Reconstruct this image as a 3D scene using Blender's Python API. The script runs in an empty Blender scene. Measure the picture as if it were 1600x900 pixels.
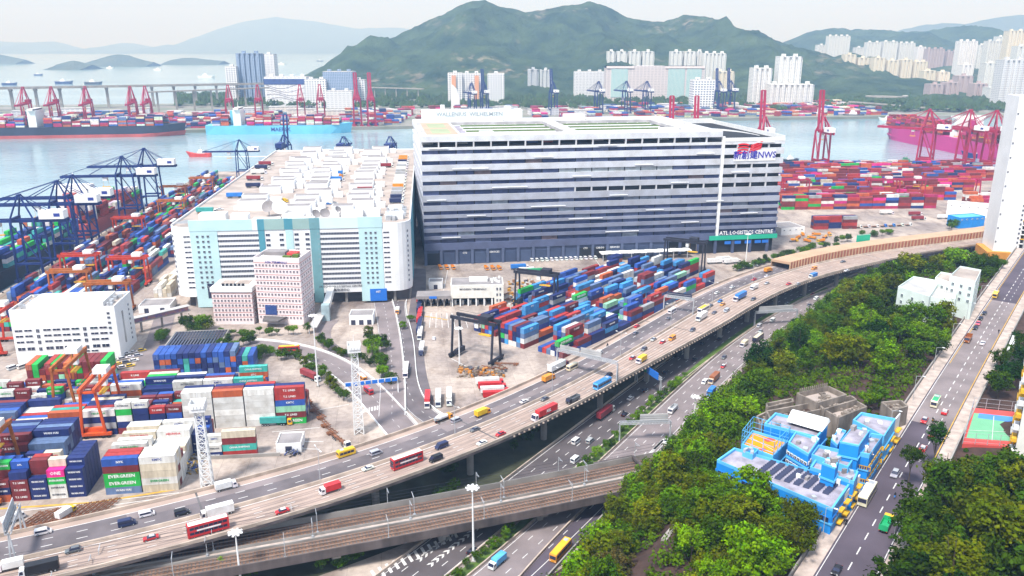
import bpy, math, random
import numpy as np
from mathutils import Vector, Matrix
R = math.radians
random.seed(7)
rnd = random.random
def ru(a, b): return a + (b - a) * random.random()
SC = bpy.context.scene
COL = SC.collection
# ------------------------------------------------------------------ camera
CAM_H = 135.0
FPX, PITCH = 1260.0, math.atan(378 / 1260.0)      # focal length in photo pixels (1600 wide)
CP, SP = math.cos(PITCH), math.sin(PITCH)
cam = bpy.data.cameras.new('camera'); camo = bpy.data.objects.new('camera', cam); COL.objects.link(camo)
cam.sensor_width = 36; cam.lens = 36 * FPX / 1600; cam.clip_start = 1; cam.clip_end = 60000
camo.location = (0, 0, CAM_H); camo.rotation_euler = (R(90) - PITCH, 0, 0)
SC.camera = camo
# ------------------------------------------------------------------ sky, sun, exposure
w = bpy.data.worlds.new('World'); SC.world = w; w.use_nodes = True
nt = w.node_tree; nt.nodes.clear()
sky = nt.nodes.new('ShaderNodeTexSky'); sky.sky_type = 'NISHITA'; sky.sun_disc = False
SUN_EL, SUN_AZ = R(58), R(215)
sky.sun_elevation = SUN_EL; sky.sun_rotation = SUN_AZ; sky.dust_density = 4; sky.air_density = 1.0
mx = nt.nodes.new('ShaderNodeMix'); mx.data_type = 'RGBA'; mx.inputs[0].default_value = 0.92
tc = nt.nodes.new('ShaderNodeTexCoord')
mp = nt.nodes.new('ShaderNodeMapping'); mp.inputs['Scale'].default_value = (1.2, 1.2, 5)
nz = nt.nodes.new('ShaderNodeTexNoise'); nz.inputs['Scale'].default_value = 1.6; nz.inputs['Detail'].default_value = 5
cr = nt.nodes.new('ShaderNodeValToRGB')
cr.color_ramp.elements[0].position = .3; cr.color_ramp.elements[0].color = (5.6, 6.9, 9.4, 1)
cr.color_ramp.elements[1].position = .75; cr.color_ramp.elements[1].color = (6.5, 7.7, 10.0, 1)
nt.links.new(tc.outputs['Generated'], mp.inputs[0]); nt.links.new(mp.outputs[0], nz.inputs['Vector'])
nt.links.new(nz.outputs[0], cr.inputs[0])
bg = nt.nodes.new('ShaderNodeBackground'); bg.inputs[1].default_value = 0.064
out = nt.nodes.new('ShaderNodeOutputWorld')
nt.links.new(sky.outputs[0], mx.inputs[6]); nt.links.new(cr.outputs[0], mx.inputs[7])
nt.links.new(mx.outputs[2], bg.inputs[0]); nt.links.new(bg.outputs[0], out.inputs[0])
sun = bpy.data.lights.new('sun', 'SUN'); sun.energy = 2.8; sun.angle = R(10); sun.color = (.95, .97, 1)
suno = bpy.data.objects.new('sun', sun); COL.objects.link(suno); suno.location = (0, -50, 300)
sd = Vector((math.sin(SUN_AZ) * math.cos(SUN_EL), math.cos(SUN_AZ) * math.cos(SUN_EL), math.sin(SUN_EL)))
suno.rotation_euler = sd.to_track_quat('Z', 'Y').to_euler()
SC.view_settings.view_transform = 'Standard'; SC.view_settings.look = 'None'
SC.view_settings.exposure = 1.27; SC.view_settings.gamma = 1; SC.view_settings.use_curve_mapping = False
SC.render.engine = 'CYCLES'
cy = SC.cycles
cy.use_denoising = True; cy.max_bounces = 5; cy.diffuse_bounces = 2; cy.glossy_bounces = 2
cy.transmission_bounces = 2; cy.transparent_max_bounces = 4; cy.volume_bounces = 0
cy.caustics_reflective = False; cy.caustics_refractive = False; cy.use_adaptive_sampling = True
# ------------------------------------------------------------------ layout helpers
def ray(px, py):
    u = (px - 800) / FPX; v = (py - 450) / FPX
    return u, CP - v * SP, -(v * CP + SP)
def G(px, py, z=0.0):
    """world point where the sight line of a photo pixel meets the level z"""
    x, y, d = ray(px, py); t = (z - CAM_H) / d
    return (x * t, y * t, z)
def ZAT(px, py, Y):
    x, y, d = ray(px, py); t = Y / y
    return (x * t, Y, CAM_H + d * t)
class Path:
    """smooth centre line fitted through surveyed points; at(s, offset to the left)"""
    def __init__(s, pts, deg=4, ext=0):
        p = np.array([q[:2] for q in pts], float); d = np.r_[0, np.cumsum(np.hypot(*np.diff(p, axis=0).T))]
        u = d / d[-1]; cx = np.polyfit(u, p[:, 0], deg); cy = np.polyfit(u, p[:, 1], deg)
        uu = np.linspace(0, 1, 400); q = np.c_[np.polyval(cx, uu), np.polyval(cy, uu)]
        if ext:
            a = q[0] - q[1]; a /= np.hypot(*a); b = q[-1] - q[-2]; b /= np.hypot(*b)
            q = np.r_[[q[0] + a * ext], q, [q[-1] + b * ext]]
        s.q = q; s.d = np.r_[0, np.cumsum(np.hypot(*np.diff(q, axis=0).T))]; s.L = float(s.d[-1])
        t = np.gradient(q, axis=0); s.t = t / np.hypot(t[:, 0], t[:, 1])[:, None]
    def at(s, a, o=0.0):
        x = float(np.interp(a, s.d, s.q[:, 0])); y = float(np.interp(a, s.d, s.q[:, 1]))
        tx = float(np.interp(a, s.d, s.t[:, 0])); ty = float(np.interp(a, s.d, s.t[:, 1]))
        if callable(o): o = o(a)
        return x - ty * o, y + tx * o, tx, ty
    def near(s, x, y):
        k = int(np.argmin((s.q[:, 0] - x) ** 2 + (s.q[:, 1] - y) ** 2)); t = s.t[k]
        dx, dy = x - s.q[k, 0], y - s.q[k, 1]
        return float(s.d[k]), float(-t[1] * dx + t[0] * dy)
# ------------------------------------------------------------------ mesh helpers
class MB:
    def __init__(s): s.v = []; s.f = []; s.c = []; s.m = []
    def add(s, vs, fs, col=None, mi=0):
        n = len(s.v); s.v += vs; s.f += [tuple(i + n for i in f) for f in fs]
        s.c += [col] * len(fs); s.m += [mi] * len(fs); return s
    def box(s, x0, x1, y0, y1, z0, z1, col=None, mi=0, top=None):
        return s.add([(x0,y0,z0),(x1,y0,z0),(x1,y1,z0),(x0,y1,z0),(x0,y0,z1),(x1,y0,z1),(x1,y1,z1),(x0,y1,z1)],
            [(0,3,2,1),(4,5,6,7),(0,1,5,4),(1,2,6,5),(2,3,7,6),(3,0,4,7)], col, mi)
    def cbox(s, c, size, rz=0.0, col=None, mi=0):
        """box resting on c (base centre), turned by rz"""
        a, b, h = size[0]/2, size[1]/2, size[2]; C, S = math.cos(rz), math.sin(rz)
        P = [(c[0]+x*C-y*S, c[1]+x*S+y*C, c[2]+z) for z in (0, h) for x, y in ((-a,-b),(a,-b),(a,b),(-a,b))]
        return s.add(P, [(0,3,2,1),(4,5,6,7),(0,1,5,4),(1,2,6,5),(2,3,7,6),(3,0,4,7)], col, mi)
    def taper(s, b, t, z0, z1, col=None, mi=0):
        """frustum: b and t are (x0,x1,y0,y1)"""
        P = [(b[0],b[2],z0),(b[1],b[2],z0),(b[1],b[3],z0),(b[0],b[3],z0),(t[0],t[2],z1),(t[1],t[2],z1),(t[1],t[3],z1),(t[0],t[3],z1)]
        return s.add(P, [(0,3,2,1),(4,5,6,7),(0,1,5,4),(1,2,6,5),(2,3,7,6),(3,0,4,7)], col, mi)
    def prism(s, poly, z0, z1, col=None, mi=0):
        n = len(poly); P = [(p[0],p[1],z0) for p in poly] + [(p[0],p[1],z1) for p in poly]
        F = [tuple(range(n-1,-1,-1)), tuple(range(n, 2*n))] + [(i,(i+1)%n,(i+1)%n+n,i+n) for i in range(n)]
        return s.add(P, F, col, mi)
    def extr(s, prof, y0, y1, col=None, mi=0):
        """side profile (x,z) carried from y0 to y1"""
        n = len(prof); P = [(p[0],y0,p[1]) for p in prof] + [(p[0],y1,p[1]) for p in prof]
        F = [tuple(range(n)), tuple(range(2*n-1,n-1,-1))] + [(i+n,(i+1)%n+n,(i+1)%n,i) for i in range(n)]
        return s.add(P, F, col, mi)
    def beam(s, p, q, w, h=None, col=None, mi=0):
        p, q = Vector(p), Vector(q); d = q - p
        if d.length < 1e-6: return s
        d.normalize(); up = Vector((0,0,1)) if abs(d.z) < .95 else Vector((0,1,0))
        a = d.cross(up).normalized(); b = a.cross(d).normalized(); h = h or w; a *= w/2; b *= h/2
        P = [tuple(c + e) for c in (p, q) for e in (-a-b, a-b, a+b, -a+b)]
        return s.add(P, [(0,3,2,1),(4,5,6,7),(0,1,5,4),(1,2,6,5),(2,3,7,6),(3,0,4,7)], col, mi)
    def tube(s, p, q, r, r2=None, n=8, col=None, mi=0):
        p, q = Vector(p), Vector(q); d = (q - p).normalized(); r2 = r if r2 is None else r2
        up = Vector((0,0,1)) if abs(d.z) < .95 else Vector((0,1,0)); a = d.cross(up).normalized(); b = d.cross(a).normalized()
        P = [tuple(c + (a*math.cos(6.2832*i/n) + b*math.sin(6.2832*i/n))*rr) for c, rr in ((p, r), (q, r2)) for i in range(n)]
        F = [(i, (i+1)%n, (i+1)%n+n, i+n) for i in range(n)] + [tuple(range(n-1,-1,-1)), tuple(range(n, 2*n))]
        return s.add(P, F, col, mi)
    def mesh(s, name, mats, smooth=False):
        me = bpy.data.meshes.new(name); me.from_pydata(s.v, [], s.f)
        for m in (mats if isinstance(mats, (list, tuple)) else [mats]): me.materials.append(M(m))
        if any(s.m): me.polygons.foreach_set('material_index', s.m)
        if any(c is not None for c in s.c):
            at = me.color_attributes.new('Col', 'FLOAT_COLOR', 'CORNER'); d = []
            for f, c in zip(s.f, s.c): d += (*(c or (.5,.5,.5)), 1.0) * len(f)
            at.data.foreach_set('color', d)
        if smooth: me.polygons.foreach_set('use_smooth', [True]*len(s.f))
        me.update(); return me
def link(name, data, parent=None, loc=None, rz=None, col=None):
    o = bpy.data.objects.new(name, data); COL.objects.link(o)
    if parent: o.parent = parent
    if loc is not None: o.location = loc
    if rz is not None: o.rotation_euler = (0, 0, rz)
    if col is not None: o.color = (*col[:3], 1)
    return o
def tag(o, label=None, cat=None, group=None, kind=None):
    if label: o['label'] = label
    if cat: o['category'] = cat
    if group: o['group'] = group
    if kind: o['kind'] = kind
    return o
def thing(name, label, cat, loc=(0,0,0), rz=0, group=None):
    return tag(link(name, None, None, loc, rz), label, cat, group)
def part(root, name, mb, mat, smooth=False, col=None, loc=None, rz=None):
    me = mb if isinstance(mb, bpy.types.Mesh) else mb.mesh(name, mat, smooth)
    return link(name, me, root, loc, rz, col)
def solo(name, mb, mat, label=None, cat=None, group=None, kind=None, smooth=False):
    return tag(link(name, mb.mesh(name, mat, smooth)), label, cat, group, kind)
def ordn(n):
    w = ['first','second','third','fourth','fifth','sixth','seventh','eighth','ninth','tenth','eleventh','twelfth','thirteenth','fourteenth','fifteenth','sixteenth','seventeenth','eighteenth','nineteenth','twentieth']
    t = {20:'twenty',30:'thirty',40:'forty',50:'fifty',60:'sixty'}
    if n <= 20: return w[n-1]
    b = n // 10 * 10
    return t[b].replace('y','ieth') if n == b else t[b] + '-' + w[n-b-1]
_texts = []
def text(name, s, size, parent, loc, rot, mat, align='CENTER'):
    _texts.append((name, (s, size, mat, align), parent, loc, rot))
def flush_texts():
    """lettering becomes plain meshes, one mesh for each wording"""
    tmp = {}
    for _, k, *_r in _texts:
        if k in tmp: continue
        c = bpy.data.curves.new('lettering', 'FONT'); c.body = k[0]; c.size = k[1]; c.align_x = k[3]; c.align_y = 'CENTER'
        c.extrude = .03; c.resolution_u = 1; c.offset = k[1] * .014
        tmp[k] = bpy.data.objects.new('lettering', c); COL.objects.link(tmp[k])
    dg = bpy.context.evaluated_depsgraph_get(); me = {}
    for k, o in tmp.items():
        me[k] = bpy.data.meshes.new_from_object(o.evaluated_get(dg)); me[k].materials.clear(); me[k].materials.append(M(k[2]))
    for o in tmp.values():
        c = o.data; bpy.data.objects.remove(o); bpy.data.curves.remove(c)
    for name, k, parent, loc, rot in _texts:
        o = link(name, me[k], parent, loc); o.rotation_euler = rot
# ------------------------------------------------------------------ materials
_M = {}
def M(k): return _M[k] if k in _M else _M['grey']
def _base(name):
    m = bpy.data.materials.new(name); m.use_nodes = True; n = m.node_tree; _M[name] = m
    b = n.nodes['Principled BSDF']; return m, n, b
def _noise(n, scale, detail=4, sc=None, world=False):
    t = n.nodes.new('ShaderNodeTexCoord'); x = n.nodes.new('ShaderNodeTexNoise'); x.inputs['Scale'].default_value = scale; x.inputs['Detail'].default_value = detail
    src = t.outputs['Object']
    if world: src = n.nodes.new('ShaderNodeNewGeometry').outputs['Position']
    if sc:
        p = n.nodes.new('ShaderNodeMapping'); p.inputs['Scale'].default_value = sc; n.links.new(src, p.inputs[0]); src = p.outputs[0]
    n.links.new(src, x.inputs['Vector']); return x
def _mul(n, a, b, f=1.0):
    m = n.nodes.new('ShaderNodeMix'); m.data_type = 'RGBA'; m.blend_type = 'MULTIPLY'; m.inputs[0].default_value = f
    n.links.new(a, m.inputs[6]); n.links.new(b, m.inputs[7]); return m.outputs[2]
def _ramp(n, src, stops):
    r = n.nodes.new('ShaderNodeValToRGB'); e = r.color_ramp.elements
    while len(e) < len(stops): e.new(.5)
    for k, (p, c) in enumerate(stops): e[k].position = p; e[k].color = (*c, 1) if len(c) == 3 else c
    n.links.new(src, r.inputs[0]); return r.outputs[0]
def mat(name, col, rough=.8, var=.25, scale=.25, sc=None, metal=0, bump=0, spec=.3, col2=None, world=False):
    m, n, b = _base(name); x = _noise(n, scale, 5, sc, world)
    c2 = col2 or tuple(c*(1-var) for c in col); c1 = col if col2 else tuple(min(1, c*(1+var*.35)) for c in col)
    n.links.new(_ramp(n, x.outputs[0], [(.3, c2), (.7, c1)]), b.inputs['Base Color'])
    b.inputs['Roughness'].default_value = rough; b.inputs['Metallic'].default_value = metal; b.inputs['Specular IOR Level'].default_value = spec
    if bump:
        u = n.nodes.new('ShaderNodeBump'); u.inputs['Strength'].default_value = bump; u.inputs['Distance'].default_value = .3
        y = _noise(n, scale*8, 4, sc, world); n.links.new(y.outputs[0], u.inputs['Height']); n.links.new(u.outputs[0], b.inputs['Normal'])
    return m
def objcol(name, rough=.5, dirt=.35, scale=.6, sc=None, attr=False, spec=.4):
    """paint that takes the object's own colour (or the face colour 'Col'), with grime"""
    m, n, b = _base(name)
    if attr: s = n.nodes.new('ShaderNodeAttribute'); s.attribute_name = 'Col'; src = s.outputs['Color']
    else: src = n.nodes.new('ShaderNodeObjectInfo').outputs['Color']
    x = _noise(n, scale, 5, sc, True); d = 1 - dirt
    r = _ramp(n, x.outputs[0], [(.32, (d, d*.97, d*.93)), (.62, (1, 1, 1))])
    n.links.new(_mul(n, src, r), b.inputs['Base Color']); b.inputs['Roughness'].default_value = rough; b.inputs['Specular IOR Level'].default_value = spec
    return m
def facade(name, wall, glass, pu, pz, fu, fz, band=None):
    """window grid for buildings too far off to tell the panes apart: u runs along the wall, z up"""
    m, n, b = _base(name); t = n.nodes.new('ShaderNodeTexCoord'); s = n.nodes.new('ShaderNodeSeparateXYZ'); n.links.new(t.outputs['Object'], s.inputs[0])
    def mth(op, a, v=None, v2=None):
        k = n.nodes.new('ShaderNodeMath'); k.operation = op
        for i, q in enumerate((a, v, v2)):
            if q is None: continue
            if isinstance(q, (int, float)): k.inputs[i].default_value = q
            else: n.links.new(q, k.inputs[i])
        return k.outputs[0]
    u = mth('ADD', s.outputs[0], s.outputs[1])
    a = mth('LESS_THAN', mth('FRACT', mth('DIVIDE', u, pu)), fu); c = mth('LESS_THAN', mth('FRACT', mth('DIVIDE', s.outputs[2], pz)), fz)
    g = n.nodes.new('ShaderNodeNewGeometry'); q = n.nodes.new('ShaderNodeSeparateXYZ'); n.links.new(g.outputs['Normal'], q.inputs[0])
    k = mth('MULTIPLY', mth('MULTIPLY', a, c), mth('LESS_THAN', mth('ABSOLUTE', q.outputs[2]), .5))
    x = n.nodes.new('ShaderNodeMix'); x.data_type = 'RGBA'; x.inputs[6].default_value = (*wall, 1); x.inputs[7].default_value = (*glass, 1); n.links.new(k, x.inputs[0])
    o = n.nodes.new('ShaderNodeObjectInfo'); n.links.new(_mul(n, x.outputs[2], o.outputs['Color']), b.inputs['Base Color'])
    b.inputs['Roughness'].default_value = .6; b.inputs['Specular IOR Level'].default_value = .3
    return m
mat('grey', (0.297,0.297,0.289)); mat('concrete', (0.328,0.304,0.281), .9, .35, .12, bump=.1); mat('concrete_dark', (0.130,0.120,0.120), .9, .45, .15)
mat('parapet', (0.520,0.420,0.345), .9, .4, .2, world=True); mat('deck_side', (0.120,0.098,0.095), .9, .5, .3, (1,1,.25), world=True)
mat('road_dark', (0.150,0.128,0.135), .9, .35, .12, world=True); mat('road_tan', (0.400,0.300,0.250), .9, .25, .1, world=True)
mat('road_low', (0.230,0.190,0.190), .9, .3, .1, world=True); mat('road_street', (0.095,0.076,0.098), .9, .3, .08, world=True)
mat('pavement', (0.480,0.390,0.340), .9, .35, .4, world=True); mat('line_white', (0.680,0.660,0.640), .7, .25, .6, world=True); mat('line_yellow', (.62,.36,.05), .7, .3, .6, world=True)

def ground_mat(name, c1, c2, joint, sx, sy):
    """poured concrete slabs: broad tone changes, stains, grain and fine joints"""
    m, n, b = _base(name); x = _noise(n, .03, 6, None, True); y = _noise(n, .5, 6, None, True); z = _noise(n, .11, 4, (1, .4, 1), True)
    a = _ramp(n, x.outputs[0], [(.36, c2), (.62, c1)]); g = _ramp(n, y.outputs[0], [(.3, (.78,.77,.76)), (.6, (1,1,1))]); st = _ramp(n, z.outputs[0], [(.33, (.66,.63,.62)), (.5, (1,1,1))])
    k = n.nodes.new('ShaderNodeTexBrick'); k.offset = 0; k.inputs['Scale'].default_value = 1; k.inputs['Mortar Size'].default_value = .09; k.inputs['Brick Width'].default_value = sx; k.inputs['Row Height'].default_value = sy
    k.inputs['Color1'].default_value = (1,1,1,1); k.inputs['Color2'].default_value = (.86,.86,.87,1); k.inputs['Mortar'].default_value = (joint,joint,joint,1)
    p = n.nodes.new('ShaderNodeMapping'); p.inputs['Rotation'].default_value = (0,0,R(-8)); n.links.new(n.nodes.new('ShaderNodeNewGeometry').outputs['Position'], p.inputs[0]); n.links.new(p.outputs[0], k.inputs['Vector'])
    n.links.new(_mul(n, _mul(n, _mul(n, a, g), st), k.outputs['Color']), b.inputs['Base Color']); b.inputs['Roughness'].default_value = .9; b.inputs['Specular IOR Level'].default_value = .2
ground_mat('yard', (.50,.415,.355), (.29,.24,.22), .72, 9.0, 6.0); mat('apron', (0.234,0.195,0.156), .9, .4, .05, (1,.3,1), world=True)
mat('white_wall', (.80,.80,.80), .75, .10, .08); mat('white', (.8,.8,.79), .6, .1, .3); mat('cream', (0.612,0.561,0.468), .7, .2, .3)
mat('teal_pale', (0.500,0.700,0.720), .7, .12, .08); mat('teal', (0.078,0.281,0.359), .6, .1, .1); mat('sage', (0.312,0.452,0.429), .7, .12, .1); mat('teal_dark', (0.172,0.351,0.390), .7, .15, .1)
mat('pink_wall', (0.780,0.680,0.680), .7, .1, .15); mat('pink_trim', (0.562,0.281,0.257), .7, .1, .2)
mat('glass_dark', (0.030,0.035,0.075), .12, .4, .2, spec=.6); mat('glass_blue', (0.050,0.090,0.280), .1, .4, .1, spec=.6); mat('dark', (.02,.02,.025), .8, .3)
mat('roof_grey', (0.281,0.257,0.257), .9, .3, .12); mat('roof_lilac', (.36,.33,.39), .9, .45, .35); mat('roof_brown', (0.420,0.350,0.310), .9, .35, .1)
mat('blue_bright', (0.015,0.250,0.700), .6, .15, .3); mat('blue_deep', (.02,.2,.6), .6, .15, .3); mat('blue_pale', (0.110,0.450,0.800), .6, .15, .3)
mat('orange_floor', (0.720,0.270,0.000), .8, .1, .4); mat('red_paint', (.62,.06,.05), .6, .2, .3); mat('yellow_paint', (.75,.42,.03), .6, .2, .4); mat('green_sign', (.0,.28,.16), .5, .1, .3); mat('blue_sign', (.02,.16,.6), .5, .1, .3)
mat('crane_blue', (.012,.03,.16), .5, .3, .15); mat('crane_magenta', (0.400,0.020,0.070), .5, .25, .1); mat('crane_red', (0.527,0.043,0.017), .5, .3, .3); mat('crane_orange', (0.442,0.128,0.025), .6, .4, .4); mat('crane_black', (.03,.03,.045), .6, .4, .3)
mat('metal', (.5,.52,.55), .45, .2, .5, metal=.3); mat('mast_white', (.78,.78,.78), .5, .1, .5); mat('rubber', (.02,.02,.02), .9); mat('rail', (.28,.2,.16), .6, .3, 1); mat('ballast', (0.230,0.130,0.085), .95, .45, .4, world=True); mat('rust', (.24,.1,.05), .8, .5, .5)
mat('soil', (0.070,0.040,0.032), .95, .5, .25, bump=.4, world=True); mat('grass', (.10,.17,.03), .95, .4, .3, bump=.3, world=True); mat('bark', (.12,.09,.065), .95, .4, 1)
mat('hull_black', (.035,.04,.07), .5, .3, .03); mat('hull_red', (.5,.10,.09), .6, .3, .03); mat('hull_blue', (.16,.52,.74), .5, .15, .03); mat('hull_pink', (0.500,0.030,0.200), .5, .12, .02); mat('hull_white', (.8,.8,.78), .5, .08, .03)
mat('green_court', (.16,.42,.24), .8, .1, .3); mat('blue_court', (.08,.25,.65), .8, .1, .3); mat('red_court', (.55,.08,.07), .8, .1, .3); mat('solar', (.035,.04,.085), .2, .3, .5, spec=.6)
mat('tunnel_cream', (0.500,0.330,0.210), .7, .15, .1); mat('tunnel_red', (0.400,0.150,0.100), .7, .25, .3); mat('lamp_lens', (.85,.85,.85), .3, .05); mat('light_red', (.5,.02,.02), .3); mat('headlamp', (.8,.8,.75), .2)
mat('logo_white', (.82,.82,.82), .6, .05); mat('logo_green', (.02,.35,.09), .6, .05); mat('logo_blue', (.03,.05,.28), .6, .05); mat('logo_red', (.6,.02,.03), .6, .05); mat('logo_dark', (.08,.08,.1), .6, .05)
objcol('paint', .35, .2, .5); objcol('box_paint', .55, .28, .8, (1,1,.22)); objcol('stack_paint', .6, .3, .3, attr=True); objcol('wall_paint', .75, .2, .15)
mat('roof_pale', (.50,.485,.475), .85, .35, .12); mat('teal_paler', (.62,.76,.79), .7, .08, .1); mat('pink_pale', (.80,.70,.68), .7, .1, .2); mat('cream_white', (.74,.72,.66), .8, .18, .3); mat('orange_pale', (.50,.34,.25), .8, .2, .05); mat('pitch_green', (.34,.38,.24), .8, .2, .05)
mat('green_bright', (.02,.42,.26), .5, .1, .1); mat('logo_indigo', (.03,.02,.38), .5, .05); mat('logo_bright_red', (.75,.02,.03), .5, .05); mat('mural', (.45,.22,.15), .7, .5, .6, col2=(.15,.12,.3)); mat('glass_pale', (.35,.45,.48), .2, .3, .3, spec=.5); mat('far_ground', (.30,.27,.26), .95, .5, .012, world=True, col2=(.12,.15,.1))
mat('mint', (.66,.74,.70), .75, .15, .2); mat('grey_white', (.70,.70,.70), .8, .1, .1); mat('orange_deep', (.62,.27,.04), .7, .2, .2)
mat('crane_red2', (.70,.10,.02), .5, .3, .3)
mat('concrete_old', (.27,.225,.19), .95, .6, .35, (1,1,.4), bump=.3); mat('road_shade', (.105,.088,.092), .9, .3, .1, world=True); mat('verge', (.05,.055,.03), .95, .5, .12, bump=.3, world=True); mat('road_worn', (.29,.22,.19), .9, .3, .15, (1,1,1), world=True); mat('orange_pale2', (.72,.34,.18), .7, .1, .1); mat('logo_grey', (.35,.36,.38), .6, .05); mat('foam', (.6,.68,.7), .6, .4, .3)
# ================================================================== SETTING
from mathutils import noise as mnoise
def fbm(x, y, o=4, z=0.0): return mnoise.fractal(Vector((x, y, z)), 1.0, 2.0, o)
def smooth(t): t = max(0.0, min(1.0, t)); return t*t*(3-2*t)
# --- water
m, n, b = _base('water')
b.inputs['Roughness'].default_value = .14; b.inputs['IOR'].default_value = 1.33; b.inputs['Specular IOR Level'].default_value = .6
x = _noise(n, .0022, 4, (1, 2.2, 1), True)
n.links.new(_ramp(n, x.outputs[0], [(.35, (.16,.27,.32)), (.65, (.30,.41,.45))]), b.inputs['Base Color'])
y = _noise(n, .09, 6, (1, 1.6, 1), True); u = n.nodes.new('ShaderNodeBump'); u.inputs['Strength'].default_value = .45; u.inputs['Distance'].default_value = 1.2
n.links.new(y.outputs[0], u.inputs['Height']); n.links.new(u.outputs[0], b.inputs['Normal'])
mb = MB(); mb.add([(-24000,-2000,-3),(24000,-2000,-3),(24000,24000,-3),(-24000,24000,-3)], [(0,1,2,3)])
solo('sea', mb, 'water', kind='structure')
# --- port land
mb = MB(); mb.prism([(-700,-400),(1600,-400),(1600,700),(760,800),(720,938),(200,938),(-60,915),(-345,905),(-326,740),(-290,420),(-274,270),(-700,200)], -6, 0)
solo('ground', mb, 'yard', kind='structure')
mb = MB(); mb.prism([(-288.5,425),(-268,425),(-304,740),(-318,880),(-338,880),(-324.5,740)], 0, .02); solo('quay_apron', mb, 'apron', kind='structure')
mb = MB()
for t in range(46):
    Y = 430 + t*10; X = -289 - (Y-420)*.1125
    mb.cbox((X+.6, Y, .02), (.7, .7, .6))
tag(solo('quay_bollards', mb, 'crane_black'), kind='stuff')
# crane rails and lane lines on the apron
mb = MB()
for o, wd in ((3.5,.4),(18.5,.4),(7,.18),(10.5,.18),(14,.18)):
    a = (-289.5+o, 430); c = (-289.5-(870-420)*.1125+o, 870)
    mb.beam((*a,.05),(*c,.05), wd, .05)
solo('crane_rail', mb, 'rust', kind='structure')
# --- far shore
mb = MB(); mb.prism([(-1500,1180),(-1100,1245),(-800,1290),(-530,1357),(-220,1412),(243,1560),(561,1602),(762,1632),(1000,1640),(1300,1500),(7000,1500),(7000,7000),(-900,7000),(-860,3200),(-640,2250),(-760,2000),(-1500,1900)], -6, 2)
solo('far_shore', mb, 'far_ground' if 'far_ground' in _M else 'yard', kind='structure')
# --- hills
def hillmat(name, c1, c2, rock):
    m, n, b = _base(name); x = _noise(n, .012, 8, None, True); y = _noise(n, .004, 6, (1,1,2), True)
    a = _ramp(n, x.outputs[0], [(.3, c1), (.5, tuple((p+q)/2 for p, q in zip(c1, c2))), (.68, c2)])
    mx = n.nodes.new('ShaderNodeMix'); mx.data_type = 'RGBA'; mx.inputs[7].default_value = (*rock, 1)
    z = _noise(n, .03, 6, (1,1,.5), True)
    k = n.nodes.new('ShaderNodeMath'); k.operation = 'MULTIPLY'; n.links.new(_ramp(n, y.outputs[0], [(.57,(0,0,0)),(.70,(.6,.6,.6))]), k.inputs[0]); n.links.new(_ramp(n, z.outputs[0], [(.52,(0,0,0)),(.62,(1,1,1))]), k.inputs[1])
    n.links.new(k.outputs[0], mx.inputs[0]); n.links.new(a, mx.inputs[6]); n.links.new(mx.outputs[2], b.inputs['Base Color'])
    b.inputs['Roughness'].default_value = 1; b.inputs['Specular IOR Level'].default_value = 0
    u = n.nodes.new('ShaderNodeBump'); u.inputs['Strength'].default_value = .9; u.inputs['Distance'].default_value = 14; q = _noise(n, .05, 5, None, True)
    n.links.new(q.outputs[0], u.inputs['Height']); n.links.new(u.outputs[0], b.inputs['Normal'])
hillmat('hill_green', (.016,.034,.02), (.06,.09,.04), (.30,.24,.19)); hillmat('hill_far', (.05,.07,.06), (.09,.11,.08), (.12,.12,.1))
def hill(name, sil, Yr, front, back, step, spur, matn, z0=0, rough=4.0, power=1.15):
    pts = [ZAT(px, py, Yr) for px, py in sil]; X = [p[0] for p in pts]; Z = [p[2] for p in pts]
    xs = np.arange(X[0], X[-1]+step, step); ys = np.arange(Yr-front, Yr+back+step, step); mb = MB(); W, D = len(xs), len(ys)
    for yy in ys:
        for xx in xs:
            wob = 90*fbm(xx/700, 3.1, 3) * min(1, front/900)
            t = (Yr + wob*0 - yy)/front if yy <= Yr else (yy-Yr)/back
            sh = xx + 160*fbm(xx/600+9, yy/600, 2)*min(1, t*2)*(front/1300)*(1 if yy <= Yr else 0)
            h = float(np.interp(sh, X, Z)) - z0
            v = mnoise.ridged_multi_fractal(Vector((xx/520, yy/900, 1.7)), 1.0, 2.1, 5, 1.0, 2.0) - 1.0
            hh = h * (1-t)**power + (v*spur*min(1, t*3.0)*(1-t)*min(1, h/150) if yy <= Yr else -.2*h*t) if t < 1 else 0
            hh += rough*(mnoise.noise(Vector((xx/23, yy/23, 5.5))) + .6*mnoise.noise(Vector((xx/9, yy/9, 2.5))))*(1 if t < .97 else 0)
            hh += 22*(mnoise.ridged_multi_fractal(Vector((xx/170, yy/210, 4.2)), 1.0, 2.1, 4, 1.0, 2.0)-1)*min(1, t*3)*(1-t)*min(1, front/900) if t < 1 and yy <= Yr else 0
            mb.v.append((float(xx), float(yy), z0 + max(-2.0, hh)))
    mb.f = [(j*W+i, j*W+i+1, (j+1)*W+i+1, (j+1)*W+i) for j in range(D-1) for i in range(W-1)]; mb.c = [None]*len(mb.f); mb.m = [0]*len(mb.f)
    return solo(name, mb, matn, kind='structure', smooth=True)
hill('island_hill', [(470,122),(500,108),(530,97),(560,84),(600,66),(640,46),(670,30),(690,24),(715,10),(735,1),(758,0),(780,10),(800,12),(820,19),(870,12),(905,6),(922,2),(950,10),(980,27),(1010,32),(1035,35),(1070,23),(1100,25),(1130,35),(1160,47),(1200,58),(1240,72),(1290,88),(1350,110)], 3300, 1150, 700, 12, 135, 'hill_green')
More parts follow.
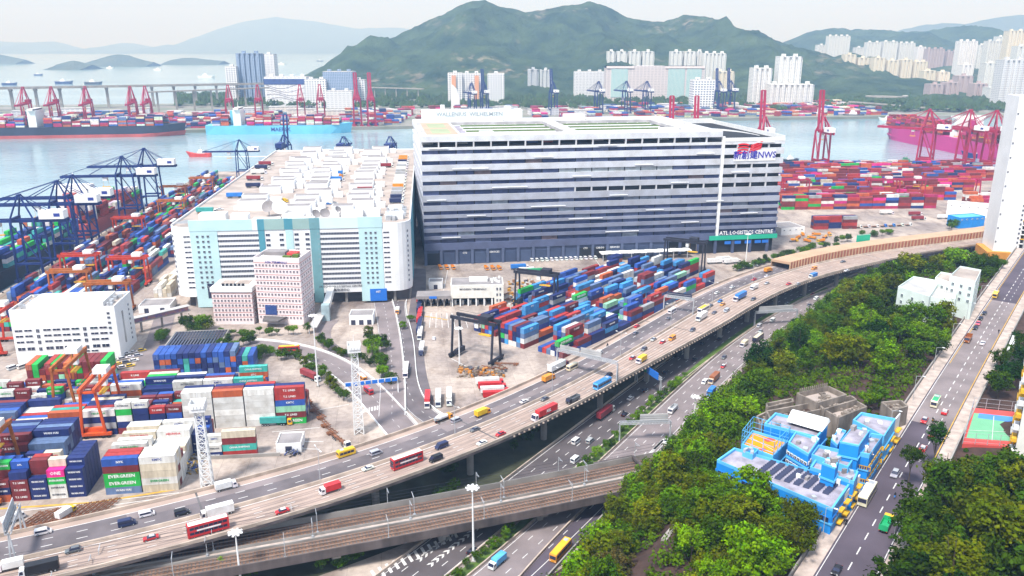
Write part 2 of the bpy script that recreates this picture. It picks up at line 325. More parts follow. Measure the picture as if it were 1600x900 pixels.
hill('green_hill', [(1150,92),(1200,75),(1240,60),(1262,50),(1300,43),(1330,46),(1360,46),(1400,50),(1440,50),(1480,43),(1505,40),(1545,50),(1580,58),(1640,62),(1720,60)], 4700, 1900, 700, 24, 120, 'hill_green', rough=7)
hill('low_hill', [(1225,150),(1260,128),(1300,116),(1340,118),(1380,122),(1430,122),(1480,128),(1540,126),(1640,120),(1700,125)], 2500, 620, 500, 14, 25, 'hill_green')
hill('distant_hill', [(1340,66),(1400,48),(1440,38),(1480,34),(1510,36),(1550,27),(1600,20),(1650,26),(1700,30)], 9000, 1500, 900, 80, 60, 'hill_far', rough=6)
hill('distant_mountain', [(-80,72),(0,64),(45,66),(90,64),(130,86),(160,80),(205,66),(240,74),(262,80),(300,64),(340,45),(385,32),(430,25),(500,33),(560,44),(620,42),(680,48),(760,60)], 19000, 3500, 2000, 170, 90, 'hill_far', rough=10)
for nm, sil, Yr in (('islet', [(88,101),(103,97),(112,94),(124,96),(140,101)], 5200), ('rocky_islet', [(137,97),(160,90),(182,84),(200,86),(218,92),(238,97)], 6000), ('flat_islet', [(262,95),(280,91),(300,90),(325,93),(350,95)], 6600), ('shore_islet', [(-20,88),(0,85),(20,89),(40,93)], 6800)):
    hill(nm, sil, Yr, 170, 170, 28, 5, 'hill_far', z0=-3, rough=2)
# --- hillside by the street
SL = [(40,108),(62.9,139.9),(79,161.6),(95,183),(111.5,204.9),(128,227.5),(145.4,250.3),(180,296),(216.2,343.3),(300,455)]
STREET = Path([((a+c)/2, (b_+d)/2) for (a,b_,_),(c,d,_) in zip([G(*p,32) for p in ((1284,900),(1340,807),(1422,672),(1480,575),(1560,450))], [G(*p,32) for p in ((1357,900),(1417,790),(1477,672),(1527,578),(1600,455))])], 2, ext=90)
LOWR = Path([G(*p) for p in ((860,897),(930,812),(1046,697),(1087,650),(1122,608),(1162,562),(1200,528),(1240,500),(1282,475),(1340,436))], 3, ext=160)
def hill_h(x, y):
    s1, o1 = LOWR.near(x, y); s2, o2 = STREET.near(x, y)
    d1 = max(0.0, -o1 - 2.0)
    if o2 > 0:
        d2 = max(0.0, o2 - 26.0); t = d1/(d1+d2+1e-3) if d1 > 0 else 0
        h = 32*smooth(t**.75)
    else:
        h = 32 + max(0.0, -o2-9)*.16
    if abs(o2) < 12 and d1 > 4: h = 31.85 if abs(o2) < 10 else h
    h *= 1-.8*smooth((y-368)/55)
    return h + (1.0*fbm(x/14, y/14, 3) if abs(o2) > 14 and d1 > 6 else 0)
mb = MB(); xs = np.arange(0, 440, 4.5); ys = np.arange(80, 600, 4.5); W = len(xs); keep = {}
H = [[hill_h(float(x), float(y)) for x in xs] for y in ys]; O = [[LOWR.near(float(x), float(y))[1] for x in xs] for y in ys]
for j, y in enumerate(ys):
    for i, x in enumerate(xs): mb.v.append((float(x), float(y), H[j][i]-.12))
for j in range(len(ys)-1):
    for i in range(W-1):
        if O[j][i] < 1.0: mb.f.append((j*W+i, j*W+i+1, (j+1)*W+i+1, (j+1)*W+i))
mb.c = [None]*len(mb.f); mb.m = [0]*len(mb.f)
solo('hillside', mb, 'soil', kind='structure', smooth=True)
# --- haze: even air round the whole place
m, n, b = _base('haze_air'); n.nodes.remove(b); pv = n.nodes.new('ShaderNodeVolumePrincipled')
pv.inputs['Color'].default_value = (.38,.62,1,1); pv.inputs['Density'].default_value = HAZE = .00017; pv.inputs['Absorption Color'].default_value = (1,1,1,1); pv.inputs['Anisotropy'].default_value = 0
n.links.new(pv.outputs[0], n.nodes['Material Output'].inputs['Volume'])
mb = MB(); mb.box(-25000, 25000, -2500, 25000, -8, 1150); tag(solo('haze', mb, 'haze_air'), kind='stuff')
# ================================================================== ROADS, VIADUCT, RAILWAY
def sweep(mb, path, s0, s1, prof, step=6.0, closed=True, zf=None, mi=0):
    """carry a cross-section [(offset, z)] along a path"""
    n = max(2, int((s1-s0)/step)+1); k = len(prof); base = len(mb.v)
    for i in range(n):
        s = s0 + (s1-s0)*i/(n-1); dz = zf(s) if zf else 0
        for o, z in prof:
            x, y, _, _ = path.at(s, o); mb.v.append((x, y, z+dz))
    m = k if closed else k-1; c0 = len(mb.f)
    for i in range(n-1):
        for j in range(m): mb.f.append((base+i*k+j, base+i*k+(j+1)%k, base+(i+1)*k+(j+1)%k, base+(i+1)*k+j))
    if closed: mb.f.append(tuple(base+j for j in range(k-1,-1,-1))); mb.f.append(tuple(base+(n-1)*k+j for j in range(k)))
    d = len(mb.f)-c0; mb.c += [None]*d; mb.m += [mi]*d; return mb
def ribbon(mb, path, s0, s1, o0, o1, z, step=5.0, zf=None):
    return sweep(mb, path, s0, s1, [(o1, z), (o0, z)], step, False, zf)
def wall_(mb, path, s0, s1, o, th, z0, z1, step=6.0):
    return sweep(mb, path, s0, s1, [(off(o, th/2), z0), (off(o, -th/2), z0), (off(o, -th/2), z1), (off(o, th/2), z1)], step)
def off(o, d): return (lambda s: o(s)+d) if callable(o) else o+d
def dashes(mb, path, s0, s1, o, z, ln=2.6, gap=5.4, wd=.22):
    s = s0
    while s < s1: ribbon(mb, path, s, min(s+ln, s1), off(o, -wd/2), off(o, wd/2), z, 3); s += ln+gap
    return mb
VZ = 12.0
VIA = Path([G(*p, VZ) for p in ((0,837),(100,817),(200,795),(335,761),(495,717),(625,675),(710,644),(800,607),(870,577),(940,544),(1050,476),(1102,448),(1190,418),(1237,407),(1300,397),(1400,378),(1540,361))], 5, ext=70)
VS0, VS1 = 8.0, VIA.L-8
def vw(s): s -= 70; return -(26.5 + 5.5*smooth((s-190)/110) - 7*smooth((s-430)/120))
VM = -13.9
via = thing('highway_viaduct', 'long curved concrete highway viaduct with two busy carriageways crossing the picture', 'viaduct')
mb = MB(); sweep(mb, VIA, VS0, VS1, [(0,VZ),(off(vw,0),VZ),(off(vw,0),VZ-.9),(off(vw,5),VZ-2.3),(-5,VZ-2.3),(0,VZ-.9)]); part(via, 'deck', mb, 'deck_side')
for nm, o0, o1, mt in (('far_carriageway', -.6, VM+.5, 'road_dark'), ('near_carriageway', VM-.5, off(vw,.6), 'road_tan')):
    mb = MB(); ribbon(mb, VIA, VS0, VS1, o0, o1, VZ+.01); part(via, nm, mb, mt)
mb = MB(); ribbon(mb, VIA, VS0, VS1, -.6, -3.1, VZ+.016); part(via, 'hard_shoulder', mb, 'road_tan')
mb = MB()
for a, c, o0, o1 in ((100,215,-3.1,-6.4),(196,300,-6.4,-9.8),(352,540,-3.1,-5.0),(300,345,-9.8,-13.2)): ribbon(mb, VIA, a, c, o0, o1, VZ+.018)
part(via, 'resurfaced_patch', mb, 'road_low')
for o in (0, None, VM):
    mb = MB()
    if o == VM: sweep(mb, VIA, VS0, VS1, [(VM-.42,VZ),(VM-.2,VZ+.9),(VM+.2,VZ+.9),(VM+.42,VZ)]); part(via, 'median_barrier', mb, 'parapet')
    else:
        oo = o if o == 0 else vw; wall_(mb, VIA, VS0, VS1, off(oo, -.25 if o == 0 else .25), .42, VZ-.4, VZ+1.0); part(via, 'parapet', mb, 'parapet')
mb = MB()
for o in (-3.1, VM+.95, VM-.95, off(vw,1.5)): ribbon(mb, VIA, VS0, VS1, off(o,-.12), off(o,.12), VZ+.03)
for o in (-6.5, -10.0): dashes(mb, VIA, VS0, VS1, o, VZ+.03)
for f in (.27, .5, .73): dashes(mb, VIA, VS0, VS1, (lambda s, f=f: VM-.9+(vw(s)+2.2-VM)*f), VZ+.03, 2.2, 6.5, .16)
tag(part(via, 'lane_markings', mb, 'line_white'), kind='stuff')
mb = MB()
for f in (.135, .385, .615, .865):
    for d in (-.85, .85): ribbon(mb, VIA, VS0, VS1, (lambda s, f=f, d=d: VM-.9+(vw(s)+2.2-VM)*f+d-.3), (lambda s, f=f, d=d: VM-.9+(vw(s)+2.2-VM)*f+d+.3), VZ+.014)
tag(part(via, 'tyre_tracks', mb, 'road_worn'), kind='stuff')
for s in (118, 204, 268, 335, 402, 470, 540): mb = MB(); ribbon(mb, VIA, s, s+.55, 0, off(vw,.4), VZ+.022); part(via, 'expansion_joint', mb, 'concrete_dark')
s = 30
while s < VS1-20:
    mb = MB(); w_ = -vw(s); x, y, tx, ty = VIA.at(s, -w_/2); rz = math.atan2(ty, tx)
    mb.cbox((x, y, VZ-3.5), (2.2, w_-9, 1.25), rz)
    for o in (-8.2, -w_+6.8):
        cx, cy_, _, _ = VIA.at(s, o); mb.tube((cx, cy_, -.2), (cx, cy_, VZ-3.4), 1.15, n=14)
    part(via, 'pier', mb, 'concrete', smooth=False); s += 33.5
mb = MB()
for k in range(150):      # drain pipes and brackets under the near edge
    s = 210 + k*2.2
    x, y, _, _ = VIA.at(s, off(vw, -.12)); mb.cbox((x, y, VZ-.65), (.7, .2, .55), 0)
tag(part(via, 'edge_brackets', mb, 'parapet'), kind='stuff')
# --- lower road
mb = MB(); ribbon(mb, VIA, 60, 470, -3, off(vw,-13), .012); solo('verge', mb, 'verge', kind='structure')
LOWL = Path([(-52,146),(-27,183.4),(1.5,226),(30.8,268.5),(59,306),(98.7,364),(147,425),(200,478)], 3, ext=40)
LOWC = Path([(-28,148),(-4,183.4),(18,216),(38.7,245),(62.5,280),(98.7,337),(123,376),(158,412),(205,455)], 3, ext=40)
lo = tag(link('lower_road', None), 'grey asphalt dual road running beneath the viaduct with a green median', 'road', kind='structure')
for p, wd, nm in ((LOWL, 7.4, 'left_carriageway'), (LOWC, 6.9, 'right_carriageway')):
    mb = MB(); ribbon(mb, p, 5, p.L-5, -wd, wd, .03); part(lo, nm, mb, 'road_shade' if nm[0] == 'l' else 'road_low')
    mb = MB()
    for o in (-wd+.6, wd-.6): ribbon(mb, p, 5, p.L-5, o-.1, o+.1, .045)
    for o in (-wd/2, 0, wd/2): dashes(mb, p, 5, p.L-5, o, .045)
    tag(part(lo, 'lane_markings', mb, 'line_white'), kind='stuff')
    for o in (-wd-.3, wd+.3):
        if nm == 'right_carriageway' and o < 0: continue
        mb = MB(); wall_(mb, p, 20, p.L-20, o, .35, 0, .8); part(lo, 'barrier', mb, 'parapet')
mb = MB(); sweep(mb, LOWC, 10, LOWC.L-60, [(10.4,.02),(7.6,.02),(7.6,.3),(10.4,.3)]); part(lo, 'planted_median', mb, 'grass')
SLIP = Path([G(*p) for p in ((806,940),(838,900),(880,852),(925,806),(970,762))], 2, ext=25)
mb = MB(); ribbon(mb, SLIP, 2, SLIP.L-2, -3.4, 3.2, .036); part(lo, 'slip_lane', mb, 'road_street')
mb = MB(); wall_(mb, SLIP, 2, SLIP.L-2, 3.5, .4, 0, .9); part(lo, 'barrier', mb, 'parapet')
mb = MB(); wall_(mb, LOWR, 140, 210, -.4, .4, -.1, 1.1); part(lo, 'barrier', mb, 'concrete')
# zebra-hatched gore under the railway and chevrons beyond it
mb = MB()
a, c = Vector(G(585,899)), Vector(G(712,836))
for k in range(13):
    p = a.lerp(c, k/12); d = (c-a).normalized(); nrm = Vector((-d.y, d.x, 0))
    hw = 2.3-1.0*k/12; P = [p-nrm*hw-d*.45-d*.5, p-nrm*hw+d*.45-d*.5, p+nrm*hw+d*.45+d*.5, p+nrm*hw-d*.45+d*.5]
    mb.add([(q.x, q.y, .06) for q in P], [(0,1,2,3)])
for o, s0, cnt in ((3.2, 92, 16), (-.8, 92, 18)):
    for k in range(cnt):
        for sg in (1, -1): 
            x, y, tx, ty = LOWL.at(s0+k*2.3, o); q = [(x, y), (x-tx*1.1-ty*.8*sg, y-ty*1.1+tx*.8*sg)]
            mb.add([(q[0][0],q[0][1],.06),(q[0][0]+tx*1.0,q[0][1]+ty*1.0,.06),(q[1][0]+tx*1.0,q[1][1]+ty*1.0,.06),(q[1][0],q[1][1],.06)], [(0,1,2,3)])
for k in range(9):
    p = Vector(G(1020,704)).lerp(Vector(G(1036,688)), k/8) if k else Vector(G(1018,706))
    mb.cbox((p.x, p.y, .05), (2.6, .9, .012), .9)
tag(part(lo, 'road_hatching', mb, 'line_white'), kind='stuff')
# --- street on the hillside
st = tag(link('street', None), 'dark asphalt street with a dashed centre line on the hillside at right', 'road', kind='structure')
mb = MB(); ribbon(mb, STREET, 0, STREET.L, -5.3, 5.3, 32); part(st, 'carriageway', mb, 'road_street')
mb = MB(); ribbon(mb, STREET, 175, 320, -5.0, 5.0, 32.008); part(st, 'worn_surface', mb, 'road_low')
mb = MB(); dashes(mb, STREET, 0, STREET.L, .2, 32.02, 3.2, 3.4, .25); ribbon(mb, STREET, 0, 150, -5.05, -4.85, 32.02); ribbon(mb, STREET, 0, STREET.L, 4.8, 4.95, 32.02); dashes(mb, STREET, 150, STREET.L, -2.0, 32.02, 2, 4, .16)
tag(part(st, 'lane_markings', mb, 'line_white'), kind='stuff')
mb = MB(); ribbon(mb, STREET, 150, STREET.L, -5.0, -4.75, 32.02); ribbon(mb, STREET, 230, STREET.L, 4.3, 4.5, 32.02); part(st, 'yellow_line', mb, 'line_yellow')
for o0, o1 in ((5.3, 8.6), (-5.3, -8.2)):
    mb = MB(); sweep(mb, STREET, 0, STREET.L, [(max(o0,o1),31.6),(min(o0,o1),31.6),(min(o0,o1),32.14),(max(o0,o1),32.14)]); part(st, 'pavement', mb, 'pavement')
mb = MB(); wall_(mb, STREET, 5, STREET.L, 8.9, .35, 28, 33.1); part(st, 'retaining_wall', mb, 'concrete')
mb = MB(); wall_(mb, STREET, 140, STREET.L, -8.5, .4, 30, 33.3); part(st, 'retaining_wall', mb, 'concrete')
# --- port roads
pr = tag(link('port_road', None), 'grey access roads curving past the port gate', 'road', kind='structure')
_rz = [.03]
def road(px, wd, nm, mt='road_low', deg=3, ext=0, barrier=None, marks=True, z=None):
    _rz[0] += .02; z = _rz[0]; p = Path([G(*q) for q in px], deg, ext); mb = MB(); ribbon(mb, p, 0, p.L, -wd, wd, z); part(pr, nm, mb, mt)
    if marks:
        mb = MB(); dashes(mb, p, 0, p.L, 0, z+.012, 2, 4, .16)
        for o in (-wd+.35, wd-.35): ribbon(mb, p, 0, p.L, o-.09, o+.09, z+.012)
        tag(part(pr, 'lane_markings', mb, 'line_white'), kind='stuff')
    for o in barrier or (): mb = MB(); wall_(mb, p, 0, p.L, o, .3, 0, .9); part(pr, 'barrier', mb, 'white')
    return p
GATE = road(((380,538),(430,543),(480,552),(525,572),(565,603),(600,640),(640,685)), 6.2, 'ramp_road', barrier=(6.4, -6.4))
LANE = road(((622,470),(628,520),(632,570),(641,615),(664,648),(720,672)), 4.4, 'lane', 'road_dark', barrier=(4.7,), deg=4)
RAMP = road(((598,470),(606,510),(611,550),(613,600),(612,650)), 5.2, 'incline', barrier=(5.3,), deg=2)
road(((520,500),(505,520),(520,545),(560,560)), 3.6, 'service_lane', deg=3, marks=False)
SIDE = road(((215,600),(240,545),(255,505),(262,470)), 5.0, 'yard_road', marks=False, deg=2)
road(((655,420),(652,470),(650,530),(652,600),(668,640)), 4.0, 'wall_lane', 'road_dark', deg=3, marks=False)
mb = MB()
for k in range(17): p = Vector(G(564,643)).lerp(Vector(G(632,628)), k/16); mb.cbox((p.x, p.y, .05), (.55, 3.6, .012), .12)
tag(part(pr, 'zebra_crossing', mb, 'line_white'), kind='stuff')
# painted bays and worn lines on the yards
mb = MB()
def gl(a, c, wd=.3): p, q = Vector(G(*a)), Vector(G(*c)); mb.beam((p.x,p.y,.03),(q.x,q.y,.03), wd, .02)
for k in range(7): gl((676+k*7, 500), (674+k*8, 490-1), .25); gl((673+k*8.5, 490),(671+k*10,512),.25)
for a, c in (((425,675),(500,668)),((430,690),(505,690)),((428,700),(500,702)),((500,640),(545,632)),((300,715),(235,765)),((880,572),(945,540)),((930,405),(945,425)),((700,420),(690,470)),((705,560),(780,600)),((170,790),(300,772)),((20,800),(280,770))): gl(a, c)
part(pr, 'yard_line', mb, 'line_white')
mb = MB()
for a, c in (((0,795),(150,785)),((150,785),(280,764)),((875,427),(935,419)),((935,419),(985,408)),((845,428),(875,427)),((640,490),(700,500)),((905,470),(860,490))): gl(a, c, .9)
part(pr, 'yard_line', mb, 'line_yellow')
# --- railway viaduct
RZ = 7.0
RAIL = Path([G(*p, RZ) for p in ((190,925),(400,885),(645,842),(800,809),(960,776))], 2, ext=28)
RW = 17.0
rv = thing('railway_viaduct', 'concrete railway viaduct with several tracks and overhead line masts below the highway', 'viaduct')
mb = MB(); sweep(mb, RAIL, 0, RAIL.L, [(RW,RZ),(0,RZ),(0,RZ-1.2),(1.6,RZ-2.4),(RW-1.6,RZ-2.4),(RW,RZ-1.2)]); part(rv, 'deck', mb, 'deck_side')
mb = MB(); ribbon(mb, RAIL, 0, RAIL.L, .5, RW-.5, RZ+.012); part(rv, 'trackbed', mb, 'ballast')
for o, h, mt in ((.2, 1.3, 'deck_side'), (7.6, .7, 'concrete'), (9.4, .9, 'concrete'), (RW-.2, 1.8, 'concrete')): mb = MB(); wall_(mb, RAIL, 0, RAIL.L, o, .35, RZ, RZ+h); part(rv, 'parapet', mb, mt)
mb = MB(); ribbon(mb, RAIL, 0, RAIL.L, 7.9, 9.1, RZ+.35); part(rv, 'walkway', mb, 'pavement')
mb = MB(); ribbon(mb, RAIL, 0, RAIL.L, .6, 1.5, RZ+.3); part(rv, 'walkway', mb, 'pavement')
for o in (2.6, 5.8, 11.2, 14.6):
    mb = MB()
    for d in (-.72, .72): sweep(mb, RAIL, 0, RAIL.L, [(o+d+.09,RZ+.2),(o+d-.09,RZ+.2),(o+d-.09,RZ+.42),(o+d+.09,RZ+.42)])
    t = part(rv, 'track', mb, 'rail'); mb = MB(); s = 0
    while s < RAIL.L: x, y, tx, ty = RAIL.at(s, o); mb.cbox((x, y, RZ+.06), (.3, 2.5, .14), math.atan2(ty, tx)); s += .95
    tag(part(t, 'sleepers', mb, 'concrete_dark'), kind='stuff')
mb = MB()
for o in (2.6, 5.8, 11.2, 14.6):
    for z in (5.2, 6.3): sweep(mb, RAIL, 0, RAIL.L, [(o+.03,RZ+z),(o-.03,RZ+z),(o,RZ+z+.06)], 12)
part(rv, 'overhead_wire', mb, 'crane_black')
for k in range(13):
    s = 12 + k*13.5
    for o, sg in ((.9, 1), (8.5, -1), (10, 1), (17.2, -1)):
        if (k + int(o)) % 2: continue
        mb = MB(); x, y, tx, ty = RAIL.at(s + o, o); mb.tube((x,y,RZ),(x,y,RZ+6.4), .12, .09, 6); qx, qy, _, _ = RAIL.at(s+o, o+2.9*sg); mb.beam((x,y,RZ+6.3),(qx,qy,RZ+6.4), .09); mb.beam((x,y,RZ+5.6),(qx,qy,RZ+6.3), .08); mb.cbox((x,y,RZ), (.6,.6,.9))
        part(rv, 'mast', mb, 'metal')
s = 20
while s < RAIL.L-10:
    mb = MB(); x, y, tx, ty = RAIL.at(s, RW/2); rz = math.atan2(ty, tx); mb.cbox((x,y,RZ-3.6), (2.2, 12, 1.2), rz); mb.cbox((x,y,-.2), (2, 5, RZ-3.3), rz); part(rv, 'pier', mb, 'concrete'); s += 30
# wall of the tunnel mouth where the railway enters the wood
x, y, tx, ty = RAIL.at(RAIL.L-20, RW/2); rz = math.atan2(ty, tx)
tp = thing('tunnel_portal', 'small concrete tunnel portal where the railway runs into the wooded slope', 'portal', (x, y, RZ), rz)
for y0 in (-9.6, 8.8): mb = MB(); mb.box(-6,8,y0,y0+.8,-3,1.7); part(tp, 'side_wall', mb, 'deck_side')
mb = MB(); mb.box(7,7.8,-8.8,8.8,1.2,2.0); part(tp, 'lintel', mb, 'deck_side')
# stepped drain on the bare slope
dr = thing('drain_channel', 'grey stepped drainage channel down the bare slope among trees', 'drain channel')
mb = MB(); p0, p1 = Vector((34.5,158,17)), Vector((44,172,26))
for k in range(16):
    p = p0.lerp(p1, k/16); q = p0.lerp(p1, (k+1)/16); a = math.atan2(q.y-p.y, q.x-p.x); hz = max(hill_h(p.x,p.y), 0)
    mb.cbox((p.x,p.y,hz-.5), (1.2, 1.3, .9), a)
part(dr, 'step', mb, 'concrete')
# ================================================================== BUILDINGS NEAR AT HAND
_win = {}
def win_mesh(w_, h_, frame, pane):
    k = (round(w_,2), round(h_,2), frame, pane)
    if k not in _win:
        mb = MB(); mb.box(-w_/2, w_/2, -.12, .1, -h_/2, h_/2, mi=0); e = min(.14, w_*.1)
        mb.box(-w_/2+e, w_/2-e, -.16, -.125, -h_/2+e, h_/2-e, mi=1); mb.box(-.05, .05, -.2, -.165, -h_/2+e, h_/2-e, mi=0)
        _win[k] = mb.mesh('window', [frame, pane])
    return _win[k]
def window(root, x, z, w_, h_, y=0.0, frame='white', pane='glass_dark', rz=0.0, name='window'):
    return link(name, win_mesh(w_, h_, frame, pane), root, (x, y, z), rz)
# ---------------- grey logistics centre
AT = thing('logistics_centre', 'huge grey multi-storey logistics centre with horizontal window bands and white roof', 'building', (-56,500,0), R(9.2))
AW, AD = 249.0, 122.0; AT.scale = (.962,1,1)
strips = [(76.6,3.4),(72.0,2.5),(65.4,2.6),(59.0,2.7),(52.7,2.5),(46.6,3.0),(39.8,2.4),(33.8,2.6),(29.2,2.5),(25.0,2.4),(20.1,2.6),(15.4,2.7)]
mb = MB(); mb.box(1.6, AW-1.6, 1.6, AD-1.6, 0, 76); part(AT, 'core', mb, 'dark')
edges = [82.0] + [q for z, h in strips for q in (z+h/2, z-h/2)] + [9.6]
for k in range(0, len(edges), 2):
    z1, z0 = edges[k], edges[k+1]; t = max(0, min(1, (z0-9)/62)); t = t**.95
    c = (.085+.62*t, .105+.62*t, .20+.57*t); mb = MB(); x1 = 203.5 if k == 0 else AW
    if k == 0: mb.box(0, x1, 0, 1.2, z0, z1); mb.box(0, 1.2, 1.2, AD, z0, z1); mb.box(0, x1, AD-1.2, AD, z0, z1); mb.box(x1-1.2, x1, 1.2, AD-1.2, z0, z1)
    else: mb.box(0, x1, 0, AD, z0, z1)
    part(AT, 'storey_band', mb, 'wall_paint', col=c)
bays = 22; bw = AW/bays
pane = MB().box(-bw/2+.35, bw/2-.35, -.2, .2, -.5, .5).mesh('pane', 'paint_glass' if 'paint_glass' in _M else 'paint')
objcol('paint_glass', .18, .35, .25, (1,1,2)); pane.materials.clear(); pane.materials.append(M('paint_glass'))
col_m = MB().box(-.35, .35, 0, 1.2, -.5, .5).mesh('column', 'wall_paint')
for k, (z, h) in enumerate(strips):
    strip = link('window_strip', None, AT, (0, 1.0, z))
    for i in range(bays):
        x = (i+.5)*bw
        if k == 0 and x > 200: continue
        openbay = k == 0 or (k == 5 and 9 <= i <= 18) or (x > 205 and 1 <= k <= 5)
        c = random.choice([(.05,.065,.15),(.07,.085,.19),(.10,.12,.24),(.14,.165,.28),(.045,.06,.14)]) if rnd() < .95 else random.choice([(.22,.25,.32),(.3,.34,.4),(.2,.15,.16)])
        if k == 3 and 8 <= i <= 14: c = (.5,.54,.56)
        if not openbay: o = link('pane', pane, strip, (x, .2, 0), None, c); o.scale = (1, 1, h)
        elif rnd() < .45: o = link('stored_load', pane, strip, (x+ru(-1,1), 9, -h*.2), None, random.choice([(.6,.6,.6),(.5,.08,.06),(.05,.15,.5),(.3,.25,.25)])); o.scale = (.7, 6, h*.55)
        if openbay: o = link('column', col_m, strip, (x-bw/2, -.9, 0), None, (.62,.63,.66)); o.scale = (1.3, 1, h)
fin = MB().box(-6.3, 6.3, -.35, .35, -.22, .22).mesh('light_fin', 'mast_white')
for k, (z, h) in enumerate(strips[1:]):
    for i in range(5): 
        x = ((i*56 + k*13 + 5) % 235) + 6
        if i % 2 == k % 2: link('light_fin', fin, AT, (x, -.36, z+h/2+.3+.9))
mb = MB(); mb.box(203.6, 205.6, -.05, 2, 9.6, 78.5); part(AT, 'corner_column', mb, 'white')
# ground floor with dock doors
mb = MB(); mb.box(.4, 170, .8, 3, 0, 9.5); part(AT, 'dock_wall', mb, 'wall_paint', col=(.07,.09,.17))
door = MB().box(-3.9, 3.9, -.15, .2, 0, 7.4).mesh('dock_door', 'wall_paint'); pil = MB().box(-.9, .9, -.7, .7, 0, 9.5).mesh('pillar', 'wall_paint')
for i in range(16):
    x = 6 + i*10.4; link('pillar', pil, AT, (x-5.2, .3, 0), None, (.09,.115,.2))
    if i not in (0, 10, 11): link('dock_door', door, AT, (x, .66, 0), None, (.045,.065,.13) if i % 3 else (.06,.085,.16))
    else: 
        m_ = MB(); m_.box(x-4, x+4, .4, .79, 0, 7.6); part(AT, 'loading_bay', m_, 'dark')
for i in range(6): link('pillar', pil, AT, (178+i*13, .5, 0), None, (.07,.09,.17))
mb = MB(); mb.box(171, AW-.5, 12, 13, 0, 9.4); part(AT, 'drive_in_back_wall', mb, 'dark')
for i, x in enumerate((37,47,151-48,151-38)): pass
for x, s_ in ((27,'CTS'),(47,'SERVICES'),(110,'CTS'),(120.4,'CARGO'),(130.8,'SERVICES')): text('lettering', s_, 1.7, AT, (x, .35, 7.2), (R(90),0,0), 'logo_white')
mb = MB(); mb.box(199, AW+.6, -.7, 0, 9.4, 12.3); part(AT, 'green_fascia', mb, 'green_bright')
text('lettering', 'ATL LOGISTICS CENTRE', 3.7, AT, (226, -.75, 14.1), (R(90),0,0), 'logo_white')
for x in (213,220.5,228,235.5,241):
    mb = MB(); mb.box(x-2.3, x+2.3, -.25, 0, 6.3, 8.4); part(AT, 'blue_lane_sign', mb, 'blue_sign')
# emblem
text('lettering', '\u65b0\u5275\u5efaNWS', 5.9, AT, (227.6, -.45, 66.0), (R(90),0,0), 'logo_indigo')
for j in range(4):
    for i0 in (0, 1):
        mb = MB(); n_ = 8; P = []
        for q in range(n_+1):
            u = q/n_; x = 215 + i0*9 + u*(8.0 if i0 == 0 else 8.5) + (0 if i0 else 0); y_ = 73.6 - j*1.65 + (1.3*math.sin(u*2.2)-u*1.5 if i0 == 0 else -.9 + u*2.6) + (0 if i0 == 0 else .3*j)
            if i0 == 0: y_ -= (j*.35)*(1-u)
            P += [(x-j*.25, -.45, y_), (x-j*.25, -.45, y_-1.0)]
        mb.add(P, [(2*q, 2*q+1, 2*q+3, 2*q+2) for q in range(n_)]); part(AT, 'emblem_stripe', mb, 'logo_bright_red')
mb = MB(); mb.box(212.5, 243, -.3, -.02, 62.3, 69.6); part(AT, 'sign_board', mb, 'white')
# roof: a frame round the sunken parking deck, planted beds, pitch, ramp at the right end
RZT = 81.0
for x0, x1, y0, y1 in ((1.2,28,1.2,AD-1.2),(28,186,1.2,26),(28,186,102,AD-1.2),(186,202.3,1.2,AD-1.2),(100,110,26,102)):
    mb = MB(); mb.box(x0, x1, y0, y1, RZT-2, RZT); part(AT, 'roof_slab', mb, 'roof_pale')
mb = MB(); mb.box(28, 186, 26, 102, 78.3, 78.5); part(AT, 'sunken_deck', mb, 'roof_lilac')
for y in (26.6, 101.4):
    for i in range(20): mb = MB(); mb.box(29+i*8.2, 29.8+i*8.2, y-.4, y+.4, 78.5, 79.2); part(AT, 'column', mb, 'white')
for y in (45, 64, 83):
    for x0, x1 in ((34,98),(112,182)): mb = MB(); mb.box(x0, x1, y, y+5, 78.5, 79.6); part(AT, 'planter', mb, 'white'); mb = MB(); mb.box(x0+.4, x1-.4, y+.4, y+4.6, 79.6, 80.2); part(AT, 'planting', mb, 'grass')
mb = MB(); mb.box(5, 26, 18, 100, RZT+.02, RZT+.06); part(AT, 'roof_pitch', mb, 'orange_pale'); mb = MB(); mb.box(9, 22, 24, 55, RZT+.07, RZT+.09); mb.box(9, 22, 62, 94, RZT+.07, RZT+.09); part(AT, 'pitch_green', mb, 'pitch_green')
for k in range(11): mb = MB(); x = 3+k*18.5; mb.box(x, x+5, 3, 4.5, RZT, RZT+1.1); part(AT, 'roof_vent', mb, 'white')
for x, y, a, b_, h in ((120,109,16,9,4),(60,109,10,8,3),(165,12,12,8,2.2),(40,14,9,6,1.8),(191,60,8,30,2)): mb = MB(); mb.box(x, x+a, y, y+b_, RZT, RZT+h); part(AT, 'plant_room', mb, 'white')
mb = MB(); mb.box(203.6, AW-.2, .2, AD-1, 74, 75.2); part(AT, 'ramp_deck', mb, 'roof_pale')
mb = MB(); mb.box(203.6, AW, 0, .5, 75.2, 77.6); mb.box(AW-.5, AW, .5, AD, 75.2, 78.6); mb.box(203.6, AW-.5, AD-.5, AD, 75.2, 79.5); part(AT, 'ramp_parapet', mb, 'white')
mb = MB(); P = []
for q in range(25):
    a = math.pi*q/24; 
    for rr in (17, 17.6): P.append((225-math.cos(a)*rr, 24+math.sin(a)*rr*2.2, 75.2)); P.append((225-math.cos(a)*rr, 24+math.sin(a)*rr*2.2, 78.6-2.4*q/24))
mb.add(P, [f for q in range(24) for f in ((4*q,4*q+4,4*q+5,4*q+1),(4*q+3,4*q+7,4*q+6,4*q+2),(4*q+1,4*q+5,4*q+7,4*q+3))]); part(AT, 'ramp_wall', mb, 'white')
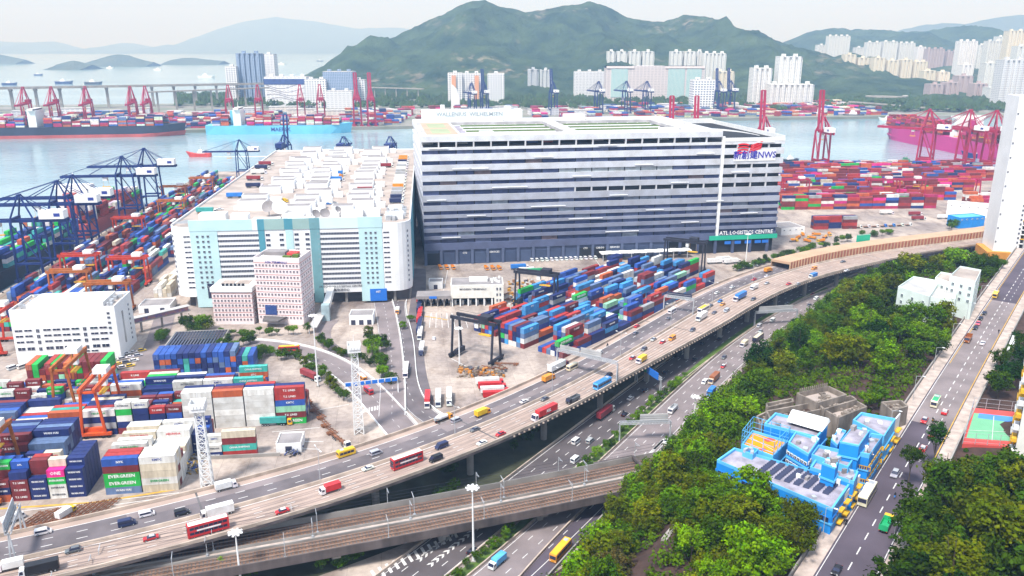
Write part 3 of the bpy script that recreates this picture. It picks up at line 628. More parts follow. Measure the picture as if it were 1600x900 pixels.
# canopy rows before the doors
mb = MB(); 
for k in range(14): mb.box(119+k*4.6, 123.3+k*4.6, -9, -2, 4.8+.2*(k%2), 5.3+.2*(k%2))
part(AT, 'dock_canopy', mb, 'white')
for k in range(7): mb = MB(); mb.box(120+k*10, 120.5+k*10, -8.6, -8.1, 0, 4.8); part(AT, 'canopy_post', mb, 'metal')
# ---------------- white and teal logistics building
HU = thing('freight_building', 'long white freight building with teal facade columns and a crowded roof car park', 'building', (-180,411,0), R(6.0))
HW, HD, HH = 126.0, 327.0, 44.5
def rounded(w_, d_, r, n_=7, inset=0.0):
    P = []
    for k in range(n_): a = math.pi + math.pi/2*k/(n_-1); P.append((r+(r-inset)*math.cos(a), r+(r-inset)*math.sin(a)))
    for k in range(n_): a = 1.5*math.pi + math.pi/2*k/(n_-1); P.append((w_-r+(r-inset)*math.cos(a), r+(r-inset)*math.sin(a)))
    return P + [(w_-inset, d_-inset), (inset, d_-inset)]
mb = MB(); mb.prism(rounded(HW, HD, 9), 6.5, HH-1.2); part(HU, 'wall', mb, 'white_wall')
P, Q = rounded(HW, HD, 9), rounded(HW, HD, 9, inset=.5); mb = MB(); n_ = len(P)
mb.add([(*p, z) for z in (HH-1.2, HH) for p in P] + [(*p, z) for z in (HH-1.2, HH) for p in Q],
  [f for i in range(n_) for j in [(i+1)%n_] for f in ((i,j,j+n_,i+n_),(2*n_+j,2*n_+i,3*n_+i,3*n_+j),(n_+i,n_+j,3*n_+j,3*n_+i))]); part(HU, 'parapet', mb, 'white_wall')
mb = MB(); mb.prism(rounded(HW, HD, 9, inset=.5), HH-1.19, HH-1.1); part(HU, 'roof_deck', mb, 'roof_brown')
mb = MB(); mb.box(6, HW-2, 6, HD-3, 0, 6.5); part(HU, 'undercroft_core', mb, 'concrete_dark')
for k in range(9): mb = MB(); mb.box(10+k*13.2, 11.4+k*13.2, 2, 3.4, 0, 6.5); part(HU, 'undercroft_column', mb, 'concrete')
def fcol(x0, x1, z0, z1, mt, nm='facade_panel', y=-.25): mb = MB(); mb.box(x0, x1, y, .2, z0, z1); return part(HU, nm, mb, mt)
zt = 42.2
for x0, x1, mt in ((11.6,25.4,'teal_pale'),(98.6,110.9,'teal_pale'),(46.4,49.6,'teal'),(73.2,78.2,'teal_dark'),(60.4,64.3,'teal_pale')):
    fcol(x0, x1, 1.2 if mt != 'teal_pale' or x0 > 50 else .5, zt, mt)
for x0, x1, mt in ((11.3,43.6,'teal_pale'),(43.6,46.2,'white_wall'),(46.2,49.8,'teal'),(49.8,60,'sage'),(60,64.4,'teal'),(64.4,73,'sage'),(73,78.4,'teal_dark'),(78.4,98.4,'teal_paler'),(98.4,111.2,'teal_pale')):
    fcol(x0, x1, zt, 48.0, mt, 'fascia_panel', -.4)
mb = MB(); mb.box(11.3, 111.2, .21, 1.4, HH-1.1, 47.8); part(HU, 'fascia_back', mb, 'white_wall')
mb = MB(); mb.box(7, 11.4, -.3, .1, 6.5, 6.9); part(HU, 'sill', mb, 'white')
strip_m = MB(); strip_m.box(-10.9, 10.9, -.1, .1, -.55, .55, mi=0)
for k in range(27): strip_m.box(-10.8+k*.82, -10.62+k*.82, -.2, -.1, -.55, .55, mi=1)
strip_m = strip_m.mesh('window_strip', ['glass_dark', 'metal'])
for r_ in range(11):
    z = 39.4 - 2.77*r_
    for xc in (36, 87.8): link('window_strip', strip_m, HU, (xc, -.05, z))
    for xs_, yy in (((15.1,17.9,20.5),-.26),((102.3,104.9,107.4),-.26)):
        for x in xs_: window(HU, x, z, 1.15, 1.15, yy-.1, 'metal')
    for x in (9.6, 113.1): window(HU, x, z, 3.4, 1.0, -.02)
    for x in (51.2, 58.2, 66.0, 71.6): window(HU, x, z, 2.2, 1.3, -.05, 'metal')
    for x, rz in ((1.7, R(-38)), (124.3, R(38))): window(HU, x, z-.2, .8, 1.3, 3.6, 'metal', rz=rz)
text('lettering', 'HUTCHISON LOGISTICS CENTRE', 1.55, HU, (87.5, -.3, 10.0), (R(90),0,0), 'logo_dark')
text('lettering', '\u548c\u9ec3\u7269\u6d41\u4e2d\u5fc3', 1.7, HU, (87, -.3, 7.9), (R(90),0,0), 'logo_dark')
fcol(103, 112, 1.2, 8, 'blue_sign', 'sign_board', -.6); text('lettering', 'HIT', 1.6, HU, (107.5, -.8, 6.4), (R(90),0,0), 'logo_white'); fcol(17.5, 30, 5.5, 13.5, 'glass_dark', 'louvre', -.4)
for x0 in (HW,):
    mb = MB(); mb.box(HW, HW+.4, 18, HD, 8, 41); part(HU, 'side_panel', mb, 'teal')
# roof clutter: stair boxes, lift housings, plant
random.seed(21)
cn = 0
for r_ in range(16):
    d = 30 + r_*18.3 + ru(-1.5,1.5)
    for ci, xc in enumerate((27, 55, 84)):
        if r_ == 0 and ci == 0 or rnd() < .06: continue
        x = xc + ru(-4,4) + (r_%2)*3; a, b_, h = ru(12,16), ru(7,9), ru(4.2,6)
        mb = MB(); mb.box(x, x+a, d, d+b_, HH-1.1, HH-1.1+h); mb.box(x+.4, x+a-.4, d+.4, d+b_-.4, HH-1.1+h, HH-1+h, mi=1)
        s_ = part(HU, 'stair_housing', mb, ['white_wall', 'roof_grey'])
        mb = MB(); e = ru(5,8); mb.box(x+a+.01, x+a+e, d+1.5, d+6, HH-1.1, HH-1.1+h*.62); part(HU, 'lift_housing', mb, 'white_wall')
        if rnd() < .5: mb = MB(); mb.box(x-3, x-.02, d+2, d+6, HH-1.1, HH-1.1+h*.4); part(HU, 'plant_box', mb, 'white')
for x, d, a, b_, h in ((31,8,9,6,5.5),(42,9,14,6,2.6),(60,10,14,6,2.2),(93,12,7,5,3),(88,17,12,6,4.5),(72,18,15,7,3.4),(13,14,14,7,5),(15,24,9,6,3),(56,18,12,6,3),(99,22,10,7,4),(112,14,10,12,2.4),(113,32,8,9,3)): mb = MB(); mb.box(x, x+a, d, d+b_, HH-1.1, HH-1.1+h); part(HU, 'plant_box', mb, 'white_wall')
for k in range(34): mb = MB(); x, d = ru(112,122), ru(10,42); mb.box(x, x+ru(.8,2.4), d, d+ru(.8,2), HH-1.1, HH+ru(.4,2.4)); part(HU, 'pipework', mb, 'metal')
for k in range(18): mb = MB(); x, d = ru(4,10), 8+k*.9; mb.beam((2+k*.2, 6+k*.5, HH+.8), (10, 6+k*.5, HH+.8), .12); part(HU, 'roof_lattice', mb, 'metal')
def dish(x, y, r, mt, az):
    mb = MB(); n_, m_ = 18, 5; P = [(0,0,0)]
    for j in range(1, m_+1):
        for i in range(n_): a = 6.2832*i/n_; q = r*j/m_; P.append((q*math.cos(a), q*math.sin(a), .28*q*q/r))
    F = [(0, 1+i, 1+(i+1)%n_) for i in range(n_)] + [(1+(j-1)*n_+i, 1+j*n_+i, 1+j*n_+(i+1)%n_, 1+(j-1)*n_+(i+1)%n_) for j in range(1, m_) for i in range(n_)]
    mb.add(P, F); o = part(HU, 'satellite_dish', mb, mt, True, loc=(x, y, HH+r+.6)); o.rotation_euler = (R(55), 0, az)
    mb = MB(); mb.tube((x, y, HH-1.1), (x, y, HH+r+.5), .3); part(HU, 'dish_mount', mb, 'metal')
dish(54, 24, 4.2, 'white', R(20)); dish(47, 30, 3.6, 'roof_grey', R(-15)); dish(75, 13, 2.4, 'roof_grey', R(40)); dish(80, 12, 2.8, 'roof_grey', R(20)); dish(86, 22, 2.4, 'roof_grey', R(60))
# ---------------- pink office blocks
def office(label, loc, rz, w_, d_, h, cols, rows, z0, pitch, name='office_block'):
    o = thing(name, label, 'building', loc, rz, 'pink office blocks'); mb = MB(); mb.box(0, w_, 0, d_, 0, h); part(o, 'wall', mb, 'pink_wall')
    for s_ in ((0, w_, 0, .4), (0, w_, d_-.4, d_), (0, .4, .4, d_-.4), (w_-.4, w_, .4, d_-.4)): mb = MB(); mb.box(*s_, h, h+1.3); part(o, 'parapet', mb, 'pink_pale')
    mb = MB(); mb.box(.4, w_-.4, .4, d_-.4, h, h+.05); part(o, 'roof', mb, 'roof_pale')
    for r_ in range(rows):
        z = z0+r_*pitch; mb = MB(); mb.box(-.12, w_+.12, -.12, d_, z+1.15, z+1.4); part(o, 'string_course', mb, 'pink_trim')
        for c in range(cols): window(o, (c+.75)*w_/(cols+.5), z, .95, 1.25, -.02, 'pink_pale')
        for c in range(5): window(o, w_+.02, z, .95, 1.25, (c+.8)*d_/5.6, 'pink_pale', rz=R(90))
    return o
o = office('taller pink office tower standing in front of the white freight building', (-128.5,387.5,0), R(-6), 23.5, 17, 33.5, 13, 10, 3.6, 3.02)
for x, y, a, b_, h, mt in ((2,9,11,6,1.8,'roof_grey'),(15,8,5,5,1.6,'red_paint'),(14,4.5,4,2,.9,'grass'),(19,5,3,3,1.5,'grass'),(3,2,3,2,1,'white')): mb = MB(); mb.box(x*.95,x*.95+a,y,y+b_,33.55,33.55+h); part(o, 'roof_plant', mb, mt)
text('lettering', 'ASIA TERMINALS', 1.5, o, (11.6, -.15, 32.3), (R(90),0,0), 'logo_blue')
mb = MB(); mb.prism([(5,-7),(13,-7),(15,-.2),(3,-.2)], 3.4, 4.2); part(o, 'entrance_canopy', mb, 'concrete_dark'); mb = MB(); mb.box(4,10,-.3,-.1,5,10); part(o, 'entrance_glazing', mb, 'glass_blue')
o = office('shorter pink office block with a white rimmed roof beside the taller one', (-150.5,386,0), R(0), 20, 15, 17.2, 11, 6, 2.6, 2.5)
mb = MB(); mb.box(-.5,20.5,-.5,15.5,17.2,19.4); part(o, 'roof_rim', mb, 'white'); mb = MB(); mb.box(2.5,9.3,6,13,19.41,19.6); mb.box(10.2,17,6,13,19.41,19.6); part(o, 'skylight', mb, 'roof_brown')
for k in range(6): mb = MB(); x = 4.5+k*2; mb.box(x,x+1.2,2.6,3.8,19.4,20.5); part(o, 'roof_fan', mb, 'dark')
# ---------------- white terminal office at left
TB = thing('terminal_office', 'white terminal office block with rows of dark windows near the quay', 'building', (-219,333,0), R(8))
mb = MB(); mb.box(0,43.5,0,23,0,24); part(TB, 'wall', mb, 'white_wall'); mb = MB(); mb.box(6,38,3,20,24,26.2); part(TB, 'roof_housing', mb, 'white'); mb = MB(); mb.box(.4,43.1,.4,22.6,24,24.06); part(TB, 'roof', mb, 'roof_brown')
for s_ in ((0,43.5,0,.4),(0,43.5,22.6,23),(0,.4,.4,22.6),(43.1,43.5,.4,22.6)): mb = MB(); mb.box(*s_,24,25); part(TB, 'parapet', mb, 'white_wall')
for r_, z in enumerate((15.3,12.7,10.0,6.8)):
    for c in range(10):
        if c in (2,7): window(TB, 2.6+c*3.9, z-.3, 1.4, 1.7, -.03, 'metal'); continue
        window(TB, 2.6+c*3.9, z, 3.3, 1.15 if r_ < 3 else 1.7, -.03, 'white', 'glass_dark')
for z in (21.8,19.8,17.4,15,12.6): window(TB, 40.6, z, 1.2, 1.1, -.03, 'metal')
for k in range(4): window(TB, 30+k*3.6-8, 4.6, 3, 1.0, -.03)
for k in range(5): mb = MB(); mb.box(12+k*4.6,15.4+k*4.6,-.1,.2,0,2.9); part(TB, 'loading_door', mb, 'glass_dark')
for k in range(8): window(TB, 43.53, 4+k*2.3, 1.3, 1.1, 17.5, 'metal', rz=R(90))
mb = MB(); mb.box(43.5,43.8,8,9.2,5,20); part(TB, 'downpipe_panel', mb, 'roof_pale')
for k in range(26): mb = MB(); x = ru(.8,5) if k%2 else ru(38.5,42); y = ru(1,21); mb.box(x,x+ru(.5,1.6),y,y+ru(.5,1.4),24,24+ru(.6,2.2)); part(TB, 'roof_plant', mb, 'metal')
# ---------------- gatehouse and weighbridge canopy
GH = thing('gatehouse', 'white gatehouse over truck lanes in front of the grey logistics centre', 'building', (-33,415,0), R(3))
mb = MB(); mb.box(0,28.5,0,15,4.6,12); part(GH, 'upper_storey', mb, 'cream_white'); mb = MB(); mb.box(23.5,28.5,0,15,0,4.6); part(GH, 'stair_end', mb, 'cream_white')
for k in range(6): mb = MB(); mb.box(.4+k*4.3,1.1+k*4.3,.3,14,0,4.6); part(GH, 'lane_wall', mb, 'white'); mb = MB(); mb.box(1.8+k*4.0,3.0+k*4.0,3,5,0,2.6); part(GH, 'booth', mb, 'white')
mb = MB(); mb.box(.5,28,8,9,0,4.5); part(GH, 'rear_screen', mb, 'dark')
mb = MB(); mb.box(.5,28,.6,14.4,12,12.08); part(GH, 'roof', mb, 'roof_grey'); mb = MB(); mb.box(10,20,6,11,12.1,13.6); part(GH, 'roof_housing', mb, 'white')
for k in range(10): mb = MB(); x = 21+ru(0,6); y = ru(3,12); mb.box(x,x+1.2,y,y+1.2,12.1,13.2); part(GH, 'roof_unit', mb, 'white')
for i in range(2):
    for r_ in range(3): window(GH, 25.0+i*1.7, 3.2+r_*3.2, .9, 1.5, -.03, 'metal')
text('lettering', 'MODERN TERMINALS', 1.5, GH, (12, -.15, 9.6), (R(90),0,0), 'logo_dark')
mb = MB(); mb.box(-18.5,0,-1,9,4.7,6.4); part(GH, 'canopy', mb, 'roof_grey')
for k in range(6): mb = MB(); mb.box(-18+k*3.5,-17.4+k*3.5,0,8,0,4.7); part(GH, 'canopy_wall', mb, 'concrete'); mb = MB(); mb.box(-17+k*3.5,-15.6+k*3.5,6,6.3,0,4.5); part(GH, 'lane_screen', mb, 'dark')
mb = MB(); mb.box(-11.5,-7.5,-1.4,-1.05,5,6.3); part(GH, 'blue_sign', mb, 'blue_sign')
# ---------------- small yard buildings
def hut(label, px, z, rz, w_, d_, h, name='yard_office', wall='white_wall', roof='roof_grey', doors=2, win=0):
    x, y, _ = G(*px); o = thing(name, label, 'building', (x, y, z), rz); mb = MB(); mb.box(0,w_,0,d_,0,h); part(o, 'wall', mb, wall)
    mb = MB(); mb.box(.3,w_-.3,.3,d_-.3,h,h+.06); part(o, 'roof', mb, roof)
    for s_ in ((0,w_,0,.3),(0,w_,d_-.3,d_),(0,.3,.3,d_-.3),(w_-.3,w_,.3,d_-.3)): mb = MB(); mb.box(*s_,h,h+.5); part(o, 'parapet', mb, wall)
    for k in range(doors): mb = MB(); a = (k+.5)*w_/doors; mb.box(a-1.1,a+1.1,-.08,.1,0,min(2.6,h-.4)); part(o, 'door', mb, 'glass_dark')
    for k in range(win): window(o, (k+.5)*w_/win, h-1.3, 1.4, .9, -.03)
    return o
hut('small white block with dark doors below the reefer racks', (217,490), 0, R(8), 16, 13, 3.6)
hut('little white gate office beside the curved ramp road', (546,508), 0, R(4), 12, 10, 4.6, doors=3)
hut('low white yard hut with a grey roof among tangled trailers', (432,709), 0, R(6), 8.5, 9, 3.2, doors=1)
hut('white shed with a ribbed roof behind the magenta yard', (1220,368), 0, R(15), 20, 20, 5, doors=0, win=4)
o = hut('bright blue two storey site office beside the right hand container yard', (1497,357), 0, R(15), 24, 12, 8, 'site_office', 'blue_bright', 'blue_pale', 0, 5)
o = hut('long white canopy building at the edge of the right hand yard', (1478,335), 0, R(-28), 58, 16, 9, 'canopy_building', 'white', 'roof_pale', 0, 9)
o = hut('white cargo shed with clear roof edge by the gate', (670,452), 0, R(3), 8, 8, 4, doors=1)
sp = thing('slatted_canopy', 'dark slatted roof over a square plant enclosure by the trees', 'canopy', (*G(258,555)[:2],0), R(8))
for s_ in ((0,25,0,.6),(0,25,19.4,20),(0,.6,.6,19.4),(24.4,25,.6,19.4)): mb = MB(); mb.box(*s_,0,4.4); part(sp, 'wall', mb, 'concrete')
for k in range(17): mb = MB(); mb.box(.8+k*1.4,1.5+k*1.4,.7,19.3,4.0,4.3); part(sp, 'slat', mb, 'solar')
mb = MB(); mb.box(.6,24.4,.6,19.4,.05,.1); part(sp, 'floor', mb, 'dark')
fb = thing('footbridge', 'covered footbridge with a patterned side linking the white office and trees', 'footbridge')
mb = MB(); a, c = Vector(G(208,522)), Vector(G(298,500)); d = (c-a); 
mb.beam((a.x,a.y,5.6),(c.x,c.y,5.6), 3, .5); part(fb, 'deck', mb, 'concrete'); mb = MB(); mb.beam((a.x,a.y-1.3,6.8),(c.x,c.y-1.3,6.8), .3, 2); part(fb, 'side_panel', mb, 'mural'); mb = MB(); mb.beam((a.x,a.y,8),(c.x,c.y,8), 3.4, .3); part(fb, 'roof', mb, 'roof_pale')
for k in (.15,.5,.85): p = a.lerp(c,k); mb = MB(); mb.cbox((p.x,p.y,0), (.8,.8,5.4)); part(fb, 'pier', mb, 'concrete')
wk = thing('covered_walkway', 'pale ribbed covered walkway running from the pink tower to the road', 'walkway')
a, c = Vector(G(489,522)), Vector(G(510,486)); d = (c-a)/14
for k in range(14): p, q = a+d*k, a+d*(k+.94); mb = MB(); mb.beam((p.x,p.y,3.4),(q.x,q.y,3.4), 4.2, .25); part(wk, 'roof_panel', mb, 'roof_pale')
for k in range(0,15,3): p = a+d*k; mb = MB(); mb.cbox((p.x-1.7,p.y,0), (.3,.3,3.3)); part(wk, 'post', mb, 'metal')
wt = thing('stair_tower', 'white glazed footbridge tower beside the freight building entrance', 'stair tower')
a, c = Vector(G(510,500)), Vector(G(519,474)); mb = MB(); mb.beam((a.x,a.y,6),(c.x,c.y,8), 3.4, 3); part(wt, 'walkway', mb, 'white'); mb = MB(); mb.cbox((a.x,a.y,0), (4,4,8.5), .1); part(wt, 'tower', mb, 'glass_pale')
# ================================================================== HILLSIDE BUILDINGS
def pl(L, z): return [G(*p, z)[:2] for p in L]
def ccw(P): 
    a = sum(P[i][0]*P[(i+1)%len(P)][1]-P[(i+1)%len(P)][0]*P[i][1] for i in range(len(P))); return P if a > 0 else P[::-1]
def inset(P, d):
    c = [sum(p[i] for p in P)/len(P) for i in (0,1)]; Q = []
    for p in P: v = Vector((c[0]-p[0], c[1]-p[1])); v = v.normalized()*d*1.4; Q.append((p[0]+v.x, p[1]+v.y))
    return Q
FOOT = []
def block(root, P, z0, z, wall, roof, par=.9, trim=None, th=.35):
    """walls with a parapet round a sunk roof"""
    P = ccw(P); Q = inset(P, th); n_ = len(P); FOOT.append(P)
    mb = MB(); mb.prism(P, z0, z-.1); part(root, 'wall', mb, wall)
    mb = MB(); mb.prism(Q, z-.1, z); part(root, 'roof', mb, roof)
    if root is SCH if 'SCH' in globals() else False:
        for zz in np.arange(z-3.3, max(z0, 28), -3.4):
            for i in range(n_):
                p_, q_ = Vector(P[i]), Vector(P[(i+1)%n_]); e_ = (q_-p_).normalized()*.2; nn = Vector((e_.y, -e_.x)).normalized()*.12; mb = MB(); mb.beam((*(p_+nn-e_),zz),(*(q_+nn+e_),zz), .25, .42); part(root, 'floor_band', mb, 'blue_pale')
        c_ = [sum(p[k_] for p in P)/n_ for k_ in (0,1)]
        for k_ in range(0 if roof == 'orange_floor' else 4):
            t_ = ru(.25,.75); v_ = random.choice(P); mb = MB(); mb.cbox((c_[0]+(v_[0]-c_[0])*t_, c_[1]+(v_[1]-c_[1])*t_, z), (ru(.5,1.6), ru(.5,1.2), ru(.4,1.3)), ru(0,1.5)); part(root, 'roof_unit', mb, random.choice(('white','metal','roof_grey')))
    if par:
        for i in range(n_):
            j = (i+1) % n_; mb = MB(); mb.add([(*P[i],z-.1),(*P[j],z-.1),(*Q[j],z-.1),(*Q[i],z-.1),(*P[i],z+par),(*P[j],z+par),(*Q[j],z+par),(*Q[i],z+par)], [(0,3,2,1),(4,5,6,7),(0,1,5,4),(1,2,6,5),(2,3,7,6),(3,0,4,7)]); part(root, 'parapet', mb, trim or wall)
    return P
def facing(root, P, a, b_, z0, z1, cols, rows, frame='blue_pale', pane='glass_dark', w_=1.5, h_=1.2):
    """a grid of windows on the wall between corners a and b_"""
    p, q = Vector(P[a]), Vector(P[b_]); d = q-p; L = d.length; d.normalize(); nrm = Vector((d.y, -d.x)); rz = math.atan2(d.y, d.x)
    for r_ in range(rows):
        for c in range(cols):
            s = p + d*(L*(c+.5)/cols) + nrm*.05; z = z0 + (z1-z0)*(r_+.5)/rows
            link('window', win_mesh(w_, h_, frame, pane), root, (s.x, s.y, z), rz)
SCH = thing('school', 'bright blue school of stepped flat-roofed blocks beside the hillside street', 'school')
ZB = 27
P1 = block(SCH, pl([(1120,722),(1301,799),(1330,757),(1147,703)], 38), ZB-3, 38, 'blue_bright', 'roof_lilac', .7, 'blue_pale')
for i in range(4): p, q = P1[i], P1[(i+1)%4]; facing(SCH, P1, i, (i+1)%4, 33.5, 37.2, 9 if i%2 == 0 else 5, 1, 'blue_deep', 'glass_dark', 2.2, 1.7); facing(SCH, P1, i, (i+1)%4, 29, 33, 9 if i%2 == 0 else 5, 1, 'blue_bright', 'glass_dark', 2.4, 1.9)
P2 = block(SCH, pl([(1158,697),(1208,716),(1232,692),(1175,675)], 38.6), ZB, 38.6, 'blue_pale', 'orange_floor', .6, 'blue_pale')
for i in range(4):     # tall mesh fence round the court
    p, q = Vector(P2[i]), Vector(P2[(i+1)%4]); L = (q-p).length; n_ = max(3, int(L/2.2))
    for k in range(n_+1): s = p.lerp(q, k/n_); mb = MB(); mb.tube((s.x,s.y,38.6),(s.x,s.y,43), .09, n=5); part(SCH, 'fence_post', mb, 'blue_pale')
    for z in (40, 41.5, 43): mb = MB(); mb.beam((p.x,p.y,z),(q.x,q.y,z), .09); part(SCH, 'fence_rail', mb, 'blue_pale')
c = [sum(p[i] for p in P2)/4 for i in (0,1)]
for k, (dx, dy, a, b_) in enumerate(((2.2,2.6,2.6,1.6),(-1,-2.6,1.6,1))): mb = MB(); mb.cbox((c[0]+dx,c[1]+dy,38.63),(a,b_,.03),.5); part(SCH, 'court_key', mb, 'red_court')
mb = MB(); mb.cbox((c[0],c[1],38.62),(.12,9,.02),.5); part(SCH, 'court_line', mb, 'line_white')
block(SCH, pl([(1194,665),(1211,648),(1293,668),(1277,686)], 40), ZB, 40, 'blue_bright', 'roof_lilac', .7, 'blue_pale')
P4 = block(SCH, pl([(1231,694),(1243,677),(1281,688),(1263,713)], 41.5), ZB, 41.5, 'blue_bright', 'roof_lilac', .6, 'blue_pale')
for i in range(4): facing(SCH, P4, i, (i+1)%4, 36, 40.5, 6, 2, 'white', 'dark', .9, .8)
P5 = block(SCH, pl([(1266,714),(1278,699),(1339,713),(1325,734)], 40), ZB, 40, 'blue_pale', 'roof_lilac', .8, 'blue_pale')
block(SCH, pl([(1284,725),(1293,716),(1311,721),(1305,733)], 43), ZB, 43, 'blue_bright', 'roof_lilac', .3, 'blue_pale')
P6 = block(SCH, pl([(1312,692),(1332,667),(1359,674),(1342,698)], 44.5), ZB, 44.5, 'blue_bright', 'roof_lilac', .3, 'blue_pale')
P7 = block(SCH, pl([(1340,712),(1361,682),(1379,685),(1358,716)], 41), ZB, 41, 'blue_bright', 'roof_lilac', 1.0, 'blue_pale')
for i in range(4): facing(SCH, P7, i, (i+1)%4, 33, 40, 5, 2, 'yellow_paint', 'glass_blue', 1.8, 1.1)
P8 = block(SCH, pl([(1332,660),(1345,648),(1399,658),(1381,686)], 40), ZB, 40, 'blue_pale', 'roof_lilac', .8, 'blue_pale')
P9 = block(SCH, pl([(1298,716-26),(1311,705-33),(1322,676),(1308,699)], 40.5), ZB, 40.5, 'blue_deep', 'roof_lilac', .6, 'blue_pale')
P10 = block(SCH, pl([(1265,734),(1274,721),(1341,741),(1334,757)], 39), ZB, 39, 'blue_bright', 'roof_lilac', .8, 'blue_pale')
for i in range(4): facing(SCH, P10, i, (i+1)%4, 33, 38, 5, 1, 'yellow_paint', 'glass_blue', 2.2, 1.2)
# white street front with yellow sunshades
for a, b_, z1 in (((1302,800),(1340,752),37.8),((1360,718),(1402,664),39.6)):
    p, q = Vector(G(*a, 36)[:2]), Vector(G(*b_, 36)[:2]); mb = MB(); mb.beam((p.x+.3,p.y,(ZB+z1)/2),(q.x+.3,q.y,(ZB+z1)/2), .3, z1-ZB); part(SCH, 'street_wall', mb, 'white_wall')
    for k in range(4):
        for z in (33, 36): s, e = p.lerp(q, (k+.2)/4), p.lerp(q, (k+.75)/4); mb = MB(); mb.beam((s.x+.9,s.y-.5,z),(e.x+.9,e.y-.5,z), 1.1, .35); part(SCH, 'sunshade', mb, 'yellow_paint')
# barrel roof of the hall
a, b_, c_, d_ = [Vector(G(*p, 42)) for p in ((1230,653),(1244,640),(1298,653),(1285,669))]
mb = MB(); P = []
for k in range(11): t = k/10; h = math.sin(math.pi*t)*2.2; p, q = a.lerp(b_, t), d_.lerp(c_, t); P += [(p.x,p.y,41+h),(q.x,q.y,41+h)]
mb.add(P, [(2*k,2*k+1,2*k+3,2*k+2) for k in range(10)] + [tuple(range(0,22,2)), tuple(range(21,0,-2))]); part(SCH, 'barrel_roof', mb, 'white', True)
# solar panels in rows
p0, px, py = Vector((*P1[0],0)), None, None
A, B, D = [Vector((*p,0)) for p in pl([(1147,703),(1330,757),(1120,722)], 38)]; ux = (B-A).normalized(); uy = (D-A).normalized(); rz = math.atan2(ux.y, ux.x)
panel = MB().add([(-.9,-.8,.15),(.9,-.8,.15),(.9,.8,.7),(-.9,.8,.7),(-.9,-.8,.08),(.9,-.8,.08),(.9,.8,.62),(-.9,.8,.62)], [(0,1,2,3),(7,6,5,4),(0,4,5,1),(1,5,6,2),(2,6,7,3),(3,7,4,0)]).mesh('solar_panel', 'solar')
LX, LY = (B-A).length, (D-A).length
for i in range(8):
    for j in range(8):
        if rnd() < .06 or (i == 6 and j < 3): continue
        s = A+ux*(LX*(.36+.078*i))+uy*(LY*(.08+.115*j)); o = link('solar_panel', panel, SCH, (s.x, s.y, 38.02), rz); o.scale = (.78,.62,.6)
for k in range(5): s = A+ux*(LX*(.78+.035*k))+uy*(LY*.22); mb = MB(); mb.cbox((s.x,s.y,38),(.9,.8,1.3),rz); part(SCH, 'cooling_unit', mb, 'white')
for s_, e_ in (((1160,707),(1178,713)),((1178,713),(1192,700))): pass
P = pl([(1160,706),(1172,698),(1186,703),(1176,712)], 39.2); block(SCH, P, 38, 39.2, 'blue_pale', 'blue_bright', .3, 'blue_pale')
P = pl([(1264,806),(1301,820),(1304,812),(1268,798)], 32); mb = MB(); mb.prism(ccw(P), 31.6, 32); part(SCH, 'green_awning', mb, 'green_bright')
# ---------------- derelict concrete shell
DR = thing('derelict_building', 'roofless grey concrete shell of walls behind the blue school', 'ruin')
def shell(pts, z0, z1, th=.5, floor='soil'):
    P = ccw(pl(pts, z1)); n_ = len(P); FOOT.append(P)
    for i in range(n_): p, q = P[i], P[(i+1)%n_]; mb = MB(); mb.beam((*p,(z0+z1)/2),(*q,(z0+z1)/2), th, z1-z0); part(DR, 'wall', mb, 'concrete_old')
    mb = MB(); mb.prism(inset(P, th*.6), z0, z1-1.5); part(DR, 'floor', mb, floor); mb = MB(); c_ = [sum(p[k_] for p in P)/n_ for k_ in (0,1)]
    for k_ in range(26): t_ = ru(0,.85); f_ = ru(0,1); i_ = random.randrange(n_); v_ = [P[i_][q]*(1-f_)+P[(i_+1)%n_][q]*f_ for q in (0,1)]; mb.cbox((c_[0]+(v_[0]-c_[0])*t_, c_[1]+(v_[1]-c_[1])*t_, z1-1.52), (ru(.3,1.4), ru(.3,1), ru(.2,.9)), ru(0,3))
    tag(part(DR, 'rubble', mb, 'concrete_old'), kind='stuff')
shell([(1246,614),(1294,603),(1322,616),(1277,629)], 28, 40, floor='roof_brown'); shell([(1198,642),(1276,628),(1287,638),(1205,655)], 28, 38.5); shell([(1277,628),(1330,618),(1338,624),(1287,639)], 28, 39, floor='dark'); shell([(1289,640),(1338,626),(1354,635),(1310,652)], 28, 38.5, floor='roof_brown'); shell([(1183,650),(1200,642),(1206,655),(1188,662)], 26, 36.5)
shell([(1198,630),(1238,622),(1239,627),(1199,636)], 28, 37); shell([(1378,628),(1408,625),(1418,634),(1395,642)], 30, 38, floor='soil')
for k in range(14): p = Vector(G(1250+k*3.2,613-k*.7,40)); mb = MB(); mb.cbox((p.x,p.y,38.5),(.3,.3,2.6)); part(DR, 'bare_column', mb, 'concrete_old')
# ---------------- pale green house among the trees
WH = thing('hillside_house', 'pale mint house of cubic blocks with flat roofs among the trees', 'house')
for pts, z, mt in (([(1403,450),(1427,434),(1468,441),(1452,466)], 42, 'mint'), ([(1461,436),(1470,427),(1492,431),(1486,444)], 44, 'mint'), ([(1484,433),(1500,418),(1533,424),(1524,443)], 47, 'mint'), ([(1452,466),(1462,447),(1496,452),(1492,470)], 41, 'mint')):
    P = block(WH, pl(pts, z), 24, z, mt, 'roof_brown' if z > 43 else 'roof_pale', .7, mt)
    for i in range(4): facing(WH, P, i, (i+1)%4, z-9, z-1, 3, 3, 'mint', 'glass_dark', 1.1, 1.3)
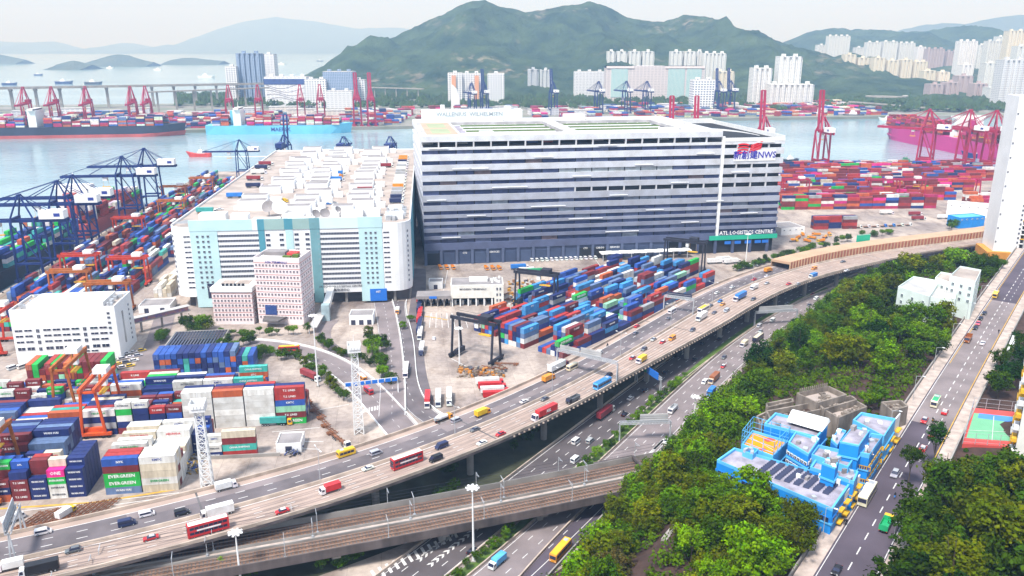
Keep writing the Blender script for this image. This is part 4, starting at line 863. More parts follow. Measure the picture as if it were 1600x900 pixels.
# ---------------- towers at the right edge
TR = thing('apartment_tower', 'slender white apartment tower cut by the right edge above the orange tunnel', 'tower block', (*G(1551,392,14)[:2],4), R(-14))
mb = MB(); mb.box(0,14,0,22,0,103); part(TR, 'wall', mb, 'white_wall'); mb = MB(); mb.box(16,34,-2,22,0,96); part(TR, 'wall', mb, 'grey_white'); mb = MB(); mb.box(14,16,2,20,0,99); part(TR, 'light_well', mb, 'concrete_dark')
for k in range(30):
    z = 16+k*2.85; link('window', win_mesh(1.0,1.3,'metal','glass_dark'), TR, (12.6,-.03,z)); link('window', win_mesh(1.0,1.3,'white','glass_dark'), TR, (.7,-.03,z)) if k%3 == 0 else None
    mb = MB(); mb.box(13.6,15.8,-.6,2,z-.9,z-.5); part(TR, 'ledge', mb, 'yellow_paint' if k%4 == 1 else 'white')
mb = MB(); mb.box(-4,10,-3,20,4,10); part(TR, 'podium', mb, 'orange_deep')
for k in range(4): mb = MB(); mb.box(-3.6+k*4,-2.9+k*4,-2.6,-1.9,-4,4); part(TR, 'podium_column', mb, 'concrete')
TN = thing('balcony_block', 'balconied apartment block cut by the right edge beside the sports court', 'tower block', (*G(1584,715,33)[:2],31), R(-32))
mb = MB(); mb.box(0,26,0,20,0,26); part(TN, 'wall', mb, 'cream_white')
for k in range(7):
    z = 2+k*3.4
    for j in range(3): mb = MB(); mb.box(-1.2,0,2+j*6,6+j*6,z,z+1.0); part(TN, 'balcony', mb, 'yellow_paint' if (j+k)%2 else 'white'); mb = MB(); mb.box(-.12,.05,2.4+j*6,5.6+j*6,z+1.1,z+2.6); part(TN, 'window', mb, 'glass_dark')
    for j in range(4): link('window', win_mesh(1.8,1.4,'rust','glass_dark'), TN, (3+j*5.5,-.03,z+1.2))
TC = thing('terrace_block', 'white building with a curved terracotta roof terrace at the right edge', 'building', (*G(1574,560,36)[:2],30), R(-30))
mb = MB(); mb.prism([(0,0),(6,-2),(9,-8),(24,-10),(28,16),(2,16)], 0, 8); part(TC, 'wall', mb, 'white_wall'); mb = MB(); mb.prism([(.8,.8),(6.4,-1),(9.5,-7),(23,-9),(27,15),(2.6,15)], 8, 8.1); part(TC, 'roof_terrace', mb, 'orange_pale')
mb = MB(); mb.prism([(-.6,-.4),(0,0),(2,16),(1.2,16.4)], 8, 9.2); part(TC, 'parapet', mb, 'white')
CT = thing('sports_court', 'green sports court with a red margin behind a fence at right', 'sports court')
P = ccw(pl([(1504,693),(1520,637),(1600,645),(1600,700)], 33.2)); FOOT.append(P); mb = MB(); mb.prism(P, 30, 33.2); part(CT, 'margin', mb, 'red_court')
Q = ccw(pl([(1510,684),(1522,645),(1596,652),(1592,690)], 33.3)); mb = MB(); mb.prism(Q, 33.2, 33.25); part(CT, 'court', mb, 'green_court')
Q = ccw(pl([(1528,652),(1530,645),(1590,652),(1588,660)], 33.4)); mb = MB(); mb.prism(Q, 33.25, 33.3); part(CT, 'blue_zone', mb, 'blue_court')
mb = MB(); 
for a, b_ in (((1512,672),(1594,676)),((1553,650),(1550,688))): p, q = Vector(G(*a,33.3)), Vector(G(*b_,33.3)); mb.beam((p.x,p.y,33.32),(q.x,q.y,33.32), .15, .02)
part(CT, 'court_line', mb, 'line_white')
for i in range(4):
    p, q = Vector(P[i]), Vector(P[(i+1)%4]); n_ = max(2, int((q-p).length/3))
    for k in range(n_): s = p.lerp(q, k/n_); mb = MB(); mb.tube((s.x,s.y,33.2),(s.x,s.y,36.4), .07, n=5); part(CT, 'fence_post', mb, 'metal')
    for z in (33.8, 35, 36.4): mb = MB(); mb.beam((p.x,p.y,z),(q.x,q.y,z), .06); part(CT, 'fence_rail', mb, 'metal')
# ---------------- noise enclosure on the viaduct
NE = thing('noise_enclosure', 'long salmon coloured noise enclosure over the far carriageway of the viaduct', 'noise enclosure')
x, y, _ = G(1238,424,12); s0 = VIA.near(x, y)[0]; s1 = VS1-6
mb = MB(); sweep(mb, VIA, s0, s1, [(-1.2,16.4),(-13.2,17.0),(-13.2,16.6),(-1.2,16.0)]); part(NE, 'roof', mb, 'tunnel_cream')
mb = MB(); wall_(mb, VIA, s0, s1, -1.2, .3, VZ, 16.2); part(NE, 'far_wall', mb, 'tunnel_cream')
mb = MB(); wall_(mb, VIA, s0, s1, -13.3, .25, VZ+.9, 16.7); part(NE, 'near_wall', mb, 'tunnel_red')
s = s0; rib = []
while s < s1:
    mb = MB(); x, y, tx, ty = VIA.at(s, -13.6); mb.cbox((x,y,VZ+.4),(.55,.7,4.7), math.atan2(ty,tx)); part(NE, 'rib', mb, 'tunnel_cream'); s += 2.9
mb = MB(); a = VIA.at(s0,-13.3); c = VIA.at(s0,-1.2); mb.beam((a[0],a[1],16.2),(c[0],c[1],15.7), .5, 1.2); part(NE, 'portal_beam', mb, 'tunnel_cream')
# ================================================================== CONTAINERS
PAL = dict(navy=(.014,.028,.15), blue=(.03,.10,.42), sky=(.06,.30,.66), maroon=(.20,.025,.03), red=(.44,.04,.035), orange=(.55,.12,.04), white=(.74,.73,.70), cream=(.68,.60,.47),
           green=(.02,.44,.07), teal=(.06,.42,.36), grey=(.36,.37,.39), pink=(.72,.02,.25), steel=(.13,.20,.36), mint=(.30,.62,.42), magenta=(.42,.02,.10))
CW = dict(navy='navy blue', sky='light blue', maroon='dark red', steel='slate blue', mint='mint green', magenta='magenta')
BR = dict(navy=['WAN HAI'], blue=['APL','KMTC','NYK'], maroon=['T.S. LINES'], red=['T.S. LINES','K LINE'], white=['HEUNG-A','INTERASIA','KMTC','EVERGREEN'], cream=['YANG MING','T.S. LINES'], green=['EVERGREEN'], teal=['CHINA SHIPPING','T.S. LINES'], pink=['ONE'], sky=['SITC'], orange=['SITC'])
LC = dict(white=['logo_blue','logo_red','logo_green','logo_dark'], cream=['logo_red'])
LG = dict(EVERGREEN='logo_green', INTERASIA='logo_dark', KMTC='logo_blue')
CWD, CHT, C40, C20 = 2.3, 2.45, 11.1, 5.5
_cm = {}
def cont_mesh(L):
    if L in _cm: return _cm[L]
    a, w_, h = L/2, CWD/2, CHT; mb = MB(); e = .05
    mb.box(-a+e, a-e, -w_+e, w_-e, .1, h-.06)
    for sx in (-1, 1):
        for sy in (-1, 1): x, y = sx*(a-.09), sy*(w_-.09); mb.box(x-.09, x+.09, y-.09, y+.09, 0, h-.02)
    for sy in (-1, 1):
        y = sy*(w_-.06); mb.box(-a+.18, a-.18, y-.06, y+.06, 0, .15); mb.box(-a+.18, a-.18, y-.06, y+.06, h-.14, h-.02)
        n_ = int(L/.75)
        for k in range(n_): x = -a+.5+k*(L-1)/(n_-1); mb.box(x-.14, x+.14, sy*(w_-e)-.03, sy*(w_-e)+.03, .16, h-.15)
    for sx in (-1, 1): x = sx*(a-.06); mb.box(x-.06, x+.06, -w_+.18, w_-.18, h-.14, h-.02); mb.box(x-.06, x+.06, -w_+.18, w_-.18, 0, .15)
    body = mb.mesh('shipping_container', 'box_paint'); d = MB()
    d.box(-a-.0, -a+.045, -w_+.2, w_-.2, .17, h-.16, mi=0)
    for y in (-.75, -.3, .3, .75): d.box(-a-.05, -a-.005, y-.03, y+.03, .1, h-.1, mi=1)
    door = d.mesh('door', ['box_paint', 'metal']); _cm[L] = (body, door); return _cm[L]
MANY = MB()                      # the containers past the limit: one mass
def many(x, y, z, L, rz, col, w_=CWD, h=CHT):
    f_ = ru(.8,1.14); c = [q*f_ for q in PAL[col]]; MANY.cbox((x, y, z), (L-.12, w_-.1, h-.06), rz, tuple(c))
CAND = []                        # every container of the two near yards, sorted by how large it shows
def yard(O, deg, name, blocks, individual=True):
    rz = R(deg); ux = Vector((math.cos(rz), math.sin(rz))); uy = Vector((-ux.y, ux.x)); O = Vector(O)
    for bi, b in enumerate(blocks):
        u0, v0, bays, rows, hf, cf = b['u'], b['v'], b['bays'], b['rows'], b['h'], b['c']; turn = b.get('turn', False)
        hs = [[hf(i, j) for i in range(len(bays))] for j in range(rows)]; u = u0
        for i, L in enumerate(bays):
            for j in range(rows):
                for k in range(hs[j][i]):
                    front = hs[j-1][i] if j else 0; right = hs[j][i+1] if i+1 < len(bays) else 0; left = hs[j][i-1] if i else 0
                    top = k == hs[j][i]-1; col, brand = cf(i, j, k)
                    if turn: c = O + ux*(u + (j+.5)*(CWD+.12)) + uy*(v0 + L/2 + i*0)
                    else: c = O + ux*(u + L/2) + uy*(v0 + (j+.5)*(CWD+.12))
                    vis = top or k >= front or k >= right or k >= left
                    CAND.append(dict(x=c.x, y=c.y, z=k*CHT, L=L, rz=rz+(R(90) if turn else 0), col=col, brand=brand if (k >= front or turn) else None, d=(c.length if individual else 1e9), vis=vis,
                        where=(name, b['n'], i, j, k, hs[j][i], len(bays), rows), seen=(k >= front)+(k >= right)+top))
            u += 0 if turn else L+.35
            if turn: v0 += L+.4
def pick(w): 
    ks = list(w); return random.choices(ks, [w[k] for k in ks])[0]
def cf_mix(w, over={}):
    def f(i, j, k):
        if (i, j, k) in over: c = over[(i, j, k)]
        else: c = pick(w)
        if isinstance(c, tuple): return c
        return c, (random.choice(BR[c]) if c in BR and rnd() < .92 else None)
    return f
random.seed(5)
def hr(a, b, over={}): return lambda i, j: over.get((i, j), random.randint(a, b))
W1 = dict(navy=5, maroon=4, blue=3, white=3, red=2, teal=1, green=1, cream=1, steel=1, orange=1)
WW = dict(white=9, cream=2)
WN = dict(navy=8, steel=3, maroon=1)
A_over = {(4,0,0):('maroon','T.S. LINES'),(4,0,1):('maroon','T.S. LINES'),(4,0,2):('maroon','T.S. LINES'),(4,0,3):('navy',None),(5,0,0):'navy',(5,0,1):'navy',(5,0,2):'navy',(6,0,0):('white','INTERASIA'),(6,0,1):('white','INTERASIA'),(6,0,2):('green','EVERGREEN'),(6,0,3):('pink','ONE'),(7,0,0):('navy','WAN HAI'),(7,0,1):('navy','WAN HAI'),(7,0,2):('navy','WAN HAI'),(7,0,3):('navy','WAN HAI'),(6,1,4):('cream',None),(5,1,3):('maroon',None),(5,1,4):('maroon',None),(4,1,4):('blue','APL')}
for j in range(1,6):
    for k in range(5): A_over[(7,j,k)] = ('navy','WAN HAI')
B_over = {(0,0,0):('steel','WAN HAI'),(0,0,1):('green','EVERGREEN'),(0,0,2):('green','EVERGREEN'),(0,0,3):('maroon',None),(0,0,4):('blue','NYK'),(1,0,0):('cream',None),(1,0,1):('white','EVERGREEN'),(1,0,2):('cream',None),(1,0,3):('cream',None),(1,0,4):('white','KMTC'),(0,1,4):('red',None),(0,2,4):('red',None)}
C_over = {(1,0,0):('red',None),(1,0,1):('teal','CHINA SHIPPING'),(1,0,2):('maroon',None),(1,0,3):('cream',None)}
D_over = {(12,0,k):v for k, v in enumerate([('green','EVERGREEN'),('maroon','T.S. LINES'),('mint',None),('blue','KMTC'),('red','T.S. LINES'),('red','T.S. LINES')])}
D_over.update({(11,0,k):('white','HEUNG-A' if k == 4 else None) for k in range(6)}); D_over.update({(10,0,k):('white',{1:'INTERASIA',0:'INTERASIA'}.get(k)) for k in range(6)}); D_over.update({(9,0,k):('white',{4:'HEUNG-A',2:'HEUNG-A'}.get(k)) for k in range(6)})
D_over.update({(10,0,5):('orange',None),(3,0,3):('orange',None),(3,0,2):('white','INTERASIA'),(3,0,1):('maroon',None),(4,0,2):('navy',None),(4,0,3):('white','HEUNG-A'),(4,0,1):('grey','INTERASIA'),(2,0,2):('cream','YANG MING'),(2,0,1):('cream','T.S. LINES'),(1,0,2):('maroon','T.S. LINES'),(1,0,1):('maroon','T.S. LINES'),(5,0,0):('maroon',None),(5,0,1):('navy','WAN HAI'),(5,0,2):('white','INTERASIA'),(5,0,3):('green','EVERGREEN'),(5,0,4):('white','INTERASIA'),(6,0,2):('navy','WAN HAI'),(6,0,3):('navy','T.S. LINES'),(6,0,4):('white','HEUNG-A'),(8,0,2):('blue','KMTC'),(8,0,3):('maroon','T.S. LINES')})
yard((-131.3,223.2), 8, 'near yard', [
 dict(n='front block', u=-45, v=0, bays=[5.1]*8, rows=6, h=hr(3,5,{(4,0):4,(5,0):3,(6,0):4,(7,0):4,(0,0):2,(1,0):2,(2,0):2,(3,0):3,(6,1):5,(5,1):5,(4,1):5,**{(7,j):5 for j in range(1,6)}}), c=cf_mix(W1, A_over)),
 dict(n='second navy block', u=-48, v=19, bays=[C40,C40,C40], rows=6, h=hr(4,5), c=cf_mix(WN)),
 dict(n='green-white block', u=4, v=0, bays=[10.7,10.7], rows=5, h=hr(3,5,{(0,0):5,(1,0):5,(0,1):5,(0,2):5,(1,1):5,(1,2):5}), c=cf_mix(dict(white=8,cream=2,maroon=1), B_over)),
 dict(n='long white block', u=3, v=15.5, bays=[10.7,10.7], rows=7, h=hr(3,4), c=cf_mix(WW)),
 dict(n='small mixed block', u=30, v=19.5, bays=[5.4,C40], rows=2, h=hr(3,4,{(0,0):2,(1,0):4,(1,1):0}), c=cf_mix(dict(white=3,navy=3), C_over)),
 dict(n='navy end block', u=24.5, v=24, bays=[5.2], rows=5, h=hr(3,4), c=cf_mix(dict(navy=5,maroon=1,blue=3))),
 dict(n='tall second block', u=-57, v=43, bays=[C20,C20*2,C40,C40,C40,5.4,5.4,5.4,5.4,10.6,10.6,10.6,10.6], rows=6, h=hr(3,4,{**{(i,0):6 for i in range(9,13)},**{(i,1):6 for i in range(9,13)},**{(i,2):6 for i in range(9,12)},(5,0):5,(6,0):5,(7,0):4,(8,0):4,(3,0):4,(4,0):4,(1,0):3,(2,0):3}), c=cf_mix(W1, D_over)),
 dict(n='third block', u=-72, v=66, bays=[5.4]*10+[C40,C40,C40,C40,C40], rows=6, h=hr(2,4,{(13,0):4,(14,0):4,(12,0):4}), c=cf_mix(dict(W1, green=2, white=5))),
 dict(n='red-green block', u=-56, v=93, bays=[C40], rows=13, h=hr(3,4,{(0,j):4 for j in range(3,13)}), c=cf_mix(dict(maroon=6,green=3,orange=1,mint=1,red=2)), turn=True),
 dict(n='blue end-on block', u=-7.5, v=97.5, bays=[C40], rows=17, h=hr(3,4,{(0,j):(4 if j < 14 else 3) for j in range(17)}), c=cf_mix(dict(navy=6,blue=6,teal=2,orange=1,steel=2)), turn=True)])
WM = dict(navy=6, blue=5, sky=5, red=4, maroon=3, orange=2, white=3, green=1, mint=1, steel=4, grey=1)
yard((23,339), 50, 'middle yard', [
 dict(n='viaduct block', u=0, v=0, bays=[C40]*13, rows=6, h=hr(1,4,{(0,0):1,(0,1):3,(0,2):2}), c=cf_mix(WM,{(0,1,2):('green','EVERGREEN'),(0,1,1):('navy','WAN HAI'),(0,1,0):('navy','WAN HAI')})),
 dict(n='second block', u=-2, v=21, bays=[C40]*15, rows=6, h=hr(1,4,{(0,j):4 for j in range(6)}), c=cf_mix(dict(WM,sky=8))),
 dict(n='third block', u=2, v=42, bays=[C40]*14, rows=6, h=hr(1,4,{(0,0):1,(1,0):1}), c=cf_mix(WM)),
 dict(n='farthest block', u=52, v=60, bays=[C40]*9, rows=5, h=hr(1,3), c=cf_mix(WM))])
vis = sorted([c for c in CAND if c['vis'] and c['seen'] > 0], key=lambda c: c['d'] / (1 + .35*c['seen']))
solo_set = set(id(c) for c in vis[:300]); spot = {}
tiers = ['bottom tier', 'second tier', 'third tier', 'fourth tier', 'fifth tier', 'sixth tier']
for c in CAND:
    if id(c) not in solo_set:
        many(c['x'], c['y'], c['z'], c['L'], c['rz'], c['col']); continue
    body, door = cont_mesh(c['L']); f_ = ru(.84,1.08); col = [q*f_ for q in PAL[c['col']]]
    o = link('shipping_container', body, None, (c['x'], c['y'], c['z']), c['rz'], col); yn, bn, i, j, k, hmax, nb, nr = c['where']
    t = 'top tier' if k == hmax-1 and k else tiers[k]; word = CW.get(c['col'], c['col'])
    tag(o, f"{word} {'short ' if c['L'] < 7 else ''}container, {t}, {ordn(i+1)} stack, {ordn(j+1)} row of {yn} {bn}" if nb > 1 else f"{word} container, {t}, {ordn(j+1)} stack from left in {yn} {bn}", 'container', 'stacked shipping containers')
    link('door', door, o, None, None, [q*.9 for q in col])
    if c['brand']:
        b_ = c['brand']; m_ = LG.get(b_, random.choice(LC[c['col']])) if c['col'] in LC else 'logo_white'
        sz = 1.05 if c['L'] > 7 else .82
        if len(b_) > 10: sz *= .85
        if b_ == 'EVERGREEN' and c['col'] == 'green' and c['L'] > 7: sz = 1.5
        if b_ == 'ONE': sz = 1.5
        text('lettering', b_, sz, o, (0, -CWD/2-.02, 1.3), (R(90),0,0), m_)
# --- masses: quay yard, right-hand yard, far terminals
random.seed(11)
def mass(O, deg, L, nb, nr, lo_, hi, w, gap=.3, drop=.08):
    rz = R(deg); ux = Vector((math.cos(rz), math.sin(rz))); uy = Vector((-ux.y, ux.x))
    for i in range(nb):
        for j in range(nr):
            if rnd() < drop: continue
            c = Vector(O) + ux*((i+.5)*(L+gap)) + uy*((j+.5)*(CWD+.12))
            for k in range(random.randint(lo_, hi)): many(c.x, c.y, k*CHT, L, rz, pick(w))
WQ = dict(navy=5, maroon=5, red=3, blue=4, white=2, green=1, teal=1, orange=2, cream=1, steel=2)
for b in range(4): 
    for part_ in range(3):
        o = Vector((-203-b*16.3, 372+b*2)) + Vector((-.1125,.9936))*(part_*150 + (0 if b < 3 else 40)); mass((o.x-5, o.y), 96.4, C40, 12, 5, 2, 4, WQ)
mass((-191,432), 96, C40, 7, 4, 2, 3, dict(cream=8, white=3))
WR = dict(magenta=4, maroon=9, red=8, pink=1, orange=3, navy=2, blue=2, white=3, green=1, grey=1, cream=1)
for r_, (Y, x0, n_, lo_, hi) in enumerate(((684,232,12,4,5),(722,236,15,3,5),(760,240,18,3,5),(798,246,20,3,5),(836,250,23,3,5),(874,256,24,3,5),(908,262,24,2,4))): mass((x0, Y), 3, C40, n_, 6, lo_, hi, WR, drop=.05)
mass((232,606), 5, C40, 3, 3, 4, 4, dict(red=3, navy=2, grey=2, maroon=3)); mass((400,694), 3, C40, 6, 6, 3, 5, dict(magenta=3, white=3, maroon=4, orange=2))
WF = dict(magenta=5, red=4, maroon=4, white=5, cream=3, orange=2, navy=3, blue=3, grey=3, steel=2, pink=1)
FS = [(-1100,1252),(-800,1297),(-530,1364),(-220,1419),(243,1567),(561,1609),(762,1639)]
for r_ in range(9):
    for k in range(52):
        t = k/52*6; a, b_ = FS[int(t)], FS[min(int(t)+1, 6)]; f = t-int(t)
        x, y = a[0]+(b_[0]-a[0])*f, a[1]+(b_[1]-a[1])*f + 34 + r_*30
        if rnd() < .12: continue
        n_ = random.randint(2,5)
        for q in range(n_):
            for e in range(2): MANY.cbox((x+e*13, y, 2+q*3.0), (12, 16, 2.8), .28, tuple(z*ru(.85,1.15) for z in PAL[pick(WF)]))
# ================================================================== CRANES
_tmpl = {}
def dup(root, label, loc, rz, group=None, scale=None):
    """copy a thing with its parts and their sub-parts"""
    def cp(o, parent):
        c = o.copy(); COL.objects.link(c); c.parent = parent
        for ch in o.children: cp(ch, c)
        return c
    r = cp(root, None); r.location = loc; r.rotation_euler = (0, 0, rz); r['label'] = label
    if group: r['group'] = group
    if scale: r.scale = scale
    return r
def quay_crane(mt, label, loc, rz, up=False, H=36.0, apex=51.0, out=42.0, back=16.0, gauge=15.0, wd=13.0, house='white', group=None, sc=1.0, th=1.0):
    """ship-to-shore crane: sea side is -x"""
    k = (mt, up, H, apex, out, house, th)
    class MB(globals()['MB']):
        def beam(s, p, q, w, h=None, col=None, mi=0): return super().beam(p, q, w*th, (h or w)*th, col, mi)
    if k in _tmpl: return dup(_tmpl[k], label, loc, rz, group, (sc,sc,sc))
    o = thing('quay_crane', label, 'crane', loc, rz, group); _tmpl[k] = o; o.scale = (sc,sc,sc); g, w_ = gauge/2, wd/2
    for sx in (-1, 1):
        for sy in (-1, 1):
            mb = MB(); mb.beam((sx*g,sy*w_,1.6),(sx*g*.86,sy*w_*.9,H+2), 1.1); part(o, 'leg', mb, mt)
            mb = MB(); mb.box(sx*g-1,sx*g+1,sy*w_-3,sy*w_+3,.1,1.7); part(o, 'bogie', mb, mt)
    for sx in (-1, 1): mb = MB(); mb.beam((sx*g,-w_,9),(sx*g,w_,9), 1.0,1.4); mb.beam((sx*g*.86,-w_*.9,H+1.4),(sx*g*.86,w_*.9,H+1.4), 1,1.4); part(o, 'crossbeam', mb, mt)
    for sy in (-1, 1):
        mb = MB(); mb.beam((-g,sy*w_,11),(g,sy*w_,11), .9,1.3); mb.beam((g,sy*w_,11.5),(-g*.8,sy*w_*.9,H-2), .6); part(o, 'side_brace', mb, mt)
        mb = MB(); mb.beam((-g-1,sy*1.9,H),(g+back,sy*1.9,H), .8,1.9); part(o, 'girder', mb, mt)
        mb = MB(); e = (-g-1.5, sy*1.9, H+1)
        if up: mb.beam((-g-1.5,sy*1.9,H),(-g-1.5-out*.1,sy*1.9,H+out*.98), .8,1.7)
        else: mb.beam((-g-1,sy*1.9,H),(-g-out,sy*1.9,H), .8,1.7)
        part(o, 'boom', mb, mt)
        mb = MB(); mb.beam((-g*.86,sy*w_*.85,H+2),(-2.2,sy*1.4,apex), .8); mb.beam((g*.8,sy*w_*.8,H+2),(-1.2,sy*1.2,apex), .7); part(o, 'apex_frame', mb, mt)
        mb = MB(); mb.beam((-2,sy*1.4,apex),(g+back-2,sy*1.9,H+1), .32)
        if up: mb.beam((-2,sy*1.4,apex),(-g-1.5-out*.06,sy*1.9,H+out*.55), .28)
        else: mb.beam((-2,sy*1.4,apex),(-g-out*.95,sy*1.9,H+1), .32); mb.beam((-2,sy*1.4,apex),(-g-out*.5,sy*1.9,H+1), .32)
        part(o, 'stay', mb, mt)
    mb = MB(); mb.beam((-2,-2,apex),(-2,2,apex), 1.4,1.2); part(o, 'apex_beam', mb, mt)
    if up:
        mb = MB(); x = -g-1.5-out*.1; mb.beam((x,-2.2,H+out*.98),(x,2.2,H+out*.98), .7)
        for q in (.25,.5,.75): mb.beam((-g-1.5-out*.1*q,-2,H+out*q),(-g-1.5-out*.1*q,2,H+out*q), .5)
        part(o, 'boom_tie', mb, mt)
    else:
        mb = MB(); mb.beam((-g-out,-2.2,H),(-g-out,2.2,H), .7,1.2)
        for q in range(7): mb.beam((-g-out*(q+.5)/7,-1.9,H+.6),(-g-out*(q+.5)/7,1.9,H+.6), .3)
        part(o, 'boom_tie', mb, mt)
    hb = MB(); hb.box(g+1,g+back-1,-3.4,3.4,H+1,H+6); h = part(o, 'machinery_house', hb, house); hb = MB(); hb.box(g+back-6.5,g+back-3,-3.46,-3.41,H+2.4,H+4.4); part(h, 'house_sign', hb, 'logo_blue')
    mb = MB(); x = -g-9 if not up else 0; mb.box(x-1.6,x+1.6,-1.6,1.6,H-3.6,H-1.1); part(o, 'operator_cab', mb, 'white')
    mb = MB(); mb.box(x-3,x+3,-.5,.5,H-9,H-8.3); mb.beam((x-2,0,H-8.3),(x-2,0,H-1), .12); mb.beam((x+2,0,H-8.3),(x+2,0,H-1), .12); part(o, 'spreader', mb, 'yellow_paint')
    for q in range(6): mb = MB(); y = -w_-.9; mb.beam((g-1.6,y,3+q*5),(g+1.6,y,8+q*5) if q%2 else (g-1.6,y,8+q*5), .25); part(o, 'stair', mb, mt)
    return o
gq = 'navy quay cranes'
names = ['nearest navy quay crane with lowered boom cut by the left edge', 'second nearest navy quay crane along the left quay, white machinery house', 'middle navy quay crane of the five along the left quay', 'navy quay crane second from the far end of the left quay', 'farthest of the five navy quay cranes on the left quay']
for nm, Y in zip(names, (470,522,546,642,696)): quay_crane('crane_blue', nm, (-282-(Y-420)*.1125-.5, Y, 0), R(6.4), group=gq)
quay_crane('crane_blue', 'navy quay crane standing alone behind the freight building roof', (-285,855,0), R(6.4), group=gq, sc=.8)
for px, Y, nm in ((440,885,'tall navy quay crane with raised boom behind the freight building'),):
    x, _, z = ZAT(px, 178, Y); quay_crane('crane_blue', nm, (x, Y, 0), R(-90), up=True, H=30, apex=42, out=34, house='crane_blue', group=gq)
for px, nm in ((536,'navy crane top peeping over the middle of the freight building roof edge'), (609,'navy crane top peeping over the right end of the freight building roof edge')): x, _, z = ZAT(px, 214, 880); quay_crane('crane_blue', nm, (x, 880, 0), R(-90), H=30, apex=41, out=30, house='crane_blue', group=gq)
# far magenta cranes, left
gm = 'magenta quay cranes on the far shore'
for i, px in enumerate((38,82,135,205,228)):
    Y = 1330+i*6; x, _, z = ZAT(px, 150, Y); quay_crane('crane_magenta', f'magenta quay crane over the black-hulled ship, {ordn(i+1)} from the left', (x, Y, 2), R(105), H=44, apex=70, out=44, house='crane_magenta', group=gm, th=1.6)
for i, px in enumerate((357,403,469,500)): Y = 1390+i*8; x, _, z = ZAT(px, 150, Y); quay_crane('crane_magenta', f'magenta quay crane over the light blue ship, {ordn(i+1)} from the left', (x, Y, 2), R(-75), H=44, apex=70, out=44, house='crane_magenta', group=gm, th=1.6)
for i, px in enumerate((557,579)): Y = 1425; x, _, z = ZAT(px, 150, Y); quay_crane('crane_magenta', ('left' if i == 0 else 'right')+' one of two magenta cranes with booms raised high past the ship bow', (x, Y, 2), R(-75), up=True, H=44, apex=64, out=46, house='crane_magenta', group=gm, th=1.6)
# right-hand magenta cranes behind the right yard
gr = 'magenta quay cranes of the right-hand yard'
for px, nm in ((1195,'magenta quay crane with raised boom just right of the grey building'), (1287,'tall magenta quay crane with raised boom alone before the water'), (1052,'magenta crane boom rising left behind the grey building roof'), (1091,'magenta crane boom rising right behind the grey building roof')):
    Y = 925; x, _, z = ZAT(px, 200, Y); quay_crane('crane_magenta', nm, (x, Y, 0), R(-86), up=True, H=42, apex=58, out=46, house='white', group=gr, th=1.5, sc=1.0 if px > 1100 else .93)
for i, (px, Y) in enumerate(((1452,935),(1515,925),(1556,915))):
    x, _, z = ZAT(px, 200, Y); quay_crane('crane_magenta', f'magenta quay crane with lowered boom beside the pink ship, {ordn(i+1)} from left', (x, Y, 0), R(-70) if i else R(-40), H=44, apex=66, out=48, house='white', group=gr, th=1.5)
# far navy cranes
gb = 'navy cranes on the far shore'
for i, (px, Y, up) in enumerate(((738,1620,False),(757,1640,True),(864,1660,True),(935,1690,False),(978,1700,False),(1010,1700,False),(1122,1700,True),(1140,1720,True))):
    x, _, z = ZAT(px, 170, Y); quay_crane('crane_blue', f'hazy navy quay crane on the far shore behind the grey building, {ordn(i+1)} from left', (x, Y, 2), R(-70), up=up, H=44, apex=64, out=46, house='white', group=gb, th=1.5)
# rubber-tyred gantries
def gantry_crane(mt, label, loc, rz, span=21.0, H=15.5, base=8.0, group=None):
    k = ('g', mt, span, H)
    if k in _tmpl: return dup(_tmpl[k], label, loc, rz, group)
    o = thing('gantry_crane', label, 'gantry crane', loc, rz, group); _tmpl[k] = o; a, b_ = span/2, base/2
    for sx in (-1, 1):
        mb = MB(); mb.box(sx*a-.6,sx*a+.6,-b_-2,b_+2,1.2,2.2); part(o, 'sill_beam', mb, mt)
        for sy in (-1, 1):
            mb = MB(); mb.beam((sx*a,sy*b_,2),(sx*a,sy*b_*.62,H), .75,.85); part(o, 'leg', mb, mt)
            for q in (-1.1, .9): mb = MB(); mb.tube((sx*a-.45,sy*(b_+q),.8),(sx*a+.45,sy*(b_+q),.8), .8, n=10); part(o, 'wheel', mb, 'rubber')
        mb = MB(); mb.beam((sx*a,-b_*.62,H-.2),(sx*a,b_*.62,H-.2), .7); part(o, 'end_tie', mb, mt)
    for sy in (-1, 1): mb = MB(); mb.box(-a-1.2,a+1.2,sy*b_*.62-.5,sy*b_*.62+.5,H,H+1.4); part(o, 'girder', mb, mt); mb = MB(); mb.beam((-a-1,sy*(b_*.62+.9),H+2.2),(a+1,sy*(b_*.62+.9),H+2.2), .08); part(o, 'handrail', mb, mt)
    mb = MB(); mb.box(3,8,-b_*.6,b_*.6,H+1.45,H+3.4); part(o, 'trolley', mb, 'white' if mt != 'crane_black' else 'crane_black'); mb = MB(); mb.box(1,2.8,-2.6,-.8,H-2.4,H-.2); part(o, 'operator_cab', mb, 'white')
    mb = MB(); mb.box(-a+.9,-a+2.4,-b_+.6,b_-.6,1.3,3.6); part(o, 'generator', mb, mt); mb = MB(); mb.box(2,8,-1,1,H-6,H-5.5); mb.beam((3,0,H-5.5),(3,0,H+1.5), .1); mb.beam((7,0,H-5.5),(7,0,H+1.5), .1); part(o, 'spreader', mb, 'yellow_paint')
    return o
yu, yv = Vector((math.cos(R(8)), math.sin(R(8)))), Vector((-math.sin(R(8)), math.cos(R(8))))
def Y1(u, v): p = Vector((-131.3,223.2))+yu*u+yv*v; return (p.x, p.y, 0)
go = 'gantry cranes of the near-left yard'
gantry_crane('crane_orange', 'rusty orange gantry crane cut by the left edge at the front stacks', Y1(-31.5,8), R(98), 20, 18, group=go)
gantry_crane('crane_red2', 'bright orange-red gantry crane in the middle of the near stacks', Y1(-13,51), R(98), 20, 18, group=go)
